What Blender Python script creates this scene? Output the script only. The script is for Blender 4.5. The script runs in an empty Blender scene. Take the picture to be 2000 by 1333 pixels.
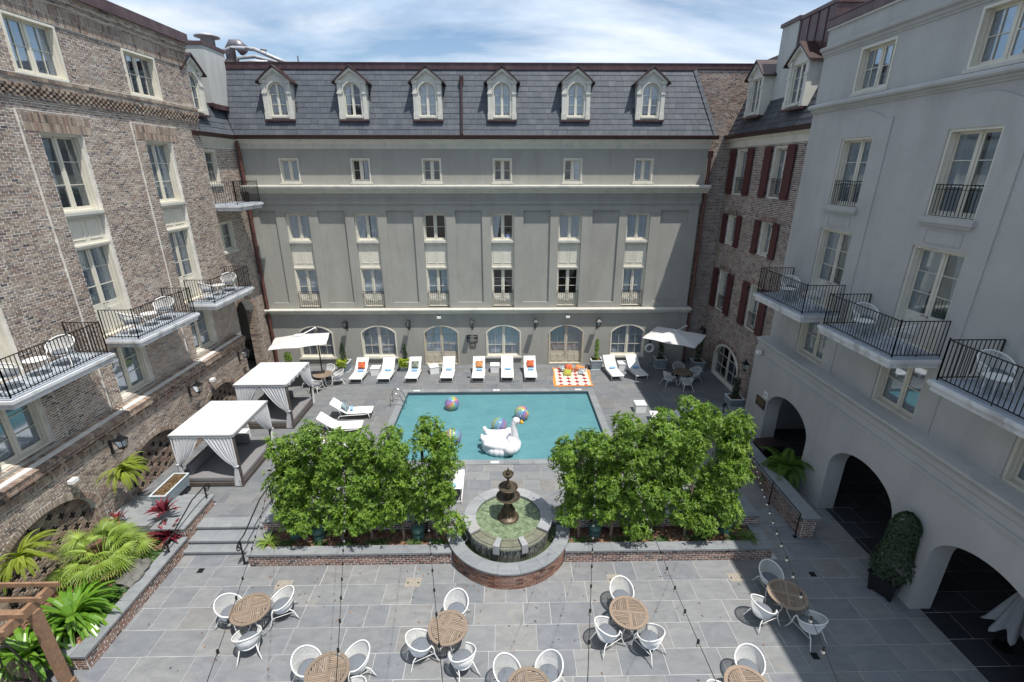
import bpy, bmesh, math, random
import numpy as np
from math import sin, cos, pi, radians, sqrt, atan2
from mathutils import Vector, Matrix, Euler

random.seed(7)
RNG = np.random.default_rng(7)
SC = bpy.context.scene
COL = SC.collection

# ---------------------------------------------------------------- camera, sky, sun
FPX = 927.0
PITCH = math.atan(336.5 / 927.0)
YAW = radians(1.0)
CAMZ = 12.0
cam = bpy.data.cameras.new('camera')
camo = bpy.data.objects.new('camera', cam)
COL.objects.link(camo)
cam.sensor_width = 36.0
cam.lens = 36.0 * FPX / 2000.0
cam.clip_start = 0.05
cam.clip_end = 3000.0
camo.location = (0, 0, CAMZ)
camo.rotation_euler = (pi / 2 - PITCH, 0, -YAW)
SC.camera = camo
SC.render.resolution_x, SC.render.resolution_y = 1024, 682

SUN_DIR = Vector((0.27, -0.27, 1.0)).normalized()      # towards the sun
sun = bpy.data.lights.new('sun', 'SUN')
sun.energy = 4.5
sun.angle = radians(0.5)
sun.color = (1.0, 0.955, 0.89)
suno = bpy.data.objects.new('sun', sun)
COL.objects.link(suno)
suno.location = (6, -6, 40)
suno.rotation_euler = SUN_DIR.to_track_quat('Z', 'Y').to_euler()

world = bpy.data.worlds.new('World')
SC.world = world
world.use_nodes = True
wn, wl = world.node_tree.nodes, world.node_tree.links
wn.clear()
wo = wn.new('ShaderNodeOutputWorld')
bg = wn.new('ShaderNodeBackground')
bg.inputs['Strength'].default_value = 0.107
sky = wn.new('ShaderNodeTexSky')
sky.sky_type = 'NISHITA'
sky.sun_disc = False
sky.sun_elevation = math.asin(SUN_DIR.z)
sky.sun_rotation = atan2(SUN_DIR.x, SUN_DIR.y)
sky.altitude = 10
sky.air_density = 1.1
sky.dust_density = 0.6
tc = wn.new('ShaderNodeTexCoord')
sep = wn.new('ShaderNodeSeparateXYZ')
wl.new(tc.outputs['Generated'], sep.inputs[0])
# clouds on a flat layer overhead: direction / height
mxz = wn.new('ShaderNodeMath'); mxz.operation = 'ADD'; mxz.inputs[1].default_value = 0.07
wl.new(sep.outputs['Z'], mxz.inputs[0])
mz = wn.new('ShaderNodeMath'); mz.operation = 'MAXIMUM'; mz.inputs[1].default_value = 0.05
wl.new(mxz.outputs[0], mz.inputs[0])
dx = wn.new('ShaderNodeMath'); dx.operation = 'DIVIDE'
dy = wn.new('ShaderNodeMath'); dy.operation = 'DIVIDE'
wl.new(sep.outputs['X'], dx.inputs[0]); wl.new(mz.outputs[0], dx.inputs[1])
wl.new(sep.outputs['Y'], dy.inputs[0]); wl.new(mz.outputs[0], dy.inputs[1])
cmb = wn.new('ShaderNodeCombineXYZ')
wl.new(dx.outputs[0], cmb.inputs[0]); wl.new(dy.outputs[0], cmb.inputs[1])
mp = wn.new('ShaderNodeMapping')
mp.inputs['Location'].default_value = (1.3, 2.45, 0.0)
mp.inputs['Rotation'].default_value = (0, 0, radians(-8))
mp.inputs['Scale'].default_value = (0.33, 0.62, 1)
wl.new(cmb.outputs[0], mp.inputs[0])
cn = wn.new('ShaderNodeTexNoise'); cn.inputs['Scale'].default_value = 1.0
cn.inputs['Detail'].default_value = 8; cn.inputs['Roughness'].default_value = 0.55
cn.inputs['Distortion'].default_value = 0.6
wl.new(mp.outputs[0], cn.inputs['Vector'])
cr = wn.new('ShaderNodeValToRGB')
cr.color_ramp.elements[0].position = 0.40; cr.color_ramp.elements[0].color = (0.0, 0.0, 0.0, 1)
cr.color_ramp.elements[1].position = 0.59; cr.color_ramp.elements[1].color = (1, 1, 1, 1)
wl.new(cn.outputs['Fac'], cr.inputs['Fac'])
cc = wn.new('ShaderNodeValToRGB')
cc.color_ramp.elements[0].position = 0.3; cc.color_ramp.elements[0].color = (4.6, 6.0, 7.9, 1)
cc.color_ramp.elements[1].position = 0.75; cc.color_ramp.elements[1].color = (8.4, 8.6, 8.8, 1)
cn2 = wn.new('ShaderNodeTexNoise'); cn2.inputs['Scale'].default_value = 2.3; cn2.inputs['Detail'].default_value = 6
wl.new(mp.outputs[0], cn2.inputs['Vector'])
wl.new(cn2.outputs['Fac'], cc.inputs['Fac'])
mix = wn.new('ShaderNodeMix'); mix.data_type = 'RGBA'
wl.new(cr.outputs['Color'], mix.inputs['Factor'])
skyt = wn.new('ShaderNodeMix'); skyt.data_type = 'RGBA'; skyt.blend_type = 'MULTIPLY'
skyt.inputs['Factor'].default_value = 1.0
skyt.inputs[7].default_value = (0.96, 1.0, 1.05, 1)
wl.new(sky.outputs[0], skyt.inputs[6])
wl.new(skyt.outputs[2], mix.inputs[6])
wl.new(cc.outputs['Color'], mix.inputs[7])
wl.new(mix.outputs[2], bg.inputs['Color'])
wl.new(bg.outputs[0], wo.inputs[0])

SC.view_settings.view_transform = 'Standard'
SC.view_settings.look = 'None'
SC.view_settings.gamma = 1.0
SC.view_settings.exposure = 0.30
SC.view_settings.use_curve_mapping = False
SC.render.engine = 'CYCLES'
SC.cycles.max_bounces = 6
SC.cycles.transparent_max_bounces = 12
SC.cycles.caustics_reflective = False
SC.cycles.caustics_refractive = False

# camera projection, used only to decide which bricks, stones and slates show largest
_cp, _sp, _cy, _sy = cos(PITCH), sin(PITCH), cos(YAW), sin(YAW)
_FW = np.array([_sy * _cp, _cy * _cp, -_sp]); _RT = np.array([_cy, -_sy, 0.0]); _UP = np.array([_sy * _sp, _cy * _sp, _cp])
def view_rank(P):
    Q = np.asarray(P, float) - np.array([0, 0, CAMZ])
    w = Q @ _FW
    w2 = np.where(w > 0.1, w, 1e-3)
    u = 1000 + FPX * (Q @ _RT) / w2; v = 666.5 - FPX * (Q @ _UP) / w2
    vis = (w > 0.1) & (u > -10) & (u < 2010) & (v > -10) & (v < 1343)
    return np.where(vis, w, 1e6 + np.abs(w))

# ---------------------------------------------------------------- materials
def new_mat(name):
    m = bpy.data.materials.new(name); m.use_nodes = True
    nt = m.node_tree; b = nt.nodes['Principled BSDF']
    return m, nt, b
def N(nt, t, **kw):
    n = nt.nodes.new(t)
    for k, v in kw.items():
        if k in n.inputs: n.inputs[k].default_value = v
        else: setattr(n, k, v)
    return n
def L(nt, a, b): nt.links.new(a, b)
def ramp(nt, stops, interp='LINEAR'):
    r = nt.nodes.new('ShaderNodeValToRGB'); cr_ = r.color_ramp; cr_.interpolation = interp
    while len(cr_.elements) < len(stops): cr_.elements.new(0.5)
    for e, (p, c) in zip(cr_.elements, stops): e.position = p; e.color = (*c[:3], 1)
    return r
def rgbmix(nt, fac, a, b, mode='MIX'):
    m = nt.nodes.new('ShaderNodeMix'); m.data_type = 'RGBA'; m.blend_type = mode
    for sock, val in ((0, fac), (6, a), (7, b)):
        if isinstance(val, (int, float)): m.inputs[sock].default_value = val
        elif isinstance(val, tuple): m.inputs[sock].default_value = (*val[:3], 1)
        else: nt.links.new(val, m.inputs[sock])
    return m.outputs[2]
def math_(nt, op, a, b=None, c=None, clamp=False):
    m = nt.nodes.new('ShaderNodeMath'); m.operation = op; m.use_clamp = clamp
    for i, v in enumerate((a, b, c)):
        if v is None: continue
        if isinstance(v, (int, float)): m.inputs[i].default_value = v
        else: nt.links.new(v, m.inputs[i])
    return m.outputs[0]
def bump(nt, b, h, strength=0.3, dist=0.02):
    n = nt.nodes.new('ShaderNodeBump'); n.inputs['Strength'].default_value = strength; n.inputs['Distance'].default_value = dist
    nt.links.new(h, n.inputs['Height']); nt.links.new(n.outputs[0], b.inputs['Normal'])
def coords(nt, which='geo', scale=(1, 1, 1), rot=(0, 0, 0)):
    if which == 'geo':
        s = nt.nodes.new('ShaderNodeNewGeometry').outputs['Position']
    else:
        s = nt.nodes.new('ShaderNodeTexCoord').outputs['Object']
    m = nt.nodes.new('ShaderNodeMapping'); m.inputs['Scale'].default_value = scale; m.inputs['Rotation'].default_value = rot
    nt.links.new(s, m.inputs[0]); return m.outputs[0]
def noise(nt, vec, scale, detail=4, rough=0.55, dist=0.0):
    n = nt.nodes.new('ShaderNodeTexNoise')
    n.inputs['Scale'].default_value = scale; n.inputs['Detail'].default_value = detail
    n.inputs['Roughness'].default_value = rough; n.inputs['Distortion'].default_value = dist
    nt.links.new(vec, n.inputs['Vector']); return n.outputs['Fac']
def piece_random(nt):
    """a number per piece: from the mesh attribute 'rnd' (joined pieces) plus the object's own (single pieces)"""
    a = nt.nodes.new('ShaderNodeAttribute'); a.attribute_name = 'rnd'
    o = nt.nodes.new('ShaderNodeObjectInfo')
    s = math_(nt, 'ADD', a.outputs['Fac'], o.outputs['Random'])
    return math_(nt, 'FRACT', s)

def simple(name, col, rough=0.6, metal=0.0, var=0.0, vscale=8.0, bumps=0.0, bscale=60.0, spec=0.5, space='geo', dirt=None):
    m, nt, b = new_mat(name)
    b.inputs['Roughness'].default_value = rough; b.inputs['Metallic'].default_value = metal
    b.inputs['Specular IOR Level'].default_value = spec
    v = coords(nt, space)
    if var > 0:
        f = noise(nt, v, vscale, 5)
        c = ramp(nt, [(0.25, tuple(x * (1 - var) for x in col)), (0.75, tuple(min(1, x * (1 + var)) for x in col))])
        L(nt, f, c.inputs[0]); out = c.outputs[0]
        if dirt:
            g = noise(nt, coords(nt, space, (1.3, 1.3, 0.35)), 1.7, 6, 0.65)
            r2 = ramp(nt, [(0.48, (0, 0, 0)), (0.7, (1, 1, 1))]); L(nt, g, r2.inputs[0])
            out = rgbmix(nt, r2.outputs[0], out, dirt)
        L(nt, out, b.inputs['Base Color'])
    else:
        b.inputs['Base Color'].default_value = (*col, 1)
    if bumps > 0:
        bump(nt, b, noise(nt, v, bscale, 3), bumps, 0.01)
    return m

def brick_mat(name, stops, grime=0.35, white=0.5):
    m, nt, b = new_mat(name)
    r = piece_random(nt)
    c = ramp(nt, stops); L(nt, r, c.inputs[0])
    v = coords(nt, 'geo')
    f1 = noise(nt, v, 38, 4, 0.7)
    sp = ramp(nt, [(0.3, (0.62, 0.60, 0.58)), (0.7, (1.25, 1.22, 1.2))]); L(nt, f1, sp.inputs[0])
    c1 = rgbmix(nt, 1.0, c.outputs[0], sp.outputs[0], 'MULTIPLY')
    # lime bloom and old whitewash in patches
    f2 = noise(nt, v, 0.9, 6, 0.7, 0.5); f3 = noise(nt, v, 14, 3, 0.6)
    w = math_(nt, 'MULTIPLY', math_(nt, 'SUBTRACT', f2, 0.52), math_(nt, 'MULTIPLY', f3, 7.0 * white), clamp=True)
    c2 = rgbmix(nt, w, c1, (0.42, 0.40, 0.37))
    f5 = noise(nt, v, 0.35, 6, 0.65); tn = ramp(nt, [(0.35, (0.80, 0.78, 0.77)), (0.65, (1.12, 1.12, 1.10))]); L(nt, f5, tn.inputs[0]); c2 = rgbmix(nt, 1.0, c2, tn.outputs[0], 'MULTIPLY')
    f4 = noise(nt, coords(nt, 'geo', (0.7, 0.7, 0.25)), 1.1, 5, 0.6)
    d = ramp(nt, [(0.5, (0, 0, 0)), (0.85, (grime, grime, grime))]); L(nt, f4, d.inputs[0])
    c3 = rgbmix(nt, d.outputs[0], c2, (0.05, 0.045, 0.045))
    L(nt, c3, b.inputs['Base Color']); b.inputs['Roughness'].default_value = 0.9
    b.inputs['Specular IOR Level'].default_value = 0.2
    bump(nt, b, f1, 0.5, 0.006)
    return m

M = {}
M['brick'] = brick_mat('antique_brick', [(0.0, (0.34, 0.27, 0.22)), (0.18, (0.42, 0.35, 0.285)), (0.36, (0.26, 0.20, 0.165)), (0.5, (0.46, 0.40, 0.33)),
                                         (0.64, (0.30, 0.215, 0.17)), (0.78, (0.19, 0.16, 0.15)), (0.88, (0.36, 0.25, 0.205)), (0.95, (0.09, 0.085, 0.09)), (1.0, (0.41, 0.345, 0.315))], grime=.2)
M['brick_right'] = brick_mat('weathered_red_brick', [(0.0, (0.27, 0.19, 0.16)), (0.2, (0.36, 0.28, 0.235)), (0.4, (0.21, 0.145, 0.125)), (0.55, (0.40, 0.33, 0.28)),
                                                     (0.7, (0.26, 0.165, 0.14)), (0.82, (0.10, 0.085, 0.085)), (0.92, (0.30, 0.24, 0.21)), (1.0, (0.13, 0.11, 0.11))], white=0.8)
M['brick_wall'] = brick_mat('garden_wall_brick', [(0.0, (0.24, 0.135, 0.105)), (0.25, (0.32, 0.20, 0.155)), (0.45, (0.16, 0.105, 0.09)), (0.6, (0.37, 0.26, 0.21)),
                                                  (0.75, (0.22, 0.10, 0.07)), (0.9, (0.07, 0.06, 0.06)), (1.0, (0.30, 0.22, 0.17))], white=0.35)
M['mortar'] = simple('mortar', (0.68, 0.66, 0.62), 0.95, var=0.22, vscale=3, spec=0.1)
M['mortar_right'] = simple('mortar_grey', (0.58, 0.56, 0.53), 0.95, var=0.3, vscale=3, spec=0.1)

def stucco(name, col, streak):
    m, nt, b = new_mat(name)
    v = coords(nt, 'geo')
    f = noise(nt, v, 0.55, 7, 0.62, 0.4); f2 = noise(nt, coords(nt, 'geo', (1.3, 1.3, 0.28)), 1.1, 7, 0.62, 0.5); f3 = noise(nt, v, 26, 4, 0.7)
    c = ramp(nt, [(0.25, tuple(x * 0.87 for x in col)), (0.6, col), (0.85, tuple(x * 1.1 for x in col))]); L(nt, f, c.inputs[0])
    s = ramp(nt, [(0.48, (0, 0, 0)), (0.75, (0.75, 0.75, 0.75))]); L(nt, f2, s.inputs[0])
    c2 = rgbmix(nt, s.outputs[0], c.outputs[0], streak)
    g = ramp(nt, [(0.3, (0.93, 0.93, 0.93)), (0.7, (1.05, 1.05, 1.05))]); L(nt, f3, g.inputs[0])
    L(nt, rgbmix(nt, 1.0, c2, g.outputs[0], 'MULTIPLY'), b.inputs['Base Color'])
    b.inputs['Roughness'].default_value = 0.93; b.inputs['Specular IOR Level'].default_value = 0.15
    fb = noise(nt, coords(nt, 'geo', (1, 1, 2.4)), 7, 6, 0.7)
    bump(nt, b, fb, 0.35, 0.012)
    return m
M['stucco'] = stucco('sage_stucco', (0.365, 0.358, 0.325), (0.28, 0.275, 0.25))
M['stucco_right'] = stucco('grey_stucco', (0.465, 0.462, 0.445), (0.375, 0.372, 0.36))
M['chimney'] = stucco('chimney_stucco', (0.50, 0.51, 0.49), (0.36, 0.36, 0.35))
M['trim'] = simple('cream_trim_paint', (0.67, 0.64, 0.55), 0.5, var=0.05, vscale=5, dirt=(0.58, 0.555, 0.475))
M['dormer_paint'] = simple('dormer_paint', (0.60, 0.59, 0.53), 0.55, var=0.05, vscale=4, dirt=(0.50, 0.50, 0.46))
M['trim_light'] = simple('pale_moulding_paint', (0.56, 0.55, 0.49), 0.6, var=0.06, vscale=3, dirt=(0.45, 0.45, 0.41))
M['door'] = simple('door_paint', (0.50, 0.46, 0.37), 0.5, var=0.06, vscale=5)
M['copper'] = simple('oxidised_copper', (0.085, 0.045, 0.047), 0.42, metal=0.25, var=0.35, vscale=2.5, dirt=(0.13, 0.08, 0.08))
M['gutter'] = simple('dark_gutter_metal', (0.045, 0.022, 0.02), 0.4, metal=0.2, var=0.2, vscale=3)
M['downpipe'] = simple('red_brown_downpipe', (0.11, 0.045, 0.035), 0.5, var=0.3, vscale=3)
M['shutter'] = simple('oxblood_shutter_paint', (0.085, 0.024, 0.026), 0.5, var=0.18, vscale=6)
M['iron'] = simple('black_iron', (0.012, 0.012, 0.014), 0.42, metal=0.3)
M['balcony'] = simple('balcony_white_paint', (0.66, 0.67, 0.68), 0.6, var=0.1, vscale=2, dirt=(0.36, 0.35, 0.34))
M['balcony_floor'] = simple('balcony_blue_grey_floor', (0.34, 0.38, 0.43), 0.7, var=0.12, vscale=3)
M['curtain'] = simple('sheer_curtain', (0.88, 0.90, 0.93), 0.9, var=0.04, vscale=5, spec=0.1)
M['curtain_dark'] = simple('grey_sheer_curtain', (0.60, 0.61, 0.64), 0.9, var=0.15, vscale=5, spec=0.1)
M['room'] = simple('dark_room', (0.035, 0.034, 0.034), 0.9)
M['sill_stone'] = simple('sill_grey', (0.36, 0.35, 0.32), 0.8, var=0.15, vscale=6)

def glass_mat():
    m, nt, b = new_mat('window_glass')
    nt.nodes.remove(b); out = nt.nodes['Material Output']
    g = N(nt, 'ShaderNodeBsdfGlossy'); g.inputs['Roughness'].default_value = 0.03; g.inputs['Color'].default_value = (0.9, 0.95, 1, 1)
    t = N(nt, 'ShaderNodeBsdfTransparent'); t.inputs['Color'].default_value = (0.94, 0.96, 0.97, 1)
    fr = N(nt, 'ShaderNodeFresnel'); fr.inputs['IOR'].default_value = 1.5
    f = math_(nt, 'MULTIPLY_ADD', fr.outputs[0], 0.8, 0.02, clamp=True)
    mx = N(nt, 'ShaderNodeMixShader'); L(nt, f, mx.inputs[0]); L(nt, t.outputs[0], mx.inputs[1]); L(nt, g.outputs[0], mx.inputs[2])
    bp = N(nt, 'ShaderNodeBump'); bp.inputs['Strength'].default_value = 0.05
    L(nt, noise(nt, coords(nt, 'geo'), 2.0, 2), bp.inputs['Height']); L(nt, bp.outputs[0], g.inputs['Normal'])
    L(nt, mx.outputs[0], out.inputs[0])
    return m
M['glass'] = glass_mat()

def slate_mat(name, a, b_, c_):
    m, nt, b = new_mat(name)
    r = piece_random(nt)
    c = ramp(nt, [(0, a), (0.3, b_), (0.55, tuple(x * 0.9 for x in a)), (0.8, c_), (1, b_)]); L(nt, r, c.inputs[0])
    v = coords(nt, 'geo', (6, 6, 1))
    f = noise(nt, v, 2.5, 6, 0.7)
    s = ramp(nt, [(0.3, (0.78, 0.78, 0.8)), (0.7, (1.2, 1.2, 1.18))]); L(nt, f, s.inputs[0])
    c1 = rgbmix(nt, 1.0, c.outputs[0], s.outputs[0], 'MULTIPLY')
    L(nt, c1, b.inputs['Base Color']); b.inputs['Roughness'].default_value = 0.6; b.inputs['Specular IOR Level'].default_value = 0.35
    bump(nt, b, f, 0.3, 0.006)
    return m
M['slate'] = slate_mat('roof_slate', (0.085, 0.096, 0.115), (0.096, 0.107, 0.126), (0.112, 0.122, 0.14))
M['slate_dark'] = slate_mat('roof_slate_dark', (0.055, 0.06, 0.07), (0.07, 0.075, 0.087), (0.085, 0.09, 0.10))
M['slate_bed'] = simple('slate_underlay', (0.03, 0.032, 0.038), 0.8)

def paving_mat(name, stops, rough=0.62, stain=(0.30, 0.25, 0.19)):
    m, nt, b = new_mat(name)
    r = piece_random(nt)
    c = ramp(nt, stops); L(nt, r, c.inputs[0])
    v = coords(nt, 'geo')
    # each stone gets its own grain direction by shifting the noise with its number
    sh = nt.nodes.new('ShaderNodeCombineXYZ'); L(nt, math_(nt, 'MULTIPLY', r, 37.0), sh.inputs[0]); L(nt, math_(nt, 'MULTIPLY', r, 91.0), sh.inputs[1])
    va = nt.nodes.new('ShaderNodeVectorMath'); va.operation = 'ADD'; L(nt, v, va.inputs[0]); L(nt, sh.outputs[0], va.inputs[1])
    mp_ = nt.nodes.new('ShaderNodeMapping'); mp_.inputs['Scale'].default_value = (1.0, 2.2, 1); L(nt, va.outputs[0], mp_.inputs[0])
    f1 = noise(nt, mp_.outputs[0], 1.6, 8, 0.68, 0.8); f2 = noise(nt, mp_.outputs[0], 22, 4, 0.7)
    s = ramp(nt, [(0.25, (0.74, 0.75, 0.78)), (0.55, (1.0, 1.0, 1.0)), (0.8, (1.22, 1.2, 1.16))]); L(nt, f1, s.inputs[0])
    c1 = rgbmix(nt, 1.0, c.outputs[0], s.outputs[0], 'MULTIPLY')
    s2 = ramp(nt, [(0.3, (0.86, 0.86, 0.86)), (0.7, (1.1, 1.1, 1.1))]); L(nt, f2, s2.inputs[0])
    c2 = rgbmix(nt, 1.0, c1, s2.outputs[0], 'MULTIPLY')
    # rusty and damp blotches that run across stones
    f3 = noise(nt, v, 0.8, 6, 0.7, 0.7); r3 = ramp(nt, [(0.60, (0, 0, 0)), (0.78, (0.55, 0.55, 0.55))]); L(nt, f3, r3.inputs[0])
    c3 = rgbmix(nt, r3.outputs[0], c2, stain)
    f4 = noise(nt, v, 5.5, 3, 0.5); r4 = ramp(nt, [(0.70, (0, 0, 0)), (0.80, (0.6, 0.6, 0.6))]); L(nt, f4, r4.inputs[0])
    c4 = rgbmix(nt, r4.outputs[0], c3, (0.10, 0.10, 0.10))
    L(nt, c4, b.inputs['Base Color'])
    rr = ramp(nt, [(0.3, (rough - .12,) * 3), (0.7, (rough + .15,) * 3)]); L(nt, f1, rr.inputs[0]); L(nt, rr.outputs[0], b.inputs['Roughness'])
    b.inputs['Specular IOR Level'].default_value = 0.35
    bump(nt, b, f1, 0.25, 0.012)
    return m
_ps = [(p, (c[0] * .87, c[1] * .87, c[2] * .88)) for p, c in [(0.0, (0.235, 0.243, 0.248)), (0.2, (0.262, 0.267, 0.268)), (0.38, (0.20, 0.212, 0.225)), (0.55, (0.275, 0.275, 0.266)), (0.7, (0.24, 0.246, 0.247)), (0.85, (0.208, 0.22, 0.237)), (0.95, (0.25, 0.242, 0.225)), (1.0, (0.24, 0.24, 0.236))]]
M['paving'] = paving_mat('bluestone_paving', _ps)
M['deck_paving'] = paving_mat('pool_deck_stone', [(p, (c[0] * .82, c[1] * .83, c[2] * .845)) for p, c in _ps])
M['coping'] = paving_mat('coping_stone', [(0, (0.225, 0.24, 0.25)), (0.5, (0.25, 0.262, 0.27)), (1, (0.20, 0.215, 0.225))], stain=(0.22, 0.21, 0.19))
M['arcade_paving'] = paving_mat('arcade_shade_paving', [(0, (.03, .032, .038)), (.5, (.045, .048, .055)), (1, (.025, .027, .032))], rough=.4, stain=(.05, .05, .05))  # near-black tones put the arcade's shade into the stone colour
M['joint'] = simple('paving_joint', (0.47, 0.465, 0.455), 0.9, var=0.4, vscale=1.5)
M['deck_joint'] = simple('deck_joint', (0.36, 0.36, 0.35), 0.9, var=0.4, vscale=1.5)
M['earth'] = simple('bare_earth', (0.10, 0.09, 0.075), 0.95, var=0.3, vscale=1)
M['soil'] = simple('pine_bark_mulch', (0.14, 0.07, 0.045), 0.95, var=0.55, vscale=28, bumps=0.8, bscale=40)
M['white'] = simple('white_paint', (0.80, 0.80, 0.79), 0.45, var=0.03, vscale=6)

# ---------------------------------------------------------------- mesh helpers
class MB:
    """collects vertices and faces of one part"""
    def __init__(s): s.v = []; s.f = []; s.r = []
    def add(s, vs, fs, rnd=0.0):
        o = len(s.v); s.v.extend([tuple(p) for p in vs]); s.f.extend([tuple(i + o for i in f) for f in fs]); s.r.extend([rnd] * len(fs)); return s
    def box(s, x0, x1, y0, y1, z0, z1, rnd=0.0, mtx=None):
        vs = [(x0, y0, z0), (x1, y0, z0), (x1, y1, z0), (x0, y1, z0), (x0, y0, z1), (x1, y0, z1), (x1, y1, z1), (x0, y1, z1)]
        if mtx is not None: vs = [tuple(mtx @ Vector(p)) for p in vs]
        return s.add(vs, [(0, 3, 2, 1), (4, 5, 6, 7), (0, 1, 5, 4), (1, 2, 6, 5), (2, 3, 7, 6), (3, 0, 4, 7)], rnd)
    def tube(s, pts, r, n=6, closed=False, caps=True):
        P = [Vector(p) for p in pts]; m = len(P); rings = []
        rad = r if hasattr(r, '__len__') else [r] * m
        up = None
        for i, p in enumerate(P):
            a = P[(i - 1) % m] if (closed or i > 0) else P[i]; b = P[(i + 1) % m] if (closed or i < m - 1) else P[i]
            t = (b - a)
            t = t.normalized() if t.length > 1e-9 else Vector((0, 0, 1))
            if up is None:
                ref = Vector((0, 0, 1)) if abs(t.z) < 0.9 else Vector((1, 0, 0))
                up = (ref - t * ref.dot(t)).normalized()
            else:
                up = up - t * up.dot(t)
                up = up.normalized() if up.length > 1e-6 else t.orthogonal().normalized()
            sd = t.cross(up)
            rings.append([p + (up * cos(2 * pi * k / n) + sd * sin(2 * pi * k / n)) * rad[i] for k in range(n)])
        vs = [q for rg in rings for q in rg]; fs = []
        for i in range(m if closed else m - 1):
            j = (i + 1) % m
            for k in range(n):
                l = (k + 1) % n
                fs.append((i * n + k, i * n + l, j * n + l, j * n + k))
        if caps and not closed:
            fs.append(tuple(range(n - 1, -1, -1))); fs.append(tuple((m - 1) * n + k for k in range(n)))
        return s.add(vs, fs)
    def lathe(s, prof, n=24, c=(0, 0, 0), a0=0.0, a1=2 * pi, cap=False):
        full = abs(a1 - a0 - 2 * pi) < 1e-6; m = len(prof); cnt = n if full else n + 1
        vs = [(c[0] + r * cos(a0 + (a1 - a0) * k / n), c[1] + r * sin(a0 + (a1 - a0) * k / n), c[2] + z) for k in range(cnt) for r, z in prof]
        fs = []
        for k in range(n):
            l = (k + 1) % cnt
            for i in range(m - 1): fs.append((k * m + i, l * m + i, l * m + i + 1, k * m + i + 1))
        if cap and not full:
            fs.append(tuple(range(m))); fs.append(tuple(n * m + i for i in range(m - 1, -1, -1)))
        return s.add(vs, fs)
    def prism(s, poly, f0, f1):
        """poly: 2D points; f0, f1 map (a, b) to the two end faces"""
        n = len(poly); vs = [f0(*p) for p in poly] + [f1(*p) for p in poly]
        return s.add(vs, [tuple(range(n)), tuple(range(2 * n - 1, n - 1, -1))] + [(i, i + n, (i + 1) % n + n, (i + 1) % n) for i in range(n)])
    def mesh(s, name, mat=None, smooth=False):
        me = bpy.data.meshes.new(name); me.from_pydata(s.v, [], s.f); me.validate()
        if len(me.polygons) == len(s.r) and any(s.r):
            at = me.attributes.new('rnd', 'FLOAT', 'FACE'); at.data.foreach_set('value', s.r)
        if mat is not None: me.materials.append(M[mat] if isinstance(mat, str) else mat)
        if smooth: me.polygons.foreach_set('use_smooth', [True] * len(me.polygons))
        me.update(); return me
    def build(s, name, mat, parent=None, smooth=False, **kw):
        return obj(name, s.mesh(name, mat, smooth), parent, **kw)

def obj(name, me, parent=None, loc=None, rot=None, scale=None, label=None, kind=None):
    o = bpy.data.objects.new(name, me); COL.objects.link(o)
    if parent is not None: o.parent = parent
    if loc is not None: o.location = loc
    if rot is not None: o.rotation_euler = rot
    if scale is not None: o.scale = scale
    if label: o['label'] = label
    if kind: o['kind'] = kind
    return o
def thing(name, label, cat, loc=(0, 0, 0), rotz=0.0, group=None, scale=None):
    o = bpy.data.objects.new(name, None); COL.objects.link(o)
    o.empty_display_size = 0.2
    o.location = loc; o.rotation_euler = (0, 0, rotz); o['label'] = label; o['category'] = cat
    if scale: o.scale = scale
    if group: o['group'] = group
    return o
def tag(o, label, cat, group=None):
    o['label'] = label; o['category'] = cat
    if group: o['group'] = group
    return o
def dup(root, loc, rotz, label, group=None, scale=None):
    """a copy of a thing with copies of its parts and sub-parts"""
    r = root.copy(); COL.objects.link(r); r.location = loc; r.rotation_euler = (0, 0, rotz); r['label'] = label
    if group: r['group'] = group
    if scale: r.scale = scale
    for ch in CHILD.get(root.name, []) or [c for c in root.children]:
        c = ch.copy(); COL.objects.link(c); c.parent = r
        for g in ch.children:
            d = g.copy(); COL.objects.link(d); d.parent = c
    return r
CHILD = {}

def curve_mesh(name, outer, holes, y0, y1, mat):
    """flat shape (x, z) with holes, extruded from y0 to y1"""
    cu = bpy.data.curves.new('outline', 'CURVE'); cu.dimensions = '2D'; cu.fill_mode = 'BOTH'; cu.extrude = abs(y1 - y0) / 2
    for pts in [outer] + list(holes):
        sp = cu.splines.new('POLY'); sp.points.add(len(pts) - 1)
        for p, q in zip(sp.points, pts): p.co = (q[0], q[1], 0, 1)
        sp.use_cyclic_u = True
    ob = bpy.data.objects.new('outline', cu); COL.objects.link(ob)
    dg = bpy.context.evaluated_depsgraph_get()
    me = bpy.data.meshes.new_from_object(ob.evaluated_get(dg))
    bpy.data.objects.remove(ob); bpy.data.curves.remove(cu)
    me.transform(Matrix(((1, 0, 0, 0), (0, 0, -1, (y0 + y1) / 2), (0, 1, 0, 0), (0, 0, 0, 1))))
    me.name = name; me.materials.clear(); me.materials.append(M[mat] if isinstance(mat, str) else mat)
    me.polygons.foreach_set('use_smooth', [False] * len(me.polygons))
    return me
def join_meshes(name, meshes, mats=None):
    bm = bmesh.new()
    for me in meshes: bm.from_mesh(me)
    out = bpy.data.meshes.new(name); bm.to_mesh(out); bm.free()
    out.materials.append(meshes[0].materials[0])
    return out
def rect(x0, x1, z0, z1): return [(x0, z0), (x1, z0), (x1, z1), (x0, z1)]
def arch_poly(x0, x1, z0, zs, zt, n=16):
    """rectangle with an elliptical head: springing at zs, crown at zt"""
    c, h = (x0 + x1) / 2, (x1 - x0) / 2
    pts = [(x0, z0), (x1, z0)]
    for k in range(n + 1):
        a = pi * k / n; pts.append((c + h * cos(a), zs + (zt - zs) * sin(a)))
    return pts
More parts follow.
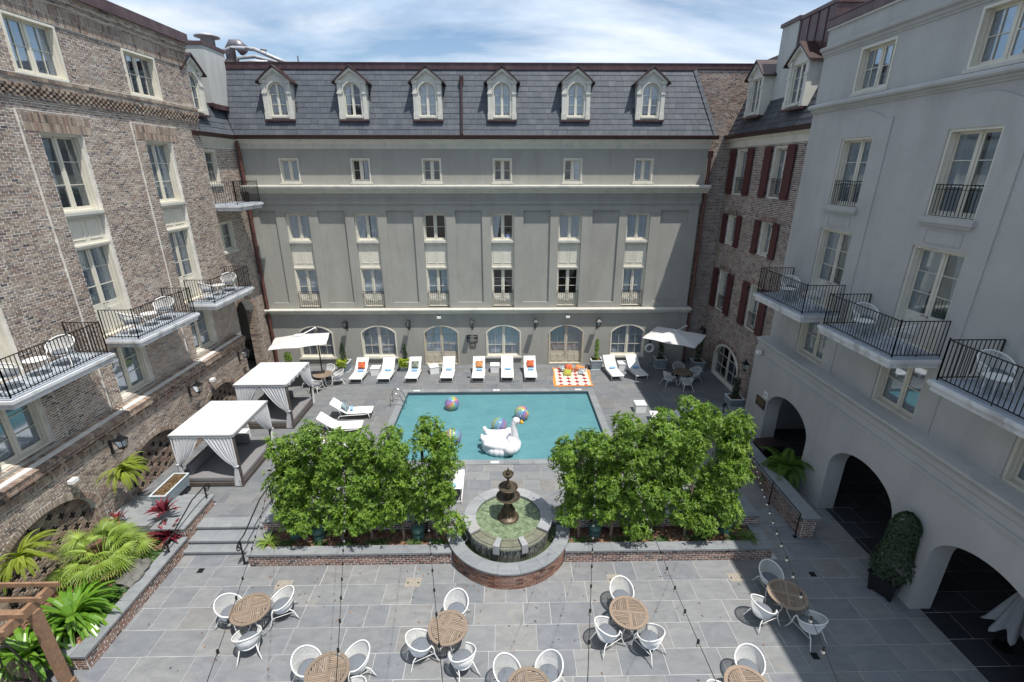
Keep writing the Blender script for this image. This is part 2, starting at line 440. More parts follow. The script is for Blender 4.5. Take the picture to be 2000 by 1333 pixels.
def seg_poly(x0, x1, z0, zs, zt, n=12):
    """rectangle with a segmental (circular) head"""
    c, h, r_ = (x0 + x1) / 2, (x1 - x0) / 2, zt - zs
    R = (h * h + r_ * r_) / (2 * r_); a0 = math.asin(min(1, h / R))
    pts = [(x0, z0), (x1, z0)]
    for k in range(n + 1):
        a = a0 - 2 * a0 * k / n; pts.append((c + R * sin(a), zt - R + R * cos(a)))
    return pts

# many small blocks (bricks, stones, slates): rows of (cx, cy, cz, w, d, h, ax, ay, az)
_UV = np.array([(-.5, -.5, -.5), (.5, -.5, -.5), (.5, .5, -.5), (-.5, .5, -.5), (-.5, -.5, .5), (.5, -.5, .5), (.5, .5, .5), (-.5, .5, .5)])
_UF = np.array([(0, 3, 2, 1), (4, 5, 6, 7), (0, 1, 5, 4), (1, 2, 6, 5), (2, 3, 7, 6), (3, 0, 4, 7)])
_unit = {}
def unit_block(mat):
    if mat not in _unit:
        # slightly worn block: 24 vertices, edges pulled in
        mb = MB(); mb.box(-.5, .5, -.5, .5, -.5, .5)
        bm = bmesh.new(); tmp = mb.mesh('tmp'); bm.from_mesh(tmp)
        me = bpy.data.meshes.new('block_' + mat); bm.to_mesh(me); bm.free(); bpy.data.meshes.remove(tmp)
        me.materials.append(M[mat]); _unit[mat] = me
    return _unit[mat]
def blocks(parent, name, rows, mat, limit=300, stuffname=None):
    """the blocks that show largest become objects of their own, the rest one joined part"""
    if len(rows) == 0: return
    A = np.array([tuple(r) + (0.0,) * (9 - len(r)) for r in rows], float)
    W = parent_matrix(parent)
    P = A[:, :3] @ W[:3, :3].T + W[:3, 3]
    rank = view_rank(P) / np.sqrt(np.maximum(A[:, 3] * np.maximum(A[:, 5], A[:, 4]), 1e-6))
    order = np.argsort(rank, kind='stable')
    first, rest = order[:limit], order[limit:]
    me = unit_block(mat)
    for i in first:
        r = A[i]
        o = bpy.data.objects.new(name, me); o.parent = parent
        o.location = r[:3]; o.scale = r[3:6]
        if r[6] or r[7] or r[8]: o.rotation_euler = r[6:9]
        COL.objects.link(o)
    if len(rest):
        B = A[rest]; n = len(B)
        V = _UV[None] * B[:, None, 3:6]
        ax, ay, az = B[:, 6], B[:, 7], B[:, 8]
        def rot(V, a, i, j):
            c_, s_ = np.cos(a)[:, None], np.sin(a)[:, None]
            x, y = V[..., i].copy(), V[..., j].copy(); V[..., i] = c_ * x - s_ * y; V[..., j] = s_ * x + c_ * y
        rot(V, ax, 1, 2); rot(V, -ay, 0, 2); rot(V, az, 0, 1)
        V += B[:, None, :3]
        F = (_UF[None] + (np.arange(n) * 8)[:, None, None]).reshape(-1, 4)
        m2 = mesh_np(stuffname or name + 's', V.reshape(-1, 3), F, mat)
        at = m2.attributes.new('rnd', 'FLOAT', 'FACE'); at.data.foreach_set('value', np.repeat(RNG.random(n), 6).astype(np.float32))
        obj(stuffname or name + 's', m2, parent, kind='stuff')
def mesh_np(name, V, F, mat, smooth=False):
    V = np.asarray(V, np.float32); F = np.asarray(F, np.int32); k = F.shape[1]
    me = bpy.data.meshes.new(name)
    me.vertices.add(len(V)); me.vertices.foreach_set('co', V.ravel())
    me.loops.add(len(F) * k); me.loops.foreach_set('vertex_index', F.ravel())
    me.polygons.add(len(F)); me.polygons.foreach_set('loop_start', np.arange(len(F), dtype=np.int32) * k)
    me.update(calc_edges=True)
    me.materials.append(M[mat] if isinstance(mat, str) else mat)
    me.polygons.foreach_set('use_smooth', [smooth] * len(F))
    return me
def parent_matrix(p):
    W = np.eye(4); chain = []
    while p is not None: chain.append(p); p = p.parent
    for q in reversed(chain):
        e = q.rotation_euler; mm = Matrix.LocRotScale(q.location, Euler(e), q.scale)
        W = W @ np.array(mm)
    return W

def brick_rows(x0, x1, z0, z1, cuts=(), L0=0.215, H0=0.0785, yf=-0.006, d=0.05, gap=0.021, phase=0.0, yfun=None):
    """running bond between x0..x1, z0..z1; cuts(z) -> list of (a, b) intervals left open"""
    rows = []; k = 0; z = z0
    while z < z1 - 0.02:
        h = min(H0, z1 - z); zc = z + h / 2
        iv = [(x0, x1)]
        for c in cuts:
            ab = c(zc)
            if ab is None: continue
            a, b = ab; nv = []
            for s, e in iv:
                if b <= s or a >= e: nv.append((s, e)); continue
                if a > s: nv.append((s, a))
                if b < e: nv.append((b, e))
            iv = nv
        off = (k % 2) * L0 / 2 + phase + random.uniform(-.02, .02)
        for s, e in iv:
            i0 = math.floor((s - off) / L0)
            xa = i0 * L0 + off
            while xa < e:
                a = max(xa, s); b = min(xa + L0, e)
                if b - a > 0.035:
                    f = yf + random.uniform(-.004, .004) + (yfun((a + b) / 2, zc) if yfun else 0)
                    rows.append(((a + b) / 2 + random.uniform(-.002, .002), f + d / 2, zc + random.uniform(-.0025, .0025), b - a - gap * random.uniform(.6, 1.5), d, h - gap * random.uniform(.7, 1.3)))
                xa += L0
        z += H0; k += 1
    return rows
def cut_rect(x0, x1, z0, z1): return lambda z: (x0, x1) if z0 < z < z1 else None
def cut_arch(x0, x1, z0, zs, zt, grow=0.0):
    c, h = (x0 + x1) / 2, (x1 - x0) / 2 + grow
    def f(z):
        if z < z0 or z > zt + grow: return None
        if z <= zs: return (c - h, c + h)
        t = (z - zs) / (zt + grow - zs); w = h * sqrt(max(0, 1 - t * t)); return (c - w, c + w)
    return f
def soldiers(x0, x1, z0, z1, w=0.075, yf=-0.012, d=0.05, gap=0.011):
    n = max(1, int((x1 - x0) / w)); w = (x1 - x0) / n
    return [(x0 + (i + .5) * w, yf + d / 2 + random.uniform(-.004, .004), (z0 + z1) / 2 + random.uniform(-.004, .004), w - gap, d, z1 - z0 - gap) for i in range(n)]
def arch_ring(x0, x1, zs, zt, t=0.22, yf=-0.02, d=0.06, w=0.075):
    c, h, r_ = (x0 + x1) / 2, (x1 - x0) / 2, zt - zs
    n = int(pi * (h + r_) / 2 / w); out = []
    for i in range(n):
        a = pi * (i + .5) / n
        nx, nz = cos(a) / h, sin(a) / max(r_, .01); l = sqrt(nx * nx + nz * nz); nx, nz = nx / l, nz / l
        px, pz = c + h * cos(a), zs + r_ * sin(a)
        ang = atan2(nz, nx) - pi / 2
        out.append((px + nx * t / 2, yf + d / 2 + random.uniform(-.004, .004), pz + nz * t / 2, w - .012, d, t - .01, 0, -ang, 0))
    return out
def moulding(x0, x1, prof):
    """profile (y, z) closed polygon swept along x"""
    mb = MB(); mb.prism(prof, lambda a, b: (x0, a, b), lambda a, b: (x1, a, b)); return mb
# ---------------------------------------------------------------- windows
_wc = {}
def light_polys(w, h, rise, cols, rows, zb, st=0.06, ct=0.19, cas=0.07, mun=0.022, top=0.07):
    """outlines of the glass lights, both leaves"""
    hw = w / 2 - cas
    if rise > 0:
        H = w / 2; R = (H * H + rise * rise) / (2 * rise)
        def topz(x): return h - R + sqrt(max(0, R * R - x * x)) - cas - top * 0.6
    else:
        def topz(x): return h - cas - top
    zt = h - rise * 0.0 - cas - top
    out = []
    for sgn in (-1, 1):
        a = (ct / 2) if sgn > 0 else -(hw - st); b = (hw - st) if sgn > 0 else -(ct / 2)
        cw = (b - a - mun * (cols - 1)) / cols; rh = (zt - zb - mun * (rows - 1)) / rows
        for i in range(cols):
            xa = a + i * (cw + mun); xb = xa + cw
            for j in range(rows):
                za = zb + j * (rh + mun); ze = za + rh
                if rise > 0:
                    xs = [xb + (xa - xb) * k / 6 for k in range(7)]
                    tp = [(x, min(ze, topz(x))) for x in xs]
                    if min(q[1] for q in tp) < za + 0.04: 
                        tp = [q for q in tp if q[1] > za + 0.03]
                        if len(tp) < 2: continue
                    out.append([(tp[-1][0], za), (tp[0][0], za)] + tp)
                else:
                    out.append([(xa, za), (xb, za), (xb, ze), (xa, ze)])
    return out
def curtain_mesh(w, h, style, z0, k, mat):
    mb = MB(); rnd = random.Random(k)
    def sheet(xa, xb, xa2, xb2, folds):
        n = max(6, folds * 4); vs = []; rows_ = 5
        for j in range(rows_ + 1):
            t = j / rows_; z = z0 + (h - z0) * t
            l = xa2 + (xa - xa2) * t; r = xb2 + (xb - xb2) * t
            for i in range(n + 1):
                s_ = i / n
                vs.append((l + (r - l) * s_, 0.215 + 0.026 * sin(s_ * folds * 2 * pi + k) + 0.012 * sin(s_ * folds * 4.7 * pi + 1.3 * k), z))
        fs = [(j * (n + 1) + i, j * (n + 1) + i + 1, (j + 1) * (n + 1) + i + 1, (j + 1) * (n + 1) + i) for j in range(rows_) for i in range(n)]
        mb.add(vs, fs)
    H = w / 2
    if style == 'closed': sheet(-H, -.01, -H, -.03, int(5 * w) + 1); sheet(.01, H, .02, H, int(5 * w) + 1)
    elif style == 'open': sheet(-H, -H * .55, -H, -H * .62, 3); sheet(H * .55, H, H * .66, H, 3)
    elif style == 'left': sheet(-H, -.1, -H, -.25 * w, 5)
    elif style == 'right': sheet(.1, H, .12, H, 5)
    elif style == 'tied': sheet(-H, -.06, -H, -H * .55, 5); sheet(.3 * H, H, .7 * H, H, 4)
    elif style == 'wide': sheet(-H, -H * .18, -H, -H * .25, 4); sheet(H * .2, H, H * .22, H, 4)
    return mb.mesh('curtain', mat, True)
def window(parent, cx, z0, z1, w, rise=0.0, cols=1, rows=2, style='closed', sill=True, door=0.0, y=0.0, name=None, mat='trim', seed=0, cur='curtain', label=None, rail=None, casing_out=0.02):
    h = z1 - z0; key = (round(w, 3), round(h, 3), rise, cols, rows, door, mat, casing_out)
    if key not in _wc:
        lp = light_polys(w, h, rise, cols, rows, max(door, 0.0) + 0.15)
        outer = seg_poly(-w / 2, w / 2, 0, h - rise, h) if rise > 0 else rect(-w / 2, w / 2, 0, h)
        ins = 0.07
        inner = seg_poly(-w / 2 + ins, w / 2 - ins, ins, h - rise - ins * .4, h - ins) if rise > 0 else rect(-w / 2 + ins, w / 2 - ins, 0.05, h - ins)
        sash = curve_mesh('sash', inner, lp, 0.15, 0.20, mat)
        cas = curve_mesh('casing', outer, [inner], -casing_out, 0.24, mat)
        mid = MB()
        zt_ = h - ins - (0.02 if rise > 0 else 0)
        mid.box(-.03, .03, 0.125, 0.147, 0.06, zt_ - .01)
        # moulded fillet just inside the casing
        iw = w / 2 - ins
        mid.box(-iw + .002, -iw + .028, 0.06, 0.147, 0.06, (h - rise) - ins); mid.box(iw - .028, iw - .002, 0.06, 0.147, 0.06, (h - rise) - ins)
        if door > 0:
            lw = (w / 2 - ins - .06 - .07)
            for sg in (-1, 1):
                c0 = sg * (w / 4)
                np_ = 2 if w > 1.7 else 1
                for q in range(np_):
                    pw = lw / np_ - .06; px = c0 + (q - (np_ - 1) / 2) * lw / np_
                    mid.box(px - pw / 2, px + pw / 2, 0.135, 0.149, .14, door - .04)
                    mid.box(px - pw / 2 + .04, px + pw / 2 - .04, 0.122, 0.134, .18, door - .08)
        mm = mid.mesh('m', mat)
        fr = join_meshes('window_frame', [sash, cas, mm])
        panes = []
        for p in lp:
            xs = [q[0] for q in p]; zs = [q[1] for q in p]
            if len(p) == 4: panes.append((None, (min(xs) + max(xs)) / 2, (min(zs) + max(zs)) / 2, max(xs) - min(xs) + .01, max(zs) - min(zs) + .01))
            else:
                mb = MB(); mb.prism(p, lambda a, b: (a, .172, b), lambda a, b: (a, .178, b)); panes.append((mb.mesh('pane', 'glass'),))
        room = MB(); H = w / 2 + .05
        room.add([(-H, .25, -.05), (H, .25, -.05), (H, 1.3, -.05), (-H, 1.3, -.05), (-H, .25, h + .05), (H, .25, h + .05), (H, 1.3, h + .05), (-H, 1.3, h + .05)],
                 [(0, 1, 2, 3), (4, 7, 6, 5), (0, 4, 5, 1)][:2] + [(0, 3, 7, 4), (1, 5, 6, 2), (2, 6, 7, 3)])
        _wc[key] = (fr, panes, room.mesh('room', 'room'))
    fr, panes, room = _wc[key]
    fo = obj(name or ('glazed_door' if door > 0 else 'window'), fr, parent, (cx, y, z0), label=label)
    for p in panes:
        if p[0] is None: obj('pane', unit_block('glass'), fo, (p[1], .175, p[2]), scale=(p[3], .006, p[4]))
        else: obj('pane', p[0], fo)
    obj('room_interior', room, fo)
    if style != 'none':
        ck = ('c', round(w, 2), round(h, 2), style, seed % 3, cur, round(door, 2))
        if ck not in _wc: _wc[ck] = curtain_mesh(w - .06, h - .1, style, max(.06, door * .3), seed % 3, cur)
        obj('curtain', _wc[ck], fo)
    if sill:
        mb = MB(); mb.box(-w / 2 - .07, w / 2 + .07, -.09, .05, -.09, -.003); mb.box(-w / 2 - .04, w / 2 + .04, -.05, .04, -.14, -.093)
        mb.build('window_sill', 'trim_light', fo)
    if door > 0:
        mb = MB(); mb.tube([(-.05, .12, door + .12), (-.05, .07, door + .12), (-.13, .07, door + .12)], .011, 5); mb.tube([(.05, .12, door + .12), (.05, .07, door + .12), (.13, .07, door + .12)], .011, 5)
        mb.build('door_handle', 'iron', fo)
    if rail:
        zb, zt, rw = rail
        iron_rail_flat(fo, rw, zb, zt, -.05)
    return fo
def iron_rail_flat(parent, w, z0, z1, y):
    mb = MB(); mb.box(-w / 2, w / 2, y - .012, y + .012, z1 - .02, z1); mb.box(-w / 2, w / 2, y - .01, y + .01, z1 - .14, z1 - .125); mb.box(-w / 2, w / 2, y - .012, y + .012, z0, z0 + .02)
    n = max(4, int(w / .115))
    for i in range(n + 1):
        x = -w / 2 + .012 + (w - .024) * i / n; mb.box(x - .008, x + .008, y - .007, y + .007, z0 + .02, z1 - .02)
    mb.build('window_railing', 'iron', parent)
def panel_inset(mb, x0, x1, z0, z1, y, d=0.02, t=0.035):
    """raised frame round a sunk field"""
    mb.box(x0, x1, y - d, y, z0, z0 + t); mb.box(x0, x1, y - d, y, z1 - t, z1); mb.box(x0, x0 + t, y - d, y, z0 + t, z1 - t); mb.box(x1 - t, x1, y - d, y, z0 + t, z1 - t)

# ---------------------------------------------------------------- ground, terrace, pool deck
g = MB(); g.add([(-400, -400, -.06), (400, -400, -.06), (400, 400, -.06), (-400, 400, -.06)], [(0, 1, 2, 3)])
g = g.build('ground', 'earth'); g['kind'] = 'structure'
def paving(name, mat, jmat, x0, x1, ys, ztop, skip, widths, jx=0.009, deep=0.03):
    base = bpy.data.objects.new(name, None)
    rows = []; y = ys[0]
    for y2 in ys[1:]:
        x = x0 - random.uniform(0, widths[-1])
        while x < x1:
            w = random.choice(widths) * random.uniform(.94, 1.06)
            a, b = max(x, x0), min(x + w, x1)
            if b - a > .08:
                for (p, q, r_, s_) in skip(a, b, y, y2):
                    if q - p > .05 and s_ - r_ > .05:
                        rows.append(((p + q) / 2, (r_ + s_) / 2, ztop - deep / 2 + random.uniform(-.0015, .0015), q - p - jx * random.uniform(.8, 1.6), s_ - r_ - jx * random.uniform(.8, 1.6), deep))
            x += w
        y = y2
    return rows
def ygrid(y0, y1, h):
    n = max(1, round((y1 - y0) / h)); ys = [y0 + (y1 - y0) * i / n for i in range(n + 1)]
    for i in range(1, n): ys[i] += random.uniform(-.05, .05) * h
    return ys
# lower terrace
tj = MB(); tj.box(-14.5, 16.5, 2.0, 21.4, -.055, -.003); terrace = tj.build('terrace', 'joint'); terrace['kind'] = 'structure'
def skip_lower(a, b, y, y2):
    if y >= 12.0:
        if b <= 8.9: return []
        a = max(a, 8.9)
    return [(a, b, y, y2)]
rows = paving('terrace', 'paving', 'joint', -13.6, 12.0, ygrid(2.4, 12.0, .76), 0.0, skip_lower, [.62, .95, 1.2, 1.2, 1.45, .8])
rows += paving('terrace', 'paving', 'joint', 8.9, 12.0, ygrid(12.0, 21.2, .76), 0.0, skip_lower, [.8, 1.2, 1.2, 1.5])
rows += paving('terrace', 'paving', 'joint', -10.6, -8.25, [12.0, 12.5], 0.0, lambda a, b, y, y2: [(a, b, y, y2)], [.8, 1.1])
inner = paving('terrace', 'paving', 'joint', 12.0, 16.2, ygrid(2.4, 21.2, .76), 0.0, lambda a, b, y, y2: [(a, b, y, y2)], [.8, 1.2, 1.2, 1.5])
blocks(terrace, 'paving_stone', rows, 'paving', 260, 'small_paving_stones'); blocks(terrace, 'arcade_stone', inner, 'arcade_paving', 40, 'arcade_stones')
# pool deck slab with the pool cut out
PX0, PX1, PY0, PY1 = -5.33, 4.62, 17.1, 23.65
DZ = 0.45
dj = MB()
for b_ in ((-15.2, 8.75, 13.35, PY0), (-15.2, PX0, PY0, PY1), (PX1, 8.75, PY0, PY1), (8.75, 12.6, 20.9, PY1), (-15.2, 12.7, PY1, 28.15)):
    dj.box(b_[0], b_[1], b_[2], b_[3], -.05, DZ - .006)
deck = dj.build('pool_deck', 'deck_joint'); deck['kind'] = 'structure'
CW = 0.32
def skip_deck(a, b, y, y2):
    out = []
    def sub(rs, X0, X1, Y0, Y1):
        o2 = []
        for (p, q, r_, s_) in rs:
            if q <= X0 or p >= X1 or s_ <= Y0 or r_ >= Y1: o2.append((p, q, r_, s_)); continue
            if p < X0: o2.append((p, X0, r_, s_))
            if q > X1: o2.append((X1, q, r_, s_))
            m0, m1 = max(p, X0), min(q, X1)
            if r_ < Y0: o2.append((m0, m1, r_, Y0))
            if s_ > Y1: o2.append((m0, m1, Y1, s_))
        return o2
    rs = [(a, b, y, y2)]
    rs = sub(rs, PX0 - CW, PX1 + CW, PY0 - CW, PY1 + CW)
    rs = sub(rs, 8.75, 20, 0, 20.9)
    rs = sub(rs, -8.6, 8.75, 0, 13.75)
    rs = sub(rs, -20, -10.62, 0, 14.55)
    return rs
rows = paving('pool_deck', 'deck_paving', 'deck_joint', -14.4, 12.6, ygrid(13.35, 28.1, .60), DZ, skip_deck, [.62, .9, .9, 1.2, .75])
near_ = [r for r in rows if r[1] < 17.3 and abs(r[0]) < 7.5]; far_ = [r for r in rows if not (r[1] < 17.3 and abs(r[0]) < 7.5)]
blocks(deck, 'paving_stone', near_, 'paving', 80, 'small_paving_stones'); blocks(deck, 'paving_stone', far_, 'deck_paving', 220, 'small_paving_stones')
# coping stones round the pool
rows = []
def run(x0, x1, y0, y1, along, step=.62):
    L_ = (x1 - x0) if along == 'x' else (y1 - y0); n = round(L_ / step)
    for i in range(n):
        if along == 'x': rows.append((x0 + (i + .5) * L_ / n, (y0 + y1) / 2, DZ - .005, L_ / n - .007, y1 - y0 - .007, .05))
        else: rows.append(((x0 + x1) / 2, y0 + (i + .5) * L_ / n, DZ - .005, x1 - x0 - .007, L_ / n - .007, .05))
run(PX0 - CW, PX1 + CW, PY0 - CW, PY0 + .03, 'x'); run(PX0 - CW, PX1 + CW, PY1 - .03, PY1 + CW, 'x')
run(PX0 - CW, PX0 + .03, PY0 + .03, PY1 - .03, 'y'); run(PX1 - .03, PX1 + CW, PY0 + .03, PY1 - .03, 'y')
blocks(deck, 'pool_coping_stone', rows, 'coping', 300)

# pool
def water_mat(name, deep, light, rough=.04, wave=2.2, ws=.12, mott=.9):
    m, nt, b = new_mat(name)
    v = coords(nt, 'geo', (1, 1, 1))
    f = noise(nt, v, mott, 5, .6, .6)
    c = ramp(nt, [(.3, deep), (.7, light)]); L(nt, f, c.inputs[0]); L(nt, c.outputs[0], b.inputs['Base Color'])
    b.inputs['Roughness'].default_value = rough; b.inputs['IOR'].default_value = 1.33
    h = noise(nt, coords(nt, 'geo', (1, 1.6, 1)), wave, 4, .55, .8)
    bump(nt, b, h, ws, .05)
    return m
M['pool_water'] = water_mat('pool_water', (0.085, 0.22, 0.25), (0.11, 0.265, 0.29), wave=3.2, ws=.9)
M['pool_tile'] = simple('pool_waterline_tile', (0.05, 0.08, 0.10), 0.3, var=.4, vscale=18)
pool = thing('swimming_pool', 'rectangular teal swimming pool with dark waterline tiles set into the grey stone deck', 'swimming pool', (PX0, PY0, 0))
w_ = PX1 - PX0; l_ = PY1 - PY0
mb = MB()
mb.box(-.0, w_, -.0, .05, -1.0, DZ - .035); mb.box(0, w_, l_ - .05, l_, -1.0, DZ - .035); mb.box(0, .05, .05, l_ - .05, -1.0, DZ - .035); mb.box(w_ - .05, w_, .05, l_ - .05, -1.0, DZ - .035)
mb.build('pool_wall', 'pool_tile', pool)
mb = MB(); n = 60
vs = [(.05 + (w_ - .1) * i / n, .05 + (l_ - .1) * j / 40, DZ - .16) for j in range(41) for i in range(n + 1)]
mb.add(vs, [(j * (n + 1) + i, j * (n + 1) + i + 1, (j + 1) * (n + 1) + i + 1, (j + 1) * (n + 1) + i) for j in range(40) for i in range(n)])
wobj = mb.build('pool_water', 'pool_water', pool, smooth=True)
# steps up to the deck
st = thing('stone_steps', 'three wide bluestone steps climbing from the terrace to the pool deck', 'steps', (-9.43, 12.5, 0))
for i, (ya, yb, zt) in enumerate(((12.5, 12.83, .15), (12.83, 13.33, .30), (13.33, 13.75, .45))):
    mb = MB(); x0, x1 = -10.6 + 9.43, -8.27 + 9.43
    n = 2 if i != 1 else 3
    for k in range(n):
        a = x0 + (x1 - x0) * k / n; b2 = x0 + (x1 - x0) * (k + 1) / n
        MBx = MB(); MBx.box(a + .003, b2 - .003, ya - 12.5 - .03, yb - 12.5 + .03, zt - .06, zt - .002 + .006)
        MBx.build('tread', 'coping', st)
    mb.box(x0 + .01, x1 - .01, ya - 12.5 + .01, 1.3, zt - .17 + (.021 if i == 0 else .01), zt - .061)
    mb.build('riser', 'coping', st)

# ---------------------------------------------------------------- back building (sage stucco, mansard)
BY = 27.5
back = thing('mansard_building', 'sage grey stucco building behind the pool, with slate mansard and six arched dormers', 'building', (0, BY, 0))
bx0, bx1 = -14.15, 11.15
COLX = [-11.54, -7.72, -3.88, -0.04, 3.80, 7.68]
low = []
holes = []
arched = [(-11.5, 0), (-7.67, 0), (-3.86, 1), (-0.04, 0), (3.82, 1), (7.62, 0)]
for c, dr in arched: holes.append(seg_poly(c - 1.07, c + 1.07, DZ - .4 if dr else 1.0, 2.6, 3.08))
me = curve_mesh('wall', rect(bx0, bx1, -.05, 3.47), holes, 0, .4, 'stucco'); obj('ground_floor_wall', me, back)
styl = ['closed', 'closed', 'closed', 'closed', 'closed', 'closed']
for i, (c, dr) in enumerate(arched):
    window(back, c, DZ + .02 if dr else 1.0, 3.08, 2.14, rise=.48, cols=2, rows=3 if not dr else 3, style='closed', sill=not dr, door=.68 if dr else 0, mat='door' if dr else 'trim', seed=i, cur='curtain_dark' if i in (0, 1, 4, 5) else 'curtain', casing_out=.035)
# band over the arches and string course
mb = MB(); mb.box(bx0, bx1, -.03, .4, 3.472, 3.80); mb.build('frieze', 'stucco', back)
moulding(bx0 - .02, bx1 + .1, [(.4, 3.80), (-.06, 3.80), (-.10, 3.86), (-.16, 3.90), (-.18, 3.98), (-.30, 4.02), (-.32, 4.10), (-.30, 4.14), (.4, 4.16)]).build('string_course', 'trim_light', back)
# middle storeys: front skin with sunk panels, deeper skin behind
panels = [(-13.63, -12.72), (-10.39, -8.88), (-6.56, -5.05), (-2.71, -1.21), (1.13, 2.66), (5.03, 6.55), (8.9, 10.46)]
holes = [rect(a, b, 4.5, 9.8) for a, b in panels] + [rect(c - .67, c + .65, 4.165, 9.65) for c in COLX]
obj('upper_wall', curve_mesh('wall', rect(bx0 + .05, bx1 - .12, 4.162, 10.1), holes, 0, .10, 'stucco'), back)
holes = [rect(c - .67, c + .65, 4.165, 9.65) for c in COLX]
obj('panel_wall', curve_mesh('wall', rect(bx0 + .05, bx1 - .12, 4.162, 10.1), holes, .102, .48, 'stucco'), back)
st_up = ['closed', 'wide', 'none', 'left', 'closed', 'closed']; st_lo = ['closed', 'closed', 'wide', 'none', 'none', 'wide']
for i, c in enumerate(COLX):
    cx = c - .01
    window(back, cx, 8.12, 9.65, 1.32, rows=2, style=st_up[i], y=.13, sill=False, seed=i, casing_out=0)
    mb = MB(); mb.box(cx - .655, cx + .655, .05, .19, 8.0, 8.115); mb.box(cx - .64, cx + .64, .08, .19, 7.95, 7.999); mb.build('window_sill', 'trim_light', back)
    mb = MB(); mb.box(cx - .655, cx + .655, .19, .33, 6.60, 7.95)
    for sg in (-1, 1): panel_inset(mb, cx + sg * .30 - .24, cx + sg * .30 + .24, 6.82, 7.82, .19, .018, .02)
    mb.box(cx - .655, cx + .655, .11, .189, 6.53, 6.60); mb.build('spandrel_panel', 'trim', back)
    wd = window(back, cx, 4.20, 6.53, 1.32, rows=3, style=st_lo[i], y=.13, door=.62, sill=False, seed=i + 2, casing_out=0, rail=(.02, .98, 1.22))
# entablature
mb = MB(); mb.box(bx0 + .03, bx1 - .1, -.03, .4, 10.1, 10.16); mb.box(bx0 + .03, bx1 - .08, -.06, .4, 10.16, 10.36); mb.box(bx0 + .03, bx1 - .05, -.09, .4, 10.36, 10.42); mb.box(bx0 + .03, bx1 - .08, -.04, .4, 10.42, 10.72)
mb.build('frieze', 'stucco', back)
moulding(bx0, bx1 + .22, [(.4, 10.72), (-.08, 10.72), (-.12, 10.80), (-.22, 10.86), (-.26, 10.95), (-.42, 11.0), (-.44, 11.10), (-.42, 11.15), (.4, 11.18)]).build('cornice', 'trim_light', back)
holes = [rect(c - .52, c + .52, 11.30, 12.53) for c in COLX]
obj('attic_wall', curve_mesh('wall', rect(bx0 + .02, bx1 - .02, 11.17, 13.0), holes, 0, .4, 'stucco'), back)
st4 = ['closed', 'right', 'none', 'none', 'right', 'closed']
for i, c in enumerate(COLX): window(back, c, 11.30, 12.53, 1.04, rows=2, style=st4[i], seed=i, sill=True, casing_out=.02)
moulding(bx0, bx1 + .05, [(.4, 13.0), (-.03, 13.0), (-.05, 13.06), (-.05, 13.22), (-.12, 13.30), (-.22, 13.36), (-.34, 13.40), (-.36, 13.46), (.4, 13.46)]).build('eaves_cornice', 'trim_light', back)
moulding(bx0 - .05, bx1 + .25, [(.3, 13.462), (-.40, 13.462), (-.50, 13.52), (-.52, 13.64), (-.46, 13.66), (.3, 13.66)]).build('gutter', 'gutter', back)
# mansard
RZ0, RZ1, RYA, RYB = 13.66, 16.86, -.30, .60
rx0, rx1b, rx1t = -14.5, 11.28, 10.10
roof = MB(); roof.add([(rx0, RYA, RZ0), (rx1b, RYA, RZ0), (rx1t, RYB, RZ1), (rx0, RYB, RZ1), (rx1b - .0, RYB + .6, RZ0), (rx1t, RYB + .6, RZ1), (rx0, RYB + .6, RZ0), (rx0, RYB + .6, RZ1)],
                      [(0, 1, 2, 3), (1, 4, 5, 2), (3, 2, 5, 7), (0, 3, 7, 6), (0, 6, 4, 1), (4, 6, 7, 5)])
roof = roof.build('mansard_roof', 'slate_bed', back)
sl = sqrt((RYB - RYA) ** 2 + (RZ1 - RZ0) ** 2); tilt = atan2(RYB - RYA, RZ1 - RZ0)
def slates(parent, x0f, x1f, ya, za, yb, zb, mat, courses=12, w0=(.34, .42), skipf=None, lift=.02):
    rows = []; S = sqrt((yb - ya) ** 2 + (zb - za) ** 2); tl = atan2(yb - ya, zb - za); hh = S / courses
    for j in range(courses):
        t0, t1 = j / courses, (j + 1) / courses; tm = (t0 + t1) / 2
        xa, xb = x0f(tm), x1f(tm); x = xa - random.uniform(0, .3)
        while x < xb:
            w = random.uniform(*w0); a, b = max(x, xa), min(x + w, xb)
            if b - a > .06 and not (skipf and skipf((a + b) / 2, za + (zb - za) * tm)):
                yy = ya + (yb - ya) * tm; zz = za + (zb - za) * tm
                # each slate overlaps the one below: lifted at its lower edge
                nrm = (-cos(tl), sin(tl)); lf = lift + .006 + random.uniform(-.002, .003)
                hj = hh * 1.06 + random.uniform(-.010, .010)
                rows.append(((a + b) / 2, yy + nrm[0] * lf, zz + nrm[1] * lf, b - a - .007, .016, hj, -tl - .055, 0, 0))
            x += w
    blocks(parent, 'roof_slate', rows, mat, 300, 'roof_slates_far')
def dskip(x, z): return any(abs(x - c) < .66 and 14.45 < z < 16.2 for c in COLX)
slates(roof, lambda t: rx0, lambda t: rx1b + (rx1t - rx1b) * t - .1, RYA, RZ0, RYB, RZ1, 'slate', 12, (.36, .42), dskip)
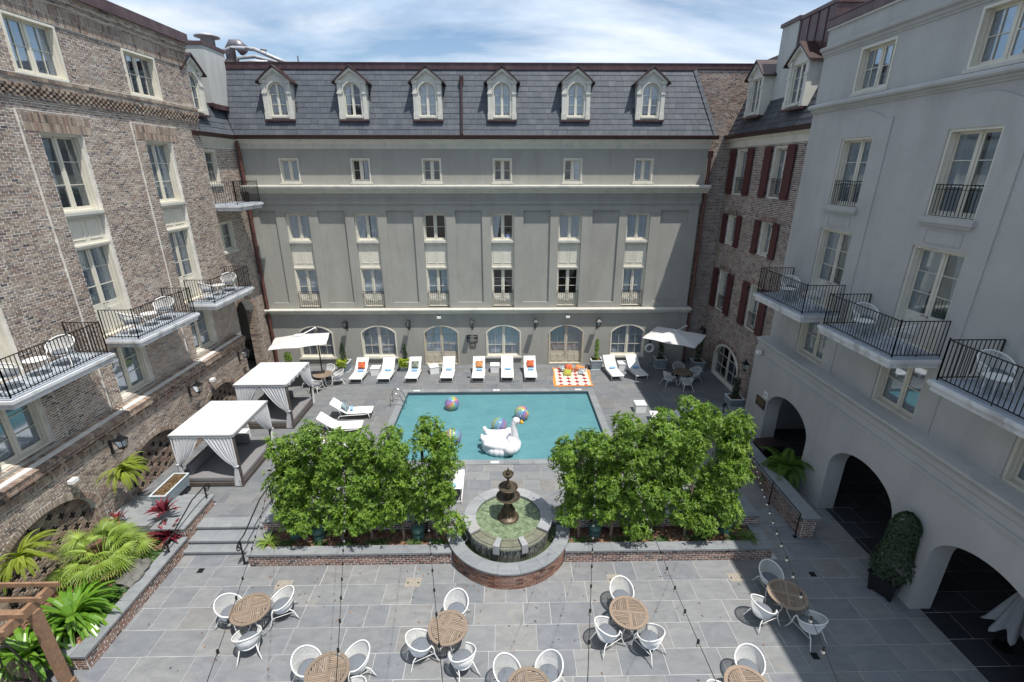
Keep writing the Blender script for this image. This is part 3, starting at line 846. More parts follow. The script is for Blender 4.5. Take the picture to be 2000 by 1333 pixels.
# hip slates at the right end
rows = []
for j in range(12):
    t = (j + .5) / 12; rows.append((rx1b + (rx1t - rx1b) * t - .02, RYA + (RYB - RYA) * t - .07, RZ0 + (RZ1 - RZ0) * t, .17, .03, .34, -tilt - .03, -atan2(rx1b - rx1t, 3.2), 0))
blocks(roof, 'hip_slate', rows, 'slate')
mb = MB(); mb.box(rx0 - .2, 13.2, RYB - .06, RYB + .25, RZ1 + .03, 17.13); mb.box(rx0 - .2, 13.2, RYB - .09, RYB + .28, 17.13, 17.17); mb.box(rx0, rx1t + .1, RYB - .09, RYB + .2, RZ1 - .02, RZ1 + .028)
mb.build('roof_fascia', 'copper', back)
mb = MB(); mb.box(rx0 - 3, 13.4, RYB + .25, RYB + 9, 16.6, 16.9); mb.box(rx0 - 3, 13.4, RYB + .65, RYB + 8.9, 0, 16.6); mb.build('flat_roof', 'copper', back)
# dormers
DM = {}
def dormer_meshes(square=False):
    W = 1.46; hw = W / 2; H = 1.80
    op = rect(-.42, .42, .14, 1.66) if square else arch_poly(-.42, .42, .14, 1.27, 1.70)
    face = curve_mesh('dormer_face', [(-hw, 0), (hw, 0), (hw, H), (0, H + .52), (-hw, H)], [op], 0, .16, 'dormer_paint')
    mb = MB()
    for s in (-1, 1):
        mb.box(s * hw - (.2 if s > 0 else 0), s * hw + (0 if s > 0 else .2), -.05, -.002, .06, H - .06)
        mb.box(s * hw - (.22 if s > 0 else .02), s * hw + (.02 if s > 0 else .22), -.075, -.002, .0, .3)
        mb.box(s * hw - (.23 if s > 0 else .03), s * hw + (.03 if s > 0 else .23), -.085, -.002, 1.18, 1.26)
        mb.box(s * hw - (.25 if s > 0 else .05), s * hw + (.05 if s > 0 else .25), -.10, -.002, H - .14, H)
    # raised arch moulding
    pts = []
    for k in range(17):
        a = pi * k / 16; pts.append((.45 * cos(a), 1.27 + .45 * sin(a)))
    for k in range(0 if square else 16):
        (a, b), (c, d) = pts[k], pts[k + 1]
        o = lambda p, q: (p * 1.13, 1.27 + (q - 1.27) * 1.13)
        mb.prism([(a, b), (c, d), o(c, d), o(a, b)], lambda p, q: (p, -.05, q), lambda p, q: (p, -.002, q))
    mb.box(-.44, .44, -.09, -.002, .06, .14)
    # sides (cheeks) back into the roof
    mb.box(-hw, -hw + .05, .16, 1.1, .0, H); mb.box(hw - .05, hw, .16, 1.1, .0, H)
    # raking cornice under the roof
    for s in (-1, 1):
        mb.prism([(s * (hw + .1), H - .02), (0, H + .56), (0, H + .42), (s * (hw - .02), H - .08)], lambda p, q: (p, -.14, q), lambda p, q: (p, -.003, q))
    dm = mb.mesh('t', 'dormer_paint'); body = join_meshes('dormer', [face, dm])
    rf = MB()
    for s in (-1, 1):
        rf.prism([(s * (hw + .2), H - .10), (0, H + .68), (0, H + .60), (s * (hw + .2), H - .16)], lambda p, q: (p, -.22, q), lambda p, q: (p, 1.5, q))
    rfm = rf.mesh('dormer_roof', 'gutter')
    # window leaf
    lp = []
    for s in (-1, 1):
        a, b = (.065, .37) if s > 0 else (-.37, -.065)
        for (za, zb_) in ((.22, .68), (.70, 1.14), (1.16, 1.61)):
            if za < 1.1 or square: lp.append(rect(a, b, za, zb_))
            else:
                xs = [b + (a - b) * k / 6 for k in range(7)]; tp = [(x, min(1.63, 1.27 + .37 * sqrt(max(0, 1 - (x / .385) ** 2)))) for x in xs]; lp.append([(a, za), (b, za)] + tp)
    fr = curve_mesh('dormer_window', op, lp, .09, .14, 'trim')
    panes = []
    for p in lp:
        q = MB(); q.prism(p, lambda a, b: (a, .112, b), lambda a, b: (a, .118, b)); panes.append(q.mesh('pane', 'glass'))
    room = MB(); room.add([(-.45, .17, .1), (.45, .17, .1), (.45, .9, .1), (-.45, .9, .1), (-.45, .17, 1.75), (.45, .17, 1.75), (.45, .9, 1.75), (-.45, .9, 1.75)], [(0, 1, 2, 3), (4, 7, 6, 5), (0, 3, 7, 4), (1, 5, 6, 2), (2, 6, 7, 3)])
    return body, rfm, fr, panes, room.mesh('room', 'room')
DM['a'] = dormer_meshes(); DM['b'] = dormer_meshes(True)
def dormer(parent, x, y, z, style='closed', seed=0, slate_roof=None):
    body, rfm, fr, panes, room = DM['b' if slate_roof else 'a']
    d = obj('dormer', body, parent, (x, y, z))
    obj('dormer_roof', rfm, d); obj('dormer_window', fr, d); 
    for p in panes: obj('pane', p, d)
    obj('room_interior', room, d)
    key = ('dc', style, seed % 3)
    if key not in _wc:
        _wc[key] = curtain_mesh(.84, 1.68, style, .12, seed % 3, 'curtain'); _wc[key].transform(Matrix.Translation((0, -.04, 0)))
    obj('curtain', _wc[key], d)
    if slate_roof:
        rows = []
        for s in (-1, 1):
            for j in range(4):
                t = (j + .5) / 4; hx = s * (.91 - .91 * t); hz = 1.65 + .68 * t + .055
                for k in range(5):
                    rows.append((hx, -.05 + k * .34, hz, .27, .33, .014, 0, s * atan2(.78, .91), 0))
        blocks(d, 'dormer_slate', rows, slate_roof)
    fl = MB(); fl.box(-.78, .78, -.10, .02, -.10, -.01); fl.build('flashing', 'copper', d)
for i, c in enumerate(COLX): dormer(back, c, -.18, 14.42, ['closed', 'left', 'closed', 'closed', 'closed', 'closed'][i], i)
# downpipe in the roof, vent
mb = MB(); mb.box(-2.14 - .05, -2.14 + .05, -.36, -.26, 13.66, 13.75); mb.prism([(-2.19, 0), (-2.09, 0), (-2.09, 1), (-2.19, 1)], lambda a, b: (a, RYA - .1 + (RYB - RYA) * b * .78, 13.7 + 2.5 * b), lambda a, b: (a, RYA - .2 + (RYB - RYA) * b * .78, 13.7 + 2.5 * b))
mb.box(-2.24, -2.04, .20, .55, 16.15, 16.5); mb.build('roof_downpipe', 'gutter', back)
# corner downpipes
mb = MB(); mb.tube([(-14.0, -.30, 13.5), (-14.0, -.22, 13.2), (-14.02, -.12, 12.8), (-14.02, -.12, .6)], .085, 8)
for z in (11.9, 9.4, 7.0, 4.6, 2.4): mb.tube([(-14.02, -.12, z), (-14.02, -.12, z + .12)], .105, 8)
mb.build('downpipe', 'downpipe', back)
mb = MB(); mb.box(11.12, 11.42, .0, .16, 12.55, 12.9); mb.tube([(11.30, .08, 12.9), (11.3, .08, .5)], .09, 8)
for z in (11.3, 8.8, 6.4, 4.6, 2.4): mb.tube([(11.3, .08, z), (11.3, .08, z + .12)], .11, 8)
mb.build('downpipe', 'downpipe', back)
# two plaques by the glazed door
M['plaque'] = simple('dark_bronze_plaque', (0.018, 0.016, 0.016), .4); M['lettering'] = simple('pale_lettering', (0.62, 0.60, 0.55), .6)
def text_lines(parent, lines, cx, zt, size, y, lead=1.25, mat='lettering'):
    for k, t in enumerate(lines):
        cu = bpy.data.curves.new('t', 'FONT'); cu.body = t; cu.size = size; cu.align_x = 'CENTER'; cu.extrude = .002
        ob = bpy.data.objects.new('t', cu); COL.objects.link(ob)
        me = bpy.data.meshes.new_from_object(ob.evaluated_get(bpy.context.evaluated_depsgraph_get()))
        bpy.data.objects.remove(ob); bpy.data.curves.remove(cu)
        me.transform(Matrix(((1, 0, 0, cx), (0, 0, -1, y), (0, 1, 0, zt - size * lead * (k + .8)), (0, 0, 0, 1)))); me.materials.clear(); me.materials.append(M[mat])
        obj('lettering', me, parent)
s1 = thing('wall_sign', 'larger upper black plaque with pale lettering right of the left glazed door', 'sign', (-1.96, BY - .02, 0))
mb = MB(); mb.box(-.33, .33, -.02, .018, 1.98, 2.42); mb.build('plate', 'plaque', s1)
def print_lines(parent, lines, y, mat='lettering'):
    # rows of small printed words too small to read: (z, half width, height)
    mb = MB()
    for z, hw, h in lines:
        x = -hw
        while x < hw - .01:
            w = min(random.uniform(.02, .06), hw - x); mb.box(x, x + w, y - .003, y, z - h / 2, z + h / 2); x += w + .014
    mb.build('lettering', mat, parent)
print_lines(s1, [(2.385, .07, .022), (2.325, .26, .028), (2.255, .10, .022), (2.195, .14, .022), (2.125, .27, .026), (2.06, .29, .022), (2.01, .10, .015)], -.021)
s2 = thing('wall_sign', 'smaller black plaque hung just below the big rule plaque on the sage wall', 'sign', (-1.94, BY - .02, 0))
mb = MB(); mb.box(-.18, .18, -.02, .018, 1.62, 1.90); mb.build('plate', 'plaque', s2)
print_lines(s2, [(1.835, .12, .026), (1.765, .14, .022), (1.665, .14, .022)], -.021)
# ---------------------------------------------------------------- left brick building (faces +x); local x = world y
LX = -14.0
left = thing('brick_building', 'tall weathered brown brick building on the left with cream windows and three white balconies', 'building', (LX, 0, 0), pi / 2)
lx0, lx1 = 1.5, 24.15
LC = [12.15, 16.60, 21.10]
LCW = [3.25, 7.7] + LC
holes = []; cuts = []
def addhole(a, b, z0, z1): holes.append(rect(a, b, z0, z1)); cuts.append(cut_rect(a, b, z0, z1))
for c in LCW:
    addhole(c - .88 + (.0), c + .88, 14.62, 16.17)
    addhole(c - .78, c + .78, 6.36, 13.04)
    addhole(c - .78, c + .90, 4.02, 5.95)
obj('wall', curve_mesh('wall', rect(lx0, lx1, 3.6, 17.2), holes, 0, .5, 'mortar'), left)
lwall = left.children[0] if left.children else None
lwall = [o for o in bpy.data.objects if o.parent == left and o.name.startswith('wall')][0]
BAYS = [(c - 1.32, c + 1.32, 13.62) for c in LCW]
R = []
zb0, zb1 = 3.88, 13.88
for (a_, b_, zt_), c_ in zip([(c - 1.32, c + 1.32, 13.62) for c in LCW], LCW):
    hl = [rect(c_ - .78, c_ + .78, 6.36, 13.04), rect(c_ - .78, c_ + .90, 4.02, 5.95)]
    obj('window_bay', curve_mesh('bay', rect(a_, b_, 3.85, zt_), hl, -.044, -.002, 'mortar'), left)
mb = MB(); mb.box(lx0, lx1, -.045, -.001, 16.2, 16.73); mb.box(lx0, lx1, -.09, -.001, 16.74, 16.9); mb.box(lx0, lx1, -.14, -.001, 16.905, 17.06); mb.box(lx0, lx1, -.18, -.001, 17.065, 17.195); mb.box(lx0, lx1, -.10, -.001, 14.30, 14.565); mb.box(lx0, lx1, -.04, -.001, 13.9, 14.0); mb.build('brick_bands', 'mortar', left)
R += brick_rows(lx0, lx1, zb0, 13.90, cuts + [cut_rect(a, b, zb0 - 1, zt) for a, b, zt in BAYS], d=.06)
for c, (a, b, zt) in zip(LCW, BAYS): R += brick_rows(a, b, zb0, zt, cuts + [cut_rect(c - 1.22, c + 1.22, 13.05, 13.56)], yf=-.05, d=.09)
for c in LCW: R += soldiers(c - 1.22, c + 1.22, 13.05, 13.31, yf=-.06) + soldiers(c - 1.22, c + 1.22, 13.31, 13.56, yf=-.06)
# dentil band
R += brick_rows(lx0, lx1, 13.90, 13.98, yf=-.05, d=.1)
n = int((lx1 - lx0) / .215)
for j, (z, ph) in enumerate(((13.98, 0), (14.06, .5), (14.14, 0), (14.22, .5))):
    for i in range(n):
        x = lx0 + (i + .5 + ph) * .215
        if x < lx1 - .06: R.append((x, -.045 - .012 * j, z + .04, .105, .10, .068, 0, 0, 0)); 
R += brick_rows(lx0, lx1, 14.30, 14.46, yf=-.11, d=.15) 
R += brick_rows(lx0, lx1, 14.46, 14.57, yf=-.14, d=.18, H0=.11)
R += brick_rows(lx0, lx1, 14.60, 16.20, cuts)
R += soldiers(lx0, lx1, 16.21, 16.47, yf=-.05, d=.09) + soldiers(lx0, lx1, 16.47, 16.72, yf=-.05, d=.09)
R += brick_rows(lx0, lx1, 16.73, 16.89, yf=-.10, d=.14) + brick_rows(lx0, lx1, 16.89, 17.05, yf=-.15, d=.19) + brick_rows(lx0, lx1, 17.05, 17.20, yf=-.19, d=.23)
blocks(lwall, 'brick', R, 'brick', 300, 'brick_courses')
mb = MB()
for a, b, zt in BAYS: mb.box(a - .02, a - .001, -.052, .02, 5.2, zt + .02); mb.box(a - .001, b, -.052, .02, zt + .001, zt + .02)
mb.build('mortar_fillet', 'mortar', left)
# end return at the corner (brick edge)
mb = MB(); mb.box(lx0, lx1 + .03, -.22, .5, 17.2, 17.22); mb.box(lx0, lx1 + .05, -.27, -.20, 17.13, 17.47); mb.box(lx1 - .02, lx1 + .05, -.198, .5, 17.13, 17.47); mb.box(lx0, lx1 + .05, -.27, .6, 17.472, 17.50)
mb.build('parapet_cap', 'copper', left)
mb = MB(); mb.box(lx0, lx1, -.125, .02, 14.571, 14.60); mb.build('stone_band', 'trim_light', left)
stl_t = ['closed', 'closed', 'closed', 'closed', 'left']
for i, c in enumerate(LCW):
    window(left, c, 14.62, 16.17, 1.76, cols=2, rows=2, style=stl_t[i], seed=i, y=.02, sill=False, casing_out=.06)
    window(left, c, 10.66, 13.04, 1.56, rows=3, style=['closed', 'closed', 'left', 'left', 'closed'][i], seed=i + 1, y=.10, sill=False, casing_out=.04)
    mb = MB(); mb.box(c - .79, c + .79, -.06, .2, 10.56, 10.655); mb.box(c - .775, c + .775, -.03, .2, 10.50, 10.559); mb.build('window_sill', 'trim_light', left)
    mb = MB(); mb.box(c - .775, c + .775, .14, .32, 9.56, 10.5)
    for sg in (-1, 1): panel_inset(mb, c + sg * .36 - .27, c + sg * .36 + .27, 9.75, 10.38, .14, .018, .02)
    mb.box(c - .775, c + .775, .04, .139, 9.54, 9.60); mb.build('spandrel_panel', 'trim', left)
    window(left, c, 6.38, 9.54, 1.56, rows=3, style='closed' if i != 3 else 'closed', door=1.0, seed=i, y=.10, sill=False, casing_out=.04)
    window(left, c + .06, 4.02, 5.95, 1.68, rows=3, style='closed', seed=i + 1, y=.10, sill=False, casing_out=.02)
    mb = MB(); mb.box(c - .85, c + .97, -.10, .25, 3.93, 4.015); mb.build('window_sill', 'sill_stone', left)
# balconies
def balcony(parent, x0, x1, y_out, z, nm='balcony', th=.30):
    b = MB(); b.box(x0, x1, y_out, -.002, z - .04, z); b = b.build('balcony', 'balcony_floor', parent)
    s = MB(); s.box(x0 - .05, x1 + .05, y_out - .05, -.003, z - .13, z - .042); s.box(x0 - .02, x1 + .02, y_out - .02, -.004, z - .17, z - .131); s.box(x0 + .02, x1 - .02, y_out + .02, -.005, z - th, z - .171)
    s.build('balcony_slab', 'balcony', b)
    r = MB(); H = 1.06; i_ = .07
    X0, X1, Y0 = x0 + i_, x1 - i_, y_out + i_
    def bars(a, b_, fixed, along):
        Ln = b_ - a; n = max(2, round(Ln / .115))
        for k in range(n + 1):
            t = a + Ln * k / n; big = .014 if k in (0, n) else .0075; lowz = z + .005 if (k in (0, n) or k == n // 2) else z + .075
            if along == 'x': r.box(t - big, t + big, fixed - big, fixed + big, lowz, z + H - .02)
            else: r.box(fixed - big, fixed + big, t - big, t + big, lowz, z + H - .02)
        for zz in (z + .06, z + H - .02):
            if along == 'x': r.box(a, b_, fixed - .016, fixed + .016, zz, zz + .022)
            else: r.box(fixed - .0155, fixed + .0155, a, b_, zz + .0005, zz + .0215)
    bars(X0, X1, Y0, 'x'); bars(Y0, -.03, X0, 'y'); bars(Y0, -.03, X1, 'y')
    for (a, c_) in ((X0, Y0), (X1, Y0)): r.lathe([(0, 0.0), (.022, .01), (.022, .03), (.010, .045), (0, .06)], 8, (a, c_, z + H))
    r.build('balcony_railing', 'iron', b)
    return b
for a, b_ in ((11.25, 14.62), (15.87, 19.22), (20.55, 23.85), (2.4, 5.8), (6.8, 10.1)): balcony(left, a, b_, -1.23, 6.38)
# lower wall, 0.4 m proud, with blind arched niches
LB = -.40; lx1 = 23.5
niche = [(11.62, 1.62), (16.25, 1.45), (20.85, 1.35), (7.2, 1.62), (2.9, 1.4)]
holes = []; cuts = []
for c, h in niche:
    zt = 2.42 if c < 14 else 2.25; holes.append(arch_poly(c - h, c + h, .0, 1.35, zt)); cuts.append(cut_arch(c - h, c + h, 0, 1.35, zt, .23))
nholes = holes
o = obj('wall', curve_mesh('wall', rect(lx0, lx1, -.05, 3.9), holes, LB, -.003, 'mortar'), left); lw = o
R = brick_rows(lx0, lx1, .0, 3.12, cuts, yf=LB - .008, d=.06)
for c, h in niche:
    zt = 2.42 if c < 14 else 2.25
    R += arch_ring(c - h, c + h, 1.35, zt, yf=LB - .02)
    for s_ in (-1, 1):
        z = 0.04
        while z < 1.33: R.append((c + s_ * (h + .11), LB - .012 + .03, z + .033, .21, .06, .066, 0, 0, 0)); z += .0785
    # reveal
    for s_ in (-1, 1):
        z = .04
        while z < 1.33: R.append((c + s_ * (h + .004), LB + .10, z + .033, .03, .19, .066, 0, 0, 0)); z += .0785
mb = MB(); mb.box(lx0, lx1, LB - .024, LB - .001, 3.12, 3.43); mb.box(lx0, lx1, LB - .03, LB - .001, 3.435, 3.67); mb.box(lx0, lx1, LB - .122, LB - .001, 3.68, 3.80); mb.build('brick_bands', 'mortar', left)
# corbelled head courses
R += brick_rows(lx0, lx1, 3.12, 3.20, yf=LB - .03, d=.08)
R += soldiers(lx0, lx1, 3.20, 3.42, yf=LB - .03, d=.08)
k = 0; x = lx0
while x < lx1 - .2:
    R.append((x + .1, LB - .05, 3.47, .2, .12, .068, 0, 0, 0))
    if k % 2: R.append((x + .1, LB - .07, 3.55, .1, .12, .068, 0, 0, 0))
    R.append((x + .1, LB - .085, 3.63, .205, .14, .068, 0, 0, 0)); x += .215; k += 1
R += soldiers(lx0, lx1, 3.68, 3.80, yf=LB - .13, d=.18)
# sloping brick weathering on top of the ledge
n = int((lx1 - lx0) / .078)
for i in range(n): R.append((lx0 + (i + .5) * .078, LB + .10, 3.855, .066, .50, .06, .17, 0, 0))
blocks(lw, 'brick', R, 'brick', 300, 'brick_courses')
# niche backs with pierced crosses
mb = MB(); mb.box(lx0, lx1, -.16, -.155, 0, 2.6); nb = mb.build('niche_back', 'mortar', lw)
mbx = MB(); Rn = []
for c, h in niche:
    zt = 2.42 if c < 14 else 2.25
    cr = []
    rowi = 0; z = .42
    while z < zt - .25:
        x = c - h + .3 + (rowi % 2) * .33
        while x < c + h - .2:
            t = (z + .2 - 1.35) / (zt - 1.35)
            if t < 0 or abs(x - c) < h * sqrt(max(0, 1 - t * t)) - .18: cr.append((x, z))
            x += .66
        z += .235; rowi += 1
    cc_ = [cut_rect(x - .12, x + .12, z - .038, z + .038) for x, z in cr] + [cut_rect(x - .045, x + .045, z - .115, z + .115) for x, z in cr]
    lim = [cut_rect(-50, -49, 0, 0)]
    inv = lambda z, c=c, h=h, zt=zt: None
    rr = brick_rows(c - h, c + h, 0, zt, cc_, yf=-.19, d=.035)
    for q in rr:
        t = (q[2] - 1.35) / (zt - 1.35)
        w = h * sqrt(max(0, 1 - t * t)) if t > 0 else h
        if abs(q[0] - c) < w + .05: Rn.append(q)
    for x, z in cr:
        mbx.box(x - .12, x + .12, -.165, -.15, z - .038, z + .038); mbx.box(x - .045, x + .045, -.166, -.149, z - .115, z + .115)
blocks(nb, 'brick', Rn, 'brick', 260, 'brick_courses')
M['hole'] = simple('open_joint_darkness', (0.012, 0.011, 0.010), .95)
mbx.build('pierced_crosses', 'hole', lw)

# ---------------------------------------------------------------- left wing (brick + mansard) between left and back buildings
lw2 = thing('brick_wing', 'short brick wing with slate mansard and pale chimney in the far left corner', 'building', (-14.25, 0, 0), pi / 2)
wx0, wx1 = 24.0, 27.5
holes = [rect(24.05, 25.5, 11.28, 12.85), rect(24.1, 25.75, 7.98, 9.45), arch_poly(24.25, 26.35, .4, 4.2, 5.3)]
wl_ = obj('wall', curve_mesh('wall', rect(wx0, wx1, 0, 13.0), holes, 0, .5, 'mortar'), lw2)
cuts = [cut_rect(24.05, 25.5, 11.28, 12.85), cut_rect(24.1, 25.75, 7.98, 9.45), cut_arch(24.25, 26.35, .4, 4.2, 5.3, .22)]
R = brick_rows(wx0, wx1, .4, 12.98, cuts, d=.06) + arch_ring(24.25, 26.35, 4.2, 5.3)
z = .46
while z < 4.2:
    R.append((24.14, .02, z + .033, .20, .06, .066, 0, 0, 0)); R.append((26.46, .02, z + .033, .20, .06, .066, 0, 0, 0)); z += .0785
z = .46
while z < 4.4:
    for q in (.0, .25): R.append((26.342, q + .12 + (.0 if int(z * 12) % 2 else .0), z + .033, .03, .235, .066, 0, 0, 0))
    z += .0785
blocks(wl_, 'brick', R, 'brick', 150, 'brick_courses')
window(lw2, 24.78, 11.28, 12.85, 1.44, rows=3, style='none', sill=True)
window(lw2, 24.93, 7.98, 9.45, 1.64, rows=2, style='none', sill=True)
mb = MB(); mb.box(23.0, 29.5, 2.6, 2.9, 0, 6); mb.box(22.0, 28.95, .5, 2.6, 5.4, 5.6); mb.box(28.5, 28.75, -.3, 2.6, .0, 6); mb.box(22.6, 22.8, .5, 2.6, 0, 6); mb.build('passage_wall', 'stucco', lw2)
mb = MB(); mb.box(22.8, 28.5, .0, 2.6, .38, .452); mb.build('passage_floor', 'deck_joint', lw2)
moulding(wx0, wx1, [(.3, 13.0), (-.03, 13.0), (-.05, 13.2), (-.2, 13.34), (-.30, 13.40), (-.30, 13.44), (.3, 13.44)]).build('eaves_cornice', 'trim_light', lw2)
moulding(wx0 - .5, wx1 + .4, [(.3, 13.44), (-.32, 13.44), (-.42, 13.50), (-.44, 13.62), (.3, 13.62)]).build('gutter', 'gutter', lw2)
r2 = MB(); r2.add([(22.5, -.22, 13.62), (28.0, -.22, 13.62), (28.6, 1.1, 16.86), (22.5, 1.1, 16.86)], [(0, 1, 2, 3)]); r2 = r2.build('mansard_roof', 'slate_bed', lw2)
slates(r2, lambda t: 22.5, lambda t: 27.35 + .9 * t, -.22, 13.62, 1.1, 16.86, 'slate', 12, (.36, .42))
dormer(lw2, 24.55, -.12, 14.4, 'closed', 1)
mb = MB(); mb.box(22.0, 29, 1.0, 1.3, 16.86, 17.2); mb.build('roof_fascia', 'copper', lw2)
mb = MB(); mb.prism([(27.15, 13.7), (27.45, 13.7), (28.1, 16.8), (27.95, 16.8)], lambda a, b: (a, (b - 13.62) / 3.24 * 1.32 - .30, b), lambda a, b: (a + .25, (b - 13.62) / 3.24 * 1.32 - .30, b)); mb.build('valley_flashing', 'copper', lw2)
ch = MB(); ch.box(26.25, 28.15, .02, 1.3, 15.0, 17.55); ch.build('chimney', 'chimney', lw2)
ch = MB(); ch.box(26.20, 28.2, -.03, 1.4, 17.55, 17.70); ch.box(26.22, 26.30, -.02, 1.0, 14.9, 15.05); ch.box(26.2, 28.2, -.06, .02, 14.80, 15.02); ch.build('chimney_cap', 'copper', lw2)

# ---------------------------------------------------------------- right wing (brick, shutters, mansard)
RX = 12.55
rw = thing('brick_wing', 'reddish brick wing with oxblood shutters, slate mansard and two dormers in the far right corner', 'building', (RX, 0, 0), -pi / 2)
# local x = -world y
holes = []; cuts = []
WY = [26.46, 22.84]
specs = []
for wy in WY:
    for (z0, z1, hw) in ((10.72, 12.95, .58), (8.02, 9.62, .52), (4.26, 6.52, .55)):
        holes.append(rect(-wy - hw, -wy + hw, z0, z1)); cuts.append(cut_rect(-wy - hw, -wy + hw, z0, z1)); specs.append((wy, z0, z1, hw))
holes.append(seg_poly(-26.2, -23.2, .40, 1.75, 2.62)); cuts.append(cut_arch(-26.2, -23.2, .4, 1.6, 2.62, .22))
rwl = obj('wall', curve_mesh('wall', rect(-28.1, -20.15, 0, 13.05), holes, 0, .5, 'mortar_right'), rw)
R = brick_rows(-28.1, -20.15, .4, 13.03, cuts, d=.06) + arch_ring(-26.2, -23.2, 1.75, 2.62)
z = .42
while z < 1.7:
    for s_ in (-1, 1): R.append((-24.7 + s_ * 1.61, .02, z + .033, .20, .06, .066, 0, 0, 0))
    z += .0785
for wy, z0, z1, hw in specs:
    if z1 < 12: R += soldiers(-wy - hw - .15, -wy + hw + .15, z1 + .01, z1 + .26, yf=-.025)
blocks(rwl, 'brick', R, 'brick_right', 300, 'brick_courses')
for i, (wy, z0, z1, hw) in enumerate(specs):
    tall = z1 - z0 > 2
    window(rw, -wy, z0, z1, 2 * hw, rows=3 if tall else 2, style='closed', seed=i, y=.10, sill=True, casing_out=.06, rail=(.05, .85, 2 * hw - .1) if tall else None)
    for s_ in (-1, 1):
        so = MB(); w = .62 if tall else .5; xc = -wy + s_ * (hw + .07 + w / 2)
        nb_ = 5
        sh = obj('shutter', MB().box(-w / 2, w / 2, .0, .02, 0, z1 - z0 + .06).mesh('shutter', 'shutter'), rw, (xc, -.09, z0 - .03))
        hh = z1 - z0 + .06
        bd = ('sb', round(w, 2), round(hh, 2))
        if bd not in _wc: _wc[bd] = MB().box(-w / nb_ / 2 + .006, w / nb_ / 2 - .006, -.014, -.001, .01, hh - .01).mesh('shutter_board', 'shutter')
        for k in range(nb_): obj('shutter_board', _wc[bd], sh, ((k + .5) * w / nb_ - w / 2, 0, 0))
        bt = MB()
        for zz in (hh * .1, hh * .5, hh * .9): bt.box(-w / 2 + .01, w / 2 - .01, -.032, -.015, zz - .06, zz + .06)
        bt.build('batten', 'shutter', sh)
        hg = MB()
        for zz in (hh * .1, hh * .9): hg.box(-s_ * (w / 2) - .03, -s_ * (w / 2) + .03, -.045, .08, zz - .015, zz + .015)
        hg.build('hinge', 'iron', sh)
window(rw, -24.7, .42, 2.62, 3.0, rise=.87, cols=2, rows=3, style='none', sill=True, casing_out=.05)
moulding(-28.1, -20.2, [(.3, 13.06), (-.04, 13.06), (-.06, 13.1), (-.06, 13.36), (-.2, 13.44), (-.28, 13.50), (.3, 13.50)]).build('eaves_cornice', 'trim', rw)
moulding(-28.7, -20.15, [(.3, 13.502), (-.30, 13.502), (-.42, 13.56), (-.44, 13.70), (.3, 13.70)]).build('gutter', 'gutter', rw)
r3 = MB(); r3.add([(-28.7, -.2, 13.7), (-20.15, -.2, 13.7), (-20.15, 1.1, 17.0), (-28.7, 1.1, 17.0)], [(0, 1, 2, 3)]); r3 = r3.build('mansard_roof', 'slate_bed', rw)
slates(r3, lambda t: -28.7, lambda t: -20.2, -.2, 13.7, 1.1, 17.0, 'slate_dark', 13, (.30, .42))
dormer(rw, -25.85, -.14, 14.45, 'closed', 0, 'slate'); dormer(rw, -22.3, -.14, 14.45, 'closed', 2, 'slate')
mb = MB(); mb.box(-30, -20, 1.0, 1.3, 16.98, 17.25); mb.build('roof_fascia', 'copper', rw)
ch = MB(); ch.box(-25.1, -23.75, .3, 1.6, 14.6, 18.05); ch.build('chimney', 'chimney', rw)
ch = MB(); ch.box(-25.18, -23.68, .22, 1.7, 18.05, 18.2); ch.build('chimney_cap', 'copper', rw)
ch = MB(); ch.box(-23.68, -21.3, .30, 3.0, 16.2, 18.0); ch.box(-23.72, -21.25, .25, 3.1, 18.0, 18.14)
for k in range(4): ch.box(-23.6 + k * .6, -23.58 + k * .6, .27, .30, 16.2, 18.0)
ch.build('copper_penthouse', 'copper', rw)
mb = MB(); mb.prism([(-23.72, 14.55), (-23.62, 14.55), (-23.62, 18.0), (-23.72, 18.0)], lambda a, b: (a, .27 if b < 15 else .62, b), lambda a, b: (a, 1.6, b)); mb.build('flashing', 'copper', rw)
mb = MB(); mb.tube([(-20.28, -.12, 13.4), (-20.28, -.10, 2.6), (-20.36, -.10, 2.4), (-20.36, -.10, .6)], .085, 8)
for z in (11, 8.5, 6, 3.2): mb.tube([(-20.28, -.11, z), (-20.28, -.11, z + .1)], .105, 8)
mb.build('downpipe', 'gutter', rw)
# brick wall that faces the camera between back building and right wing
bw = thing('brick_wall', 'tall strip of bare reddish brick wall closing the gap beside the mansard roof', 'wall', (0, 28.1, 0))
ww = MB(); ww.box(9.93, 13.4, 0, .4, 0, 16.85); ww = ww.build('wall', 'mortar_right', bw)
R = brick_rows(9.92, 13.4, .4, 16.84, yf=-.008, d=.05)
blocks(ww, 'brick', R, 'brick_right', 300, 'brick_courses')

# ---------------------------------------------------------------- right stucco building (faces -x); local x = -world y
GX = 12.1
rb = thing('stucco_building', 'grey stucco building along the right with arcade of arches, cornices and three white balconies', 'building', (GX, 0, 0), -pi / 2)
gx0, gx1 = -20.2, -1.5
GC = [17.36, 13.05, 8.72, 4.4]
holes = []
for c in GC:
    holes += [rect(-c - .79, -c + .79, 14.42, 15.82), rect(-c - .77, -c + .77, 10.74, 13.0), rect(-c - .86, -c + .86, 6.98, 9.9), rect(-c - .83, -c + .83, 4.86, 6.62)]
obj('upper_wall', curve_mesh('wall', rect(gx0, gx1, 4.6, 16.85), holes, 0, .5, 'stucco_right'), rb)
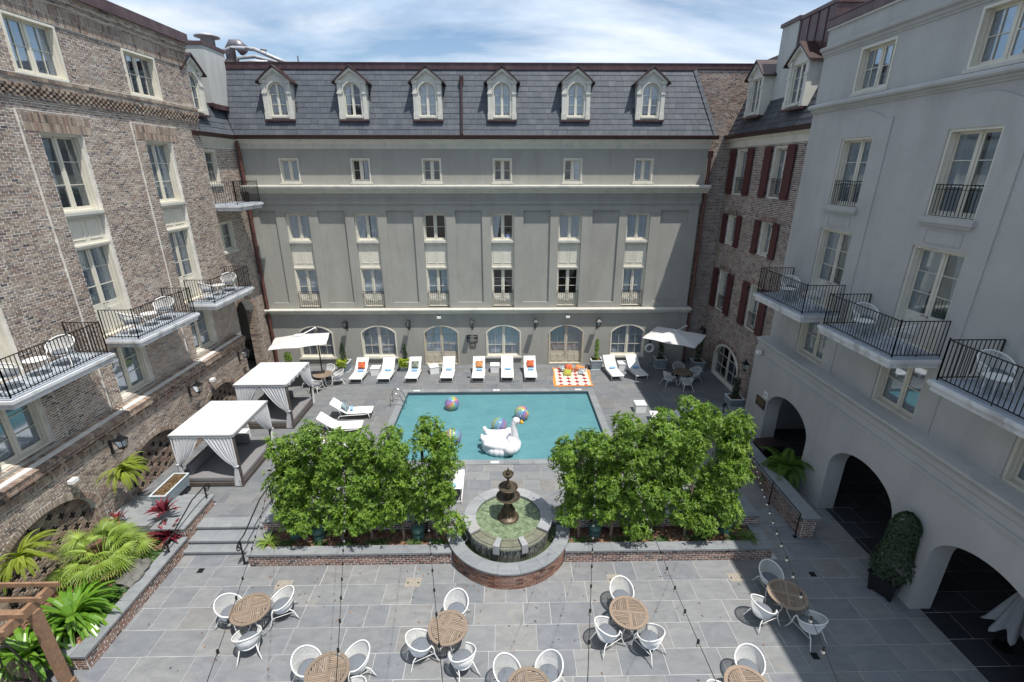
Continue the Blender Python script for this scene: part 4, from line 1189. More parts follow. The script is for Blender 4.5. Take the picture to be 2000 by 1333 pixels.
# raised window bays with curved heads
for c in GC:
    x = -c
    outer = [(x - 1.42, 4.85), (x + 1.42, 4.85), (x + 1.42, 13.52), (x + 1.18, 13.52)]
    for k in range(11):
        a = k / 10; outer.append((x + 1.1 - 2.2 * a, 13.52 + .30 * sin(pi * a)))
    outer += [(x - 1.18, 13.52), (x - 1.42, 13.52)]
    obj('window_bay', curve_mesh('bay', outer, [rect(x - .77, x + .77, 10.74, 13.0), rect(x - .86, x + .86, 6.98, 9.9), rect(x - .83, x + .83, 4.86 + .002, 6.62)], -.035, -.002, 'stucco_right'), rb)
for i, c in enumerate(GC):
    x = -c
    window(rb, x, 14.42, 15.82, 1.58, cols=2, rows=2, style='closed' if i != 0 else 'wide', seed=i, y=.04, sill=True, casing_out=.06)
    window(rb, x, 10.74, 13.0, 1.54, rows=3, style='wide' if i == 1 else 'closed', seed=i, y=.06, sill=False, casing_out=.06, rail=(.02, .86, 1.42))
    mb = MB(); mb.box(x - .86, x + .86, -.14, .1, 10.58, 10.735); mb.box(x - .82, x + .82, -.10, .1, 10.50, 10.579)
    panel_inset(mb, x - .56, x + .62, 10.02, 10.40, -.036, .018, .025); mb.build('window_sill', 'stucco_right', rb)
    window(rb, x, 6.98, 9.9, 1.72, rows=3, style='tied', door=.85, seed=i, y=.08, sill=False, casing_out=.06)
    window(rb, x, 4.88, 6.62, 1.66, rows=2, style='closed', seed=i + 1, y=.08, sill=True, casing_out=.06)
moulding(gx0 - .02, gx1, [(.3, 13.98), (-.04, 13.98), (-.05, 14.02), (-.10, 14.05), (-.12, 14.10), (-.22, 14.13), (-.25, 14.18), (-.24, 14.24), (-.18, 14.29), (.3, 14.30)]).build('string_course', 'stucco_right', rb)
moulding(gx0 - .02, gx1, [(.3, 15.90), (-.03, 15.90), (-.04, 15.95), (-.09, 15.98), (-.10, 16.05), (-.20, 16.10), (-.22, 16.18), (-.16, 16.22), (.3, 16.23)]).build('cornice', 'stucco_right', rb)
mb = MB(); mb.box(gx0 - .04, gx1, -.10, .6, 16.85, 17.12); mb.box(gx0 - .06, gx1, -.13, .65, 17.12, 17.16); mb.build('parapet_cap', 'copper', rb)
mb = MB(); mb.box(gx0 - .02, gx1, -.06, .1, 16.78, 16.848); mb.build('parapet_moulding', 'trim_light', rb)
for (ya, yb) in ((16.15, 19.45), (11.95, 15.05), (7.7, 10.62), (3.4, 6.3)): balcony(rb, -yb, -ya, -1.45, 7.08)
# ledge and mouldings over the arcade
GL = -.40
moulding(gx0 - .05, gx1, [(.0, 4.86), (-.55, 4.80), (-.56, 4.72), (-.50, 4.66), (-.47, 4.58), (-.44, 4.56), (-.44, 4.40), (-.40, 4.36), (.0, 4.36)]).build('ledge', 'stucco_right', rb)
mb = MB(); mb.box(gx0, gx1, GL - .05, GL - .003, 4.02, 4.10); mb.box(gx0, gx1, GL - .03, GL - .003, 3.95, 4.018); mb.build('moulding', 'stucco_right', rb)
holes = []
for c in (17.28, 12.95, 8.62, 4.3): holes.append(arch_poly(-c - 1.47, -c + 1.47, -.2, 1.98, 3.0, 24))
ac = curve_mesh('arcade_wall', rect(gx0, gx1, -.1, 4.36), holes, GL, GL + .62, 'stucco_right'); obj('arcade_wall', ac, rb)
mb = MB(); mb.box(-20.6, gx1, 3.7, 3.9, -.1, 4.3); mb.box(-20.6, gx1, GL + .622, 3.7, 3.35, 3.5); mb.box(-20.6, -20.2, -.3, 3.7, -.1, 4.3); mb.box(-1.9, -1.5, GL, 3.7, -.1, 4.3)  # last box: unseen end wall added to keep light out of the arcade
mb.build('arcade_back_wall', 'stucco_right', rb)
M['arcade_door'] = simple('arcade_pale_door', (0.55, .55, .55), .5)
mb = MB(); mb.box(-8.4, -7.0, 3.6, 3.69, 0, 2.6); panel_inset(mb, -8.3, -7.75, .3, 2.4, 3.6); panel_inset(mb, -7.65, -7.1, .3, 2.4, 3.6); mb.build('arcade_door', 'arcade_door', rb)
# wall sign and white notice beside the first arch
def facade_thing(name, label, cat, x, y, z, rot, group=None): return thing(name, label, cat, (x, y, z), rot, group)
s3 = facade_thing('wall_sign', 'dark plaque with gold lettering fixed to the grey wall left of the first arcade arch', 'sign', 11.7, 19.22, 0, -pi / 2)
M['gold'] = simple('gold_lettering', (0.45, .33, .12), .4, metal=.5)
mb = MB(); mb.box(-.38, .38, -.03, -.002, 1.75, 2.2); mb.build('plate', 'plaque', s3)
print_lines(s3, [(2.12, .30, .03), (2.04, .33, .035), (1.94, .30, .03), (1.85, .22, .03)], -.031, 'gold')
s4 = facade_thing('wall_sign', 'small white notice above the dark plaque on the grey arcade wall', 'sign', 11.7, 18.95, 0, -pi / 2)
mb = MB(); mb.box(-.15, .15, -.015, -.002, 2.32, 2.62); mb.build('plate', 'white', s4)
print_lines(s4, [(2.5, .09, .05), (2.42, .09, .03)], -.016, 'plaque')
# ---------------------------------------------------------------- terrace walls and planting beds
M['green_lamp'] = simple('verdigris_garden_lamp', (0.06, 0.13, 0.11), .5, var=.15)
M['zinc'] = simple('zinc_planter', (0.30, 0.36, 0.39), .55, metal=.2, var=.2, vscale=6)
M['zinc_rim'] = simple('pale_planter_rim', (0.55, 0.60, 0.62), .5, var=.1)
def brick_box(parent, name, x0, x1, y0, y1, z0, z1, faces='sewn', mat='brick_wall', limit=300, mortar='mortar'):
    """solid wall with bricks on the named sides (s faces -y, n +y, e +x, w -x)"""
    mb = MB(); mb.box(x0, x1, y0, y1, z0, z1); core = mb.build(name, mortar, parent)
    R = []
    if 's' in faces: R += [(r[0], y0 + .0165, r[2], r[3], .045, r[5], 0, 0, 0) for r in brick_rows(x0, x1, z0, z1)]
    if 'n' in faces: R += [(r[0], y1 - .0165, r[2], r[3], .045, r[5], 0, 0, 0) for r in brick_rows(x0, x1, z0, z1)]
    if 'e' in faces: R += [(x1 - .0165, r[0], r[2], .045, r[3], r[5], 0, 0, 0) for r in brick_rows(y0, y1, z0, z1)]
    if 'w' in faces: R += [(x0 + .0165, r[0], r[2], .045, r[3], r[5], 0, 0, 0) for r in brick_rows(y0, y1, z0, z1)]
    blocks(core, 'brick', R, mat, limit, 'brick_courses')
    return core
def coping_run(parent, x0, x1, y0, y1, zt, along='x', step=.75, t=.055):
    L_ = (x1 - x0) if along == 'x' else (y1 - y0); n = max(1, round(L_ / step)); 
    for i in range(n):
        a, b_ = L_ * i / n, L_ * (i + 1) / n
        if along == 'x': c = ((x0 + (a + b_) / 2), (y0 + y1) / 2, zt - t / 2); s = (b_ - a - .006, y1 - y0, t)
        else: c = ((x0 + x1) / 2, y0 + (a + b_) / 2, zt - t / 2); s = (x1 - x0, b_ - a - .006, t)
        obj('coping_stone', unit_block('coping'), parent, c, scale=s)
def bed(name, label, x0, x1, endside):
    t = thing(name, label, 'planter wall', (x0, 11.95, 0))
    W = x1 - x0
    brick_box(t, 'front_wall', 0, W, .05, .30, 0, .445, 's' + ('w' if endside == 'w' else 'e'))
    coping_run(t, -.04 if endside == 'w' else 0, W + (.04 if endside == 'e' else 0), 0, .36, .50)
    ex = 0 if endside == 'w' else W - .3
    brick_box(t, 'side_wall', ex, ex + .3, .32, 1.14, 0, .444, endside, limit=60)
    coping_run(t, ex - (.04 if endside == 'w' else .06), ex + (.36 if endside == 'w' else .34), .366, 1.14, .499, 'y')
    brick_box(t, 'back_wall', 0, W, 1.14, 1.44, 0, .80, 's', limit=200)
    if endside == 'w':
        brick_box(t, 'end_block', 0, 1.0, 1.442, 2.35, .3, .80, 'wn', limit=60)
        coping_run(t, -.04, 1.04, 1.10, 2.4, .855, 'y', .65); coping_run(t, 1.046, W, 1.10, 1.78, .855)
    else: 
        brick_box(t, 'end_block', W - .9, W, 1.442, 2.6, .3, .80, 'en', limit=60)
        coping_run(t, W - .95, W + .04, 1.10, 2.65, .855, 'y', .75); coping_run(t, 0, W - .956, 1.10, 1.78, .855)
    mb = MB(); n = 40
    vs = []; 
    for j in range(9):
        for i in range(n + 1): vs.append((.05 + (W - .1) * i / n, .29 + .87 * j / 8, .40 + .05 * sin(i * 1.7 + j) * .5 + random.uniform(-.015, .02)))
    mb.add(vs, [(j * (n + 1) + i, j * (n + 1) + i + 1, (j + 1) * (n + 1) + i + 1, (j + 1) * (n + 1) + i) for j in range(8) for i in range(n)])
    mb.build('mulch', 'soil', t, smooth=True)
    return t
bed('brick_planter', 'long low brick planter with bluestone coping left of the round fountain basin', -8.2, -1.72, 'w')
bed('brick_planter', 'long low brick planter with bluestone coping right of the round fountain basin', 1.92, 8.66, 'e')
# mulch chips lying on the beds: nobody could count them
def chips(name, boxes, n, mat, s=(.02, .07)):
    V = []; F = []
    for k in range(n):
        x0, x1, y0, y1, z = random.choice(boxes); x, y = random.uniform(x0, x1), random.uniform(y0, y1); a = random.uniform(0, pi); l = random.uniform(*s); w = l * .4; ti = random.uniform(-.02, .02)
        c, s_ = cos(a), sin(a); o = len(V)
        for p, q, r_ in ((-l, -w, 0), (l, -w, ti), (l, w, ti + .008), (-l, w, .008)): V.append((x + p * c - q * s_, y + p * s_ + q * c, z + .02 + r_))
        F.append((o, o + 1, o + 2, o + 3))
    me = mesh_np(name, V, F, mat); at = me.attributes.new('rnd', 'FLOAT', 'FACE'); at.data.foreach_set('value', RNG.random(n).astype(np.float32)); return me
def chip_mat():
    m, nt, b = new_mat('bark_chips'); r = piece_random(nt); c = ramp(nt, [(0, (.10, .05, .03)), (.4, (.22, .11, .065)), (.7, (.30, .18, .11)), (1, (.07, .045, .035))]); L(nt, r, c.inputs[0]); L(nt, c.outputs[0], b.inputs['Base Color']); b.inputs['Roughness'].default_value = .9; return m
M['chips'] = chip_mat()
o = obj('bark_mulch', chips('bark_mulch', [(-7.8, -1.8, 12.28, 13.05, .41), (2.0, 8.3, 12.28, 13.05, .41), (-13.0, -10.95, 8.9, 13.0, .40)], 7000, 'chips'), kind='stuff')
tag(o, 'reddish brown bark mulch spread over the planting beds', 'mulch')

# left planter along the brick building
lp_ = thing('brick_planter', 'low brick planter with bluestone coping around the fan palm below the left building', 'planter wall', (-10.6, 8.7, 0))
brick_box(lp_, 'front_wall', -.30, 0, 0, 4.1, 0, .445, 'es', limit=200); coping_run(lp_, -.36, .04, -.04, 4.1, .50, 'y', .85)
brick_box(lp_, 'end_wall', -2.9, -.302, 0, .28, 0, .444, 's', limit=60); coping_run(lp_, -2.9, -.366, -.04, .32, .499, 'x', .85)
brick_box(lp_, 'stair_wall', -.34, -.02, 4.1, 5.75, 0, .80, 'es', limit=100); 
coping_run(lp_, -1.1, .02, 4.06, 5.85, .855, 'y', .9)
mb = MB(); mb.box(-2.9, -1.1, 4.3, 5.85, .3, .80); mb.box(-1.1, -.35, 4.3, 5.85, .3, .798); mb.build('raised_slab', 'coping', lp_)
mb = MB(); n = 24; vs = []
for j in range(n + 1):
    for i in range(11): vs.append((-2.95 + 2.7 * i / 10, .25 + 3.95 * j / n, .40 + random.uniform(-.02, .03)))
mb.add(vs, [(j * 11 + i, j * 11 + i + 1, (j + 1) * 11 + i + 1, (j + 1) * 11 + i) for j in range(n) for i in range(10)]); mb.build('mulch', 'soil', lp_, smooth=True)
# right: brick wall with coping beside the ramp, block at the deck edge
rwl2 = thing('brick_garden_wall', 'waist-high brick garden wall with wide bluestone coping in front of the shaded arcade', 'garden wall', (10.5, 12.95, 0))
brick_box(rwl2, 'wall', -.32, .12, 0, 5.3, 0, .795, 'sw', limit=300); coping_run(rwl2, -.42, .22, -.08, 5.4, .855, 'y', 1.25)
for yy in (.03, 1.75, 3.5):
    mb = MB(); mb.tube([(-.47, yy, .02), (-.47, yy, .98)], .022, 6); mb.box(-.52, -.42, yy - .05, yy + .05, .0, .03); mb.build('rail_post', 'iron', rwl2)
mb = MB(); mb.tube([(-.47, .0, .98), (-.47, 3.6, 1.02), (-.5, 5.1, 1.15)], .02, 6); mb.build('handrail', 'iron', rwl2)
rk = thing('brick_garden_wall', 'short brick wall with thick bluestone slab at the right edge of the pool deck', 'garden wall', (10.4, 20.0, 0))
brick_box(rk, 'wall', 0, 1.75, 0, .5, 0, .82, 'sw', limit=120); coping_run(rk, -.06, 1.8, -.06, .9, .88, 'x', .9)
rm = thing('ramp', 'sloping stone ramp between the planter and the garden wall on the right', 'ramp', (8.9, 14.5, 0)); 
mb = MB(); mb.prism([(0, .006), (6.2, .42), (6.4, .0)], lambda a, b: (0, a, b), lambda a, b: (1.25, a, b)); mb.build('ramp_surface', 'paving', rm)

# ---------------------------------------------------------------- fountain
FX, FY = 0.10, 13.05
M['fountain_water'] = water_mat('fountain_water', (0.065, 0.10, 0.05), (0.27, 0.33, 0.21), wave=9, ws=.9, mott=6.5)  # pale mottling paints caustic light into the water colour
M['basin_water'] = water_mat('basin_water', (0.035, 0.055, 0.02), (0.07, 0.10, 0.04), wave=14, ws=.5, mott=2)
M['bowl_water'] = simple('brown_bowl_water', (0.07, 0.06, 0.045), .12, var=.3, vscale=9)
M['bronze'] = simple('aged_bronze', (0.10, 0.075, 0.05), .5, metal=.5, var=.5, vscale=14)
M['mossy'] = simple('wet_mossy_stone', (0.10, 0.10, 0.075), .5, var=.45, vscale=7)
bs = thing('fountain_basin', 'half-round brick basin with curved bluestone coping catching the fountain water', 'basin', (FX, 13.0, 0))
RB = 2.02
core = MB(); A0, A1 = pi + math.asin(1.0 / RB) * 0 + .03, 2 * pi - .03
core.lathe([(RB - .36, 0), (RB - .36, .56), (RB, .56), (RB, 0)], 48, (0, 0, 0), A0, A1); core = core.build('wall', 'mortar', bs)
R = []
Lc = RB * (A1 - A0); nb_ = round(Lc / .215)
for k in range(7):
    z = .005 + k * .077
    for i in range(nb_ + 1):
        a = A0 + (A1 - A0) * (i + (k % 2) * .5) / nb_
        if a > A1: continue
        R.append((RB * cos(a), RB * sin(a), z + .034, .05, .205, .066, 0, 0, a))
nh = round(Lc / .075)
blocks(core, 'brick', R, 'brick_wall', 300)
for i in range(9):
    a0, a1 = A0 - .03 + (A1 - A0 + .06) * i / 9 + .002, A0 - .03 + (A1 - A0 + .06) * (i + 1) / 9 - .002
    mb = MB(); mb.lathe([(RB - .40, .565), (RB - .40, .62), (RB + .05, .62), (RB + .05, .565), (RB - .40, .565)], 8, (0, 0, 0), a0, a1, cap=True); mb.build('coping_stone', 'coping', bs)
mb = MB(); mb.lathe([(0.05, .36), (.9, .36), (RB - .34, .36)], 40, (0, 0, 0), pi - .15, 2 * pi + .15); mb.build('water', 'basin_water', bs, smooth=True)
mb = MB(); mb.box(-.1, .22, -RB - .035, -RB - .02, .34, .39); 
ft = thing('fountain', 'three-tiered bronze fountain standing in a round raised stone pool with notched front rim', 'fountain', (FX, FY, 0))
mb = MB(); mb.lathe([(1.38, 0), (1.38, .955)], 56); mb.lathe([(1.11, .955), (1.11, .5)], 56); mb.build('pool_wall', 'mossy', ft)
# tiled drum: upright stone strips
R = []
for k in range(104):
    a = 2 * pi * k / 104
    for z0, z1 in ((.30, .62), (.63, .95)):
        if sin(a) < .45: R.append((1.385 * cos(a), 1.385 * sin(a), (z0 + z1) / 2, .03, .072, z1 - z0 - .008, 0, 0, a))
M['drum_tile'] = paving_mat('wet_drum_tile', [(0, (.10, .10, .09)), (.5, (.15, .145, .13)), (1, (.08, .08, .07))], rough=.4)
blocks([o for o in bpy.data.objects if o.parent == ft][0], 'wall_tile', R, 'drum_tile', 220)
M['rim'] = paving_mat('pale_rim_stone', [(0, (.30, .31, .315)), (.5, (.33, .335, .34)), (1, (.27, .28, .29))])
# rim stones: closed behind, broken at the front by three lower spillways
def rimstone(a0, a1, z0=.96, z1=1.03, r0=1.09, r1=1.48, mat='rim', name='rim_stone'):
    mb = MB(); mb.lathe([(r0, z0), (r0, z1), (r1, z1), (r1, z0), (r0, z0)], 10, (0, 0, 0), a0, a1, cap=True); mb.build(name, mat, ft)
d = pi / 180
for a0, a1 in ((-32, 10), (10, 52), (52, 94), (94, 136), (136, 178), (178, 215)): rimstone((a0 + .25) * d, (a1 - .25) * d)
M['spill'] = simple('olive_spill_stone', (0.17, 0.17, 0.125), .35, var=.25, vscale=6)
for a0, a1 in ((215, 250), (259, 286), (295, 328)): rimstone(a0 * d, a1 * d, .86, .935, 1.0, 1.46, 'spill', 'spillway_stone')
for a0, a1 in ((250.5, 258.5), (286.5, 294.5)): rimstone(a0 * d, a1 * d, .70, 1.03)
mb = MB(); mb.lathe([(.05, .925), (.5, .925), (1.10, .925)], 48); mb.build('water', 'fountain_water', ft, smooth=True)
# thin sheets of falling water over the spillways
def fall_mat():
    m, nt, b = new_mat('falling_water'); b.inputs['Base Color'].default_value = (.6, .65, .62, 1); b.inputs['Roughness'].default_value = .2
    f = noise(nt, coords(nt, 'geo', (14, 14, 1.2)), 3, 3); r = ramp(nt, [(.50, (0, 0, 0)), (.75, (.45, .45, .45))]); L(nt, f, r.inputs[0]); L(nt, r.outputs[0], b.inputs['Alpha']); return m
M['fall'] = fall_mat()
for a0, a1 in ((217, 248), (261, 284), (297, 326)):
    mb = MB(); mb.lathe([(1.455, .94), (1.475, .93), (1.50, .80), (1.515, .55), (1.52, .37)], 12, (0, 0, 0), a0 * d, a1 * d); mb.build('falling_water', 'fall', ft, smooth=True)
mb = MB(); mb.lathe([(0, .86), (.36, .86), (.36, .96), (.29, 1.0), (.20, 1.04), (.16, 1.12), (.21, 1.22), (.16, 1.36), (.09, 1.46), (.08, 1.60), (.10, 1.66)], 20); mb.build('pedestal', 'bronze', ft, smooth=True)
fl = MB()
for k in range(14):
    a = 2 * pi * k / 14; fl.tube([(.22 * cos(a), .22 * sin(a), 1.06), (.225 * cos(a), .225 * sin(a), 1.22), (.12 * cos(a), .12 * sin(a), 1.44)], .017, 4)
fl.build('fluting', 'bronze', ft)
def bowl(z, r, zs, nm='bowl'):
    mb = MB(); mb.lathe([(.05, z - .17), (r * .35, z - .16), (r * .75, z - .09), (r * .95, z - .02), (r, z), (r * 1.04, z + .02), (r, z + .035), (r * .93, z + .01), (r * .7, z - .05), (r * .1, z - .07)], 28); b = mb.build(nm, 'bronze', ft, smooth=True)
    w = MB(); w.lathe([(.02, z - .03), (r * .85, z - .03)], 24); w.build('water', 'bowl_water', b)
bowl(1.78, .39, 0); bowl(2.14, .315, 0); bowl(2.66, .18, 0)
mb = MB(); mb.lathe([(.10, 1.70), (.13, 1.78), (.07, 1.88), (.12, 1.98), (.12, 2.02)], 16); mb.lathe([(.07, 2.10), (.10, 2.2), (.045, 2.32), (.04, 2.52), (.09, 2.58), (.06, 2.64)], 16); mb.lathe([(.05, 2.66), (.07, 2.74), (.03, 2.76), (.045, 2.80), (.018, 2.85), (.022, 2.88), (0, 2.93)], 12); mb.build('stem', 'bronze', ft, smooth=True)
hs = MB(); hs.tube([(-1.45, -.1, .44), (-1.35, -.4, .44), (-1.5, -.6, .43), (-1.35, -1.0, .42), (-1.1, -1.25, .41)], .018, 6); hs = hs.build('hose', 'white', None); hs.location = (FX, 13, 0); tag(hs, 'thin pale hose lying in the left side of the half-round basin', 'hose')
fl_ = MB(); fl_.lathe([(0, .38), (.09, .40), (.11, .46), (.08, .53), (0, .55)], 12); o = fl_.build('pump_float', 'white'); o.location = (FX - 1.36, 13.2, 0); tag(o, 'small round white pump head at the left edge of the fountain basin', 'pump')

# ---------------------------------------------------------------- foliage
def leaf_mat(name, cols, trans=.25, rough=.45, backlit=1.0):
    m, nt, b = new_mat(name)
    r = piece_random(nt); f = noise(nt, coords(nt, 'geo'), 2.4, 3)
    s = math_(nt, 'MULTIPLY_ADD', r, .55, math_(nt, 'MULTIPLY_ADD', f, .9, -.25), clamp=True)
    c = ramp(nt, [(i / (len(cols) - 1), k) for i, k in enumerate(cols)]); L(nt, s, c.inputs[0])
    L(nt, c.outputs[0], b.inputs['Base Color']); b.inputs['Roughness'].default_value = rough
    t = N(nt, 'ShaderNodeBsdfTranslucent'); L(nt, rgbmix(nt, 1.0, c.outputs[0], (1.5 * backlit, 1.7 * backlit, .6), 'MULTIPLY'), t.inputs['Color'])
    mx = N(nt, 'ShaderNodeMixShader'); mx.inputs[0].default_value = trans; L(nt, b.outputs[0], mx.inputs[1]); L(nt, t.outputs[0], mx.inputs[2])
    L(nt, mx.outputs[0], nt.nodes['Material Output'].inputs[0]); return m
M['leaf'] = leaf_mat('evergreen_leaf', [(.05, .10, .014), (.11, .20, .024), (.19, .31, .035), (.32, .44, .07)], .34)
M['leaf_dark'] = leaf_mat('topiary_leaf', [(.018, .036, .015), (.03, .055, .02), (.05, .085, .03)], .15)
M['leaf_lime'] = leaf_mat('lime_leaf', [(.22, .30, .02), (.34, .42, .03), (.45, .50, .06)], .3)
M['palm'] = leaf_mat('palmetto_leaf', [(.10, .17, .03), (.25, .35, .055), (.44, .52, .13)], .3)
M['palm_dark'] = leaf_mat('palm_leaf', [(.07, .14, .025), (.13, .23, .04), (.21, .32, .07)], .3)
M['fern'] = leaf_mat('yellow_fern', [(.20, .26, .03), (.30, .36, .05), (.42, .46, .09)], .35)
M['strap'] = leaf_mat('strap_leaf', [(.06, .15, .015), (.12, .25, .025), (.19, .33, .04)], .25, .3)
M['red_leaf'] = leaf_mat('red_leaf', [(.07, .012, .02), (.14, .015, .025), (.27, .02, .045)], .12, .35, .8)
M['bark'] = simple('bark', (.17, .13, .10), .9, var=.35, vscale=14)
M['flower'] = simple('lilac_flower', (.5, .4, .6), .7)
M['ivy'] = leaf_mat('ground_cover_leaf', [(.03, .08, .02), (.06, .13, .03), (.10, .18, .04)], .2)

def rosettes(C, D, n, l, w, rng, droop=.2):
    """leaf whorls at points C pointing along D: arrays of folded leaves"""
    k = len(C); C = np.repeat(C, n, 0); D = np.repeat(D, n, 0); m = len(C)
    a = rng.random(m) * 2 * pi
    ref = np.where(np.abs(D[:, 2:3]) < .9, np.array([[0, 0, 1.0]]), np.array([[1.0, 0, 0]]))
    X = np.cross(D, ref); X /= np.linalg.norm(X, axis=1, keepdims=True); Y = np.cross(D, X)
    out = X * np.cos(a)[:, None] + Y * np.sin(a)[:, None]
    up = rng.uniform(.15, 1.1, (m, 1))
    dr = out + D * up; dr /= np.linalg.norm(dr, axis=1, keepdims=True)
    sd = np.cross(dr, D); sd /= np.maximum(np.linalg.norm(sd, axis=1, keepdims=True), 1e-6)
    nm = np.cross(sd, dr)
    L_ = l * rng.uniform(.65, 1.25, (m, 1)); W_ = w * rng.uniform(.8, 1.2, (m, 1))
    b0 = C + dr * .01; mid = C + dr * L_ * .5; tip = C + dr * L_ - nm * L_ * droop
    p1 = mid + sd * W_ + nm * W_ * .35; p2 = mid - sd * W_ + nm * W_ * .35
    V = np.stack([b0, p1, tip, mid, p2], 1).reshape(-1, 3)
    i = (np.arange(m) * 5)[:, None]
    F = np.concatenate([i + np.array([[0, 1, 3]]), i + np.array([[1, 2, 3]]), i + np.array([[0, 3, 4]]), i + np.array([[3, 2, 4]])], 1).reshape(-1, 3)
    return V, F, m
def leaf_mesh(name, C, D, n, l, w, mat, seed=0, droop=.2):
    rng = np.random.default_rng(seed); V, F, m = rosettes(np.asarray(C), np.asarray(D), n, l, w, rng, droop)
    me = mesh_np(name, V, F, mat); at = me.attributes.new('rnd', 'FLOAT', 'FACE'); at.data.foreach_set('value', np.repeat(rng.random(m), 4).astype(np.float32)); return me
def crown(base, lobes, n_tips, seed, inner=.35):
    """twig tips spread through a crown made of uneven lobes (x, y, z, rx, ry, rz)"""
    rng = np.random.default_rng(seed); C = []; D = []
    vol = np.array([l[3] * l[4] * l[5] for l in lobes]) ** .75; cnt = (n_tips * vol / vol.sum()).astype(int)
    for l, c in zip(lobes, cnt):
        v = rng.normal(size=(c, 3)); v /= np.linalg.norm(v, axis=1, keepdims=True)
        r = rng.uniform(inner, 1.0, (c, 1)) ** .5 * rng.uniform(.88, 1.12, (c, 1))
        bump_ = 1 + .16 * np.sin(v[:, :1] * 7 + seed) * np.cos(v[:, 2:] * 6 + seed * 1.7)
        C.append(np.array(l[:3]) + v * r * bump_ * np.array(l[3:])); d = v + np.array([0, 0, .55]) + rng.normal(scale=.25, size=(c, 3)); D.append(d / np.linalg.norm(d, axis=1, keepdims=True))
    return np.concatenate(C), np.concatenate(D)
def shrub_tree(label, x, y, z0, lobes, tips, seed, group=None, nleaf=10, ll=.135, lw=.020, mat='leaf', cat='tree', stems=1, name='evergreen_tree'):
    t = thing(name, label, cat, (x, y, z0), 0, group)
    rnd = random.Random(seed); tr = MB()
    top = max(l[2] + l[5] * .4 for l in lobes)
    for s in range(stems):
        pts = []; ox, oy = rnd.uniform(-.05, .05), rnd.uniform(-.05, .05)
        for k in range(7):
            q = k / 6; pts.append((ox + sin(q * 3 + seed) * .10 * q + (lobes[0][0]) * q * .3, oy + cos(q * 2.5 + seed) * .08 * q, top * q))
        tr.tube(pts, [.055 * (1 - .75 * k / 6) for k in range(7)], 7)
        for l in lobes:
            zq = max(.3, min(top * .9, l[2] - l[5] * .5)); f = zq / top
            bx = pts[min(6, int(f * 6))]
            tr.tube([(bx[0], bx[1], zq * .8), ((bx[0] + l[0]) / 2, (bx[1] + l[1]) / 2, zq * .9 + .1), (l[0], l[1], l[2] + l[5] * .2)], [.03, .02, .008], 5)
    tr.build('trunk', 'bark', t)
    C, D = crown(None, lobes, tips, seed)
    me = leaf_mesh('crown', C, D, nleaf, ll, lw, mat, seed)
    obj('crown', me, t)
    return t
def auto_lobes(w, h, dpt, z0, seed, n=13):
    rnd = random.Random(seed); out = []; n = 20
    for i in range(n):
        f = (i + .5) / n; z = z0 + (h - z0) * f
        ww = w * (1.08 - .45 * max(0, f - .65) / .35) * (0.75 + .25 * sin(f * 9 + seed))
        out.append((rnd.uniform(-ww, ww) * .85, rnd.uniform(-dpt, dpt) * .7, z, rnd.uniform(.36, .56) * (1 if f < .8 else .7), rnd.uniform(.34, .5), rnd.uniform(.30, .46)))
    return out
GH = 'small evergreen trees trained as a screen in the planters'
# (x, half width, top height, lower edge, number of twigs, label)
left_trees = [
    (-6.5, .68, 3.9, .35, 900, 'leafy evergreen screen tree at the left end of the left planter beside the stair rail'),
    (-5.35, .85, 4.35, .3, 950, 'leafy evergreen screen tree second from the left end of the left planter'),
    (-4.42, .65, 4.0, .3, 800, 'leafy evergreen screen tree in the middle of the left planter'),
    (-3.36, .70, 4.15, .35, 760, 'looser evergreen screen tree second from the fountain in the left planter, pool showing through it'),
    (-2.28, .74, 4.45, .45, 900, 'tall narrow evergreen screen tree nearest the fountain in the left planter')]
right_trees = [
    (2.45, .85, 3.9, .45, 900, 'evergreen screen tree nearest the fountain in the right planter, leaning over the pool edge'),
    (3.55, .70, 4.45, .3, 900, 'tall evergreen screen tree second from the fountain in the right planter'),
    (4.75, .85, 4.4, .3, 1050, 'dense bright evergreen screen tree in the middle of the right planter'),
    (5.95, .90, 4.8, .3, 1150, 'tallest evergreen screen tree of the right planter, with a spike above the loungers'),
    (7.05, .78, 4.35, .4, 1000, 'dense bright evergreen screen tree at the right end of the right planter by the ramp')]
for i, (x, hw, h, zb, n_, lab) in enumerate(left_trees): shrub_tree(lab, x, 12.65, .42, auto_lobes(hw * .92, h * .97, .5, zb + .4, 11 + i, 15), int(n_ * 1.9), 31 + i, GH)
for i, (x, hw, h, zb, n_, lab) in enumerate(right_trees): shrub_tree(lab, x, 12.62, .42, auto_lobes(hw + .08, h, .55, zb + .4, 51 + i, 16), int(n_ * 2.2), 71 + i, GH)

def ribbon(mb, base, yaw_, elev, length, width, droop, segs=6, fold=.25, rnd=0.0, twist=0.0):
    """an arching blade"""
    p = Vector(base); e = elev; st_ = length / segs; pts = [p.copy()]
    for k in range(segs):
        d = Vector((cos(yaw_) * cos(e), sin(yaw_) * cos(e), sin(e))); p = p + d * st_; pts.append(p.copy()); e -= droop / segs * (1 + k * .35)
    sd = Vector((-sin(yaw_), cos(yaw_), 0)); vs = []; 
    for k, q in enumerate(pts):
        t = k / segs; w = width * (sin(pi * min(1, .12 + t * .88)) ** .6 if t < 1 else 0.0) * (1 if t > .12 else .6)
        vs += [q - sd * w + Vector((0, 0, w * fold)), q, q + sd * w + Vector((0, 0, w * fold))]
    fs = []
    for k in range(segs): o = k * 3; fs += [(o, o + 1, o + 4, o + 3), (o + 1, o + 2, o + 5, o + 4)]
    mb.add(vs, fs, rnd)
    return pts
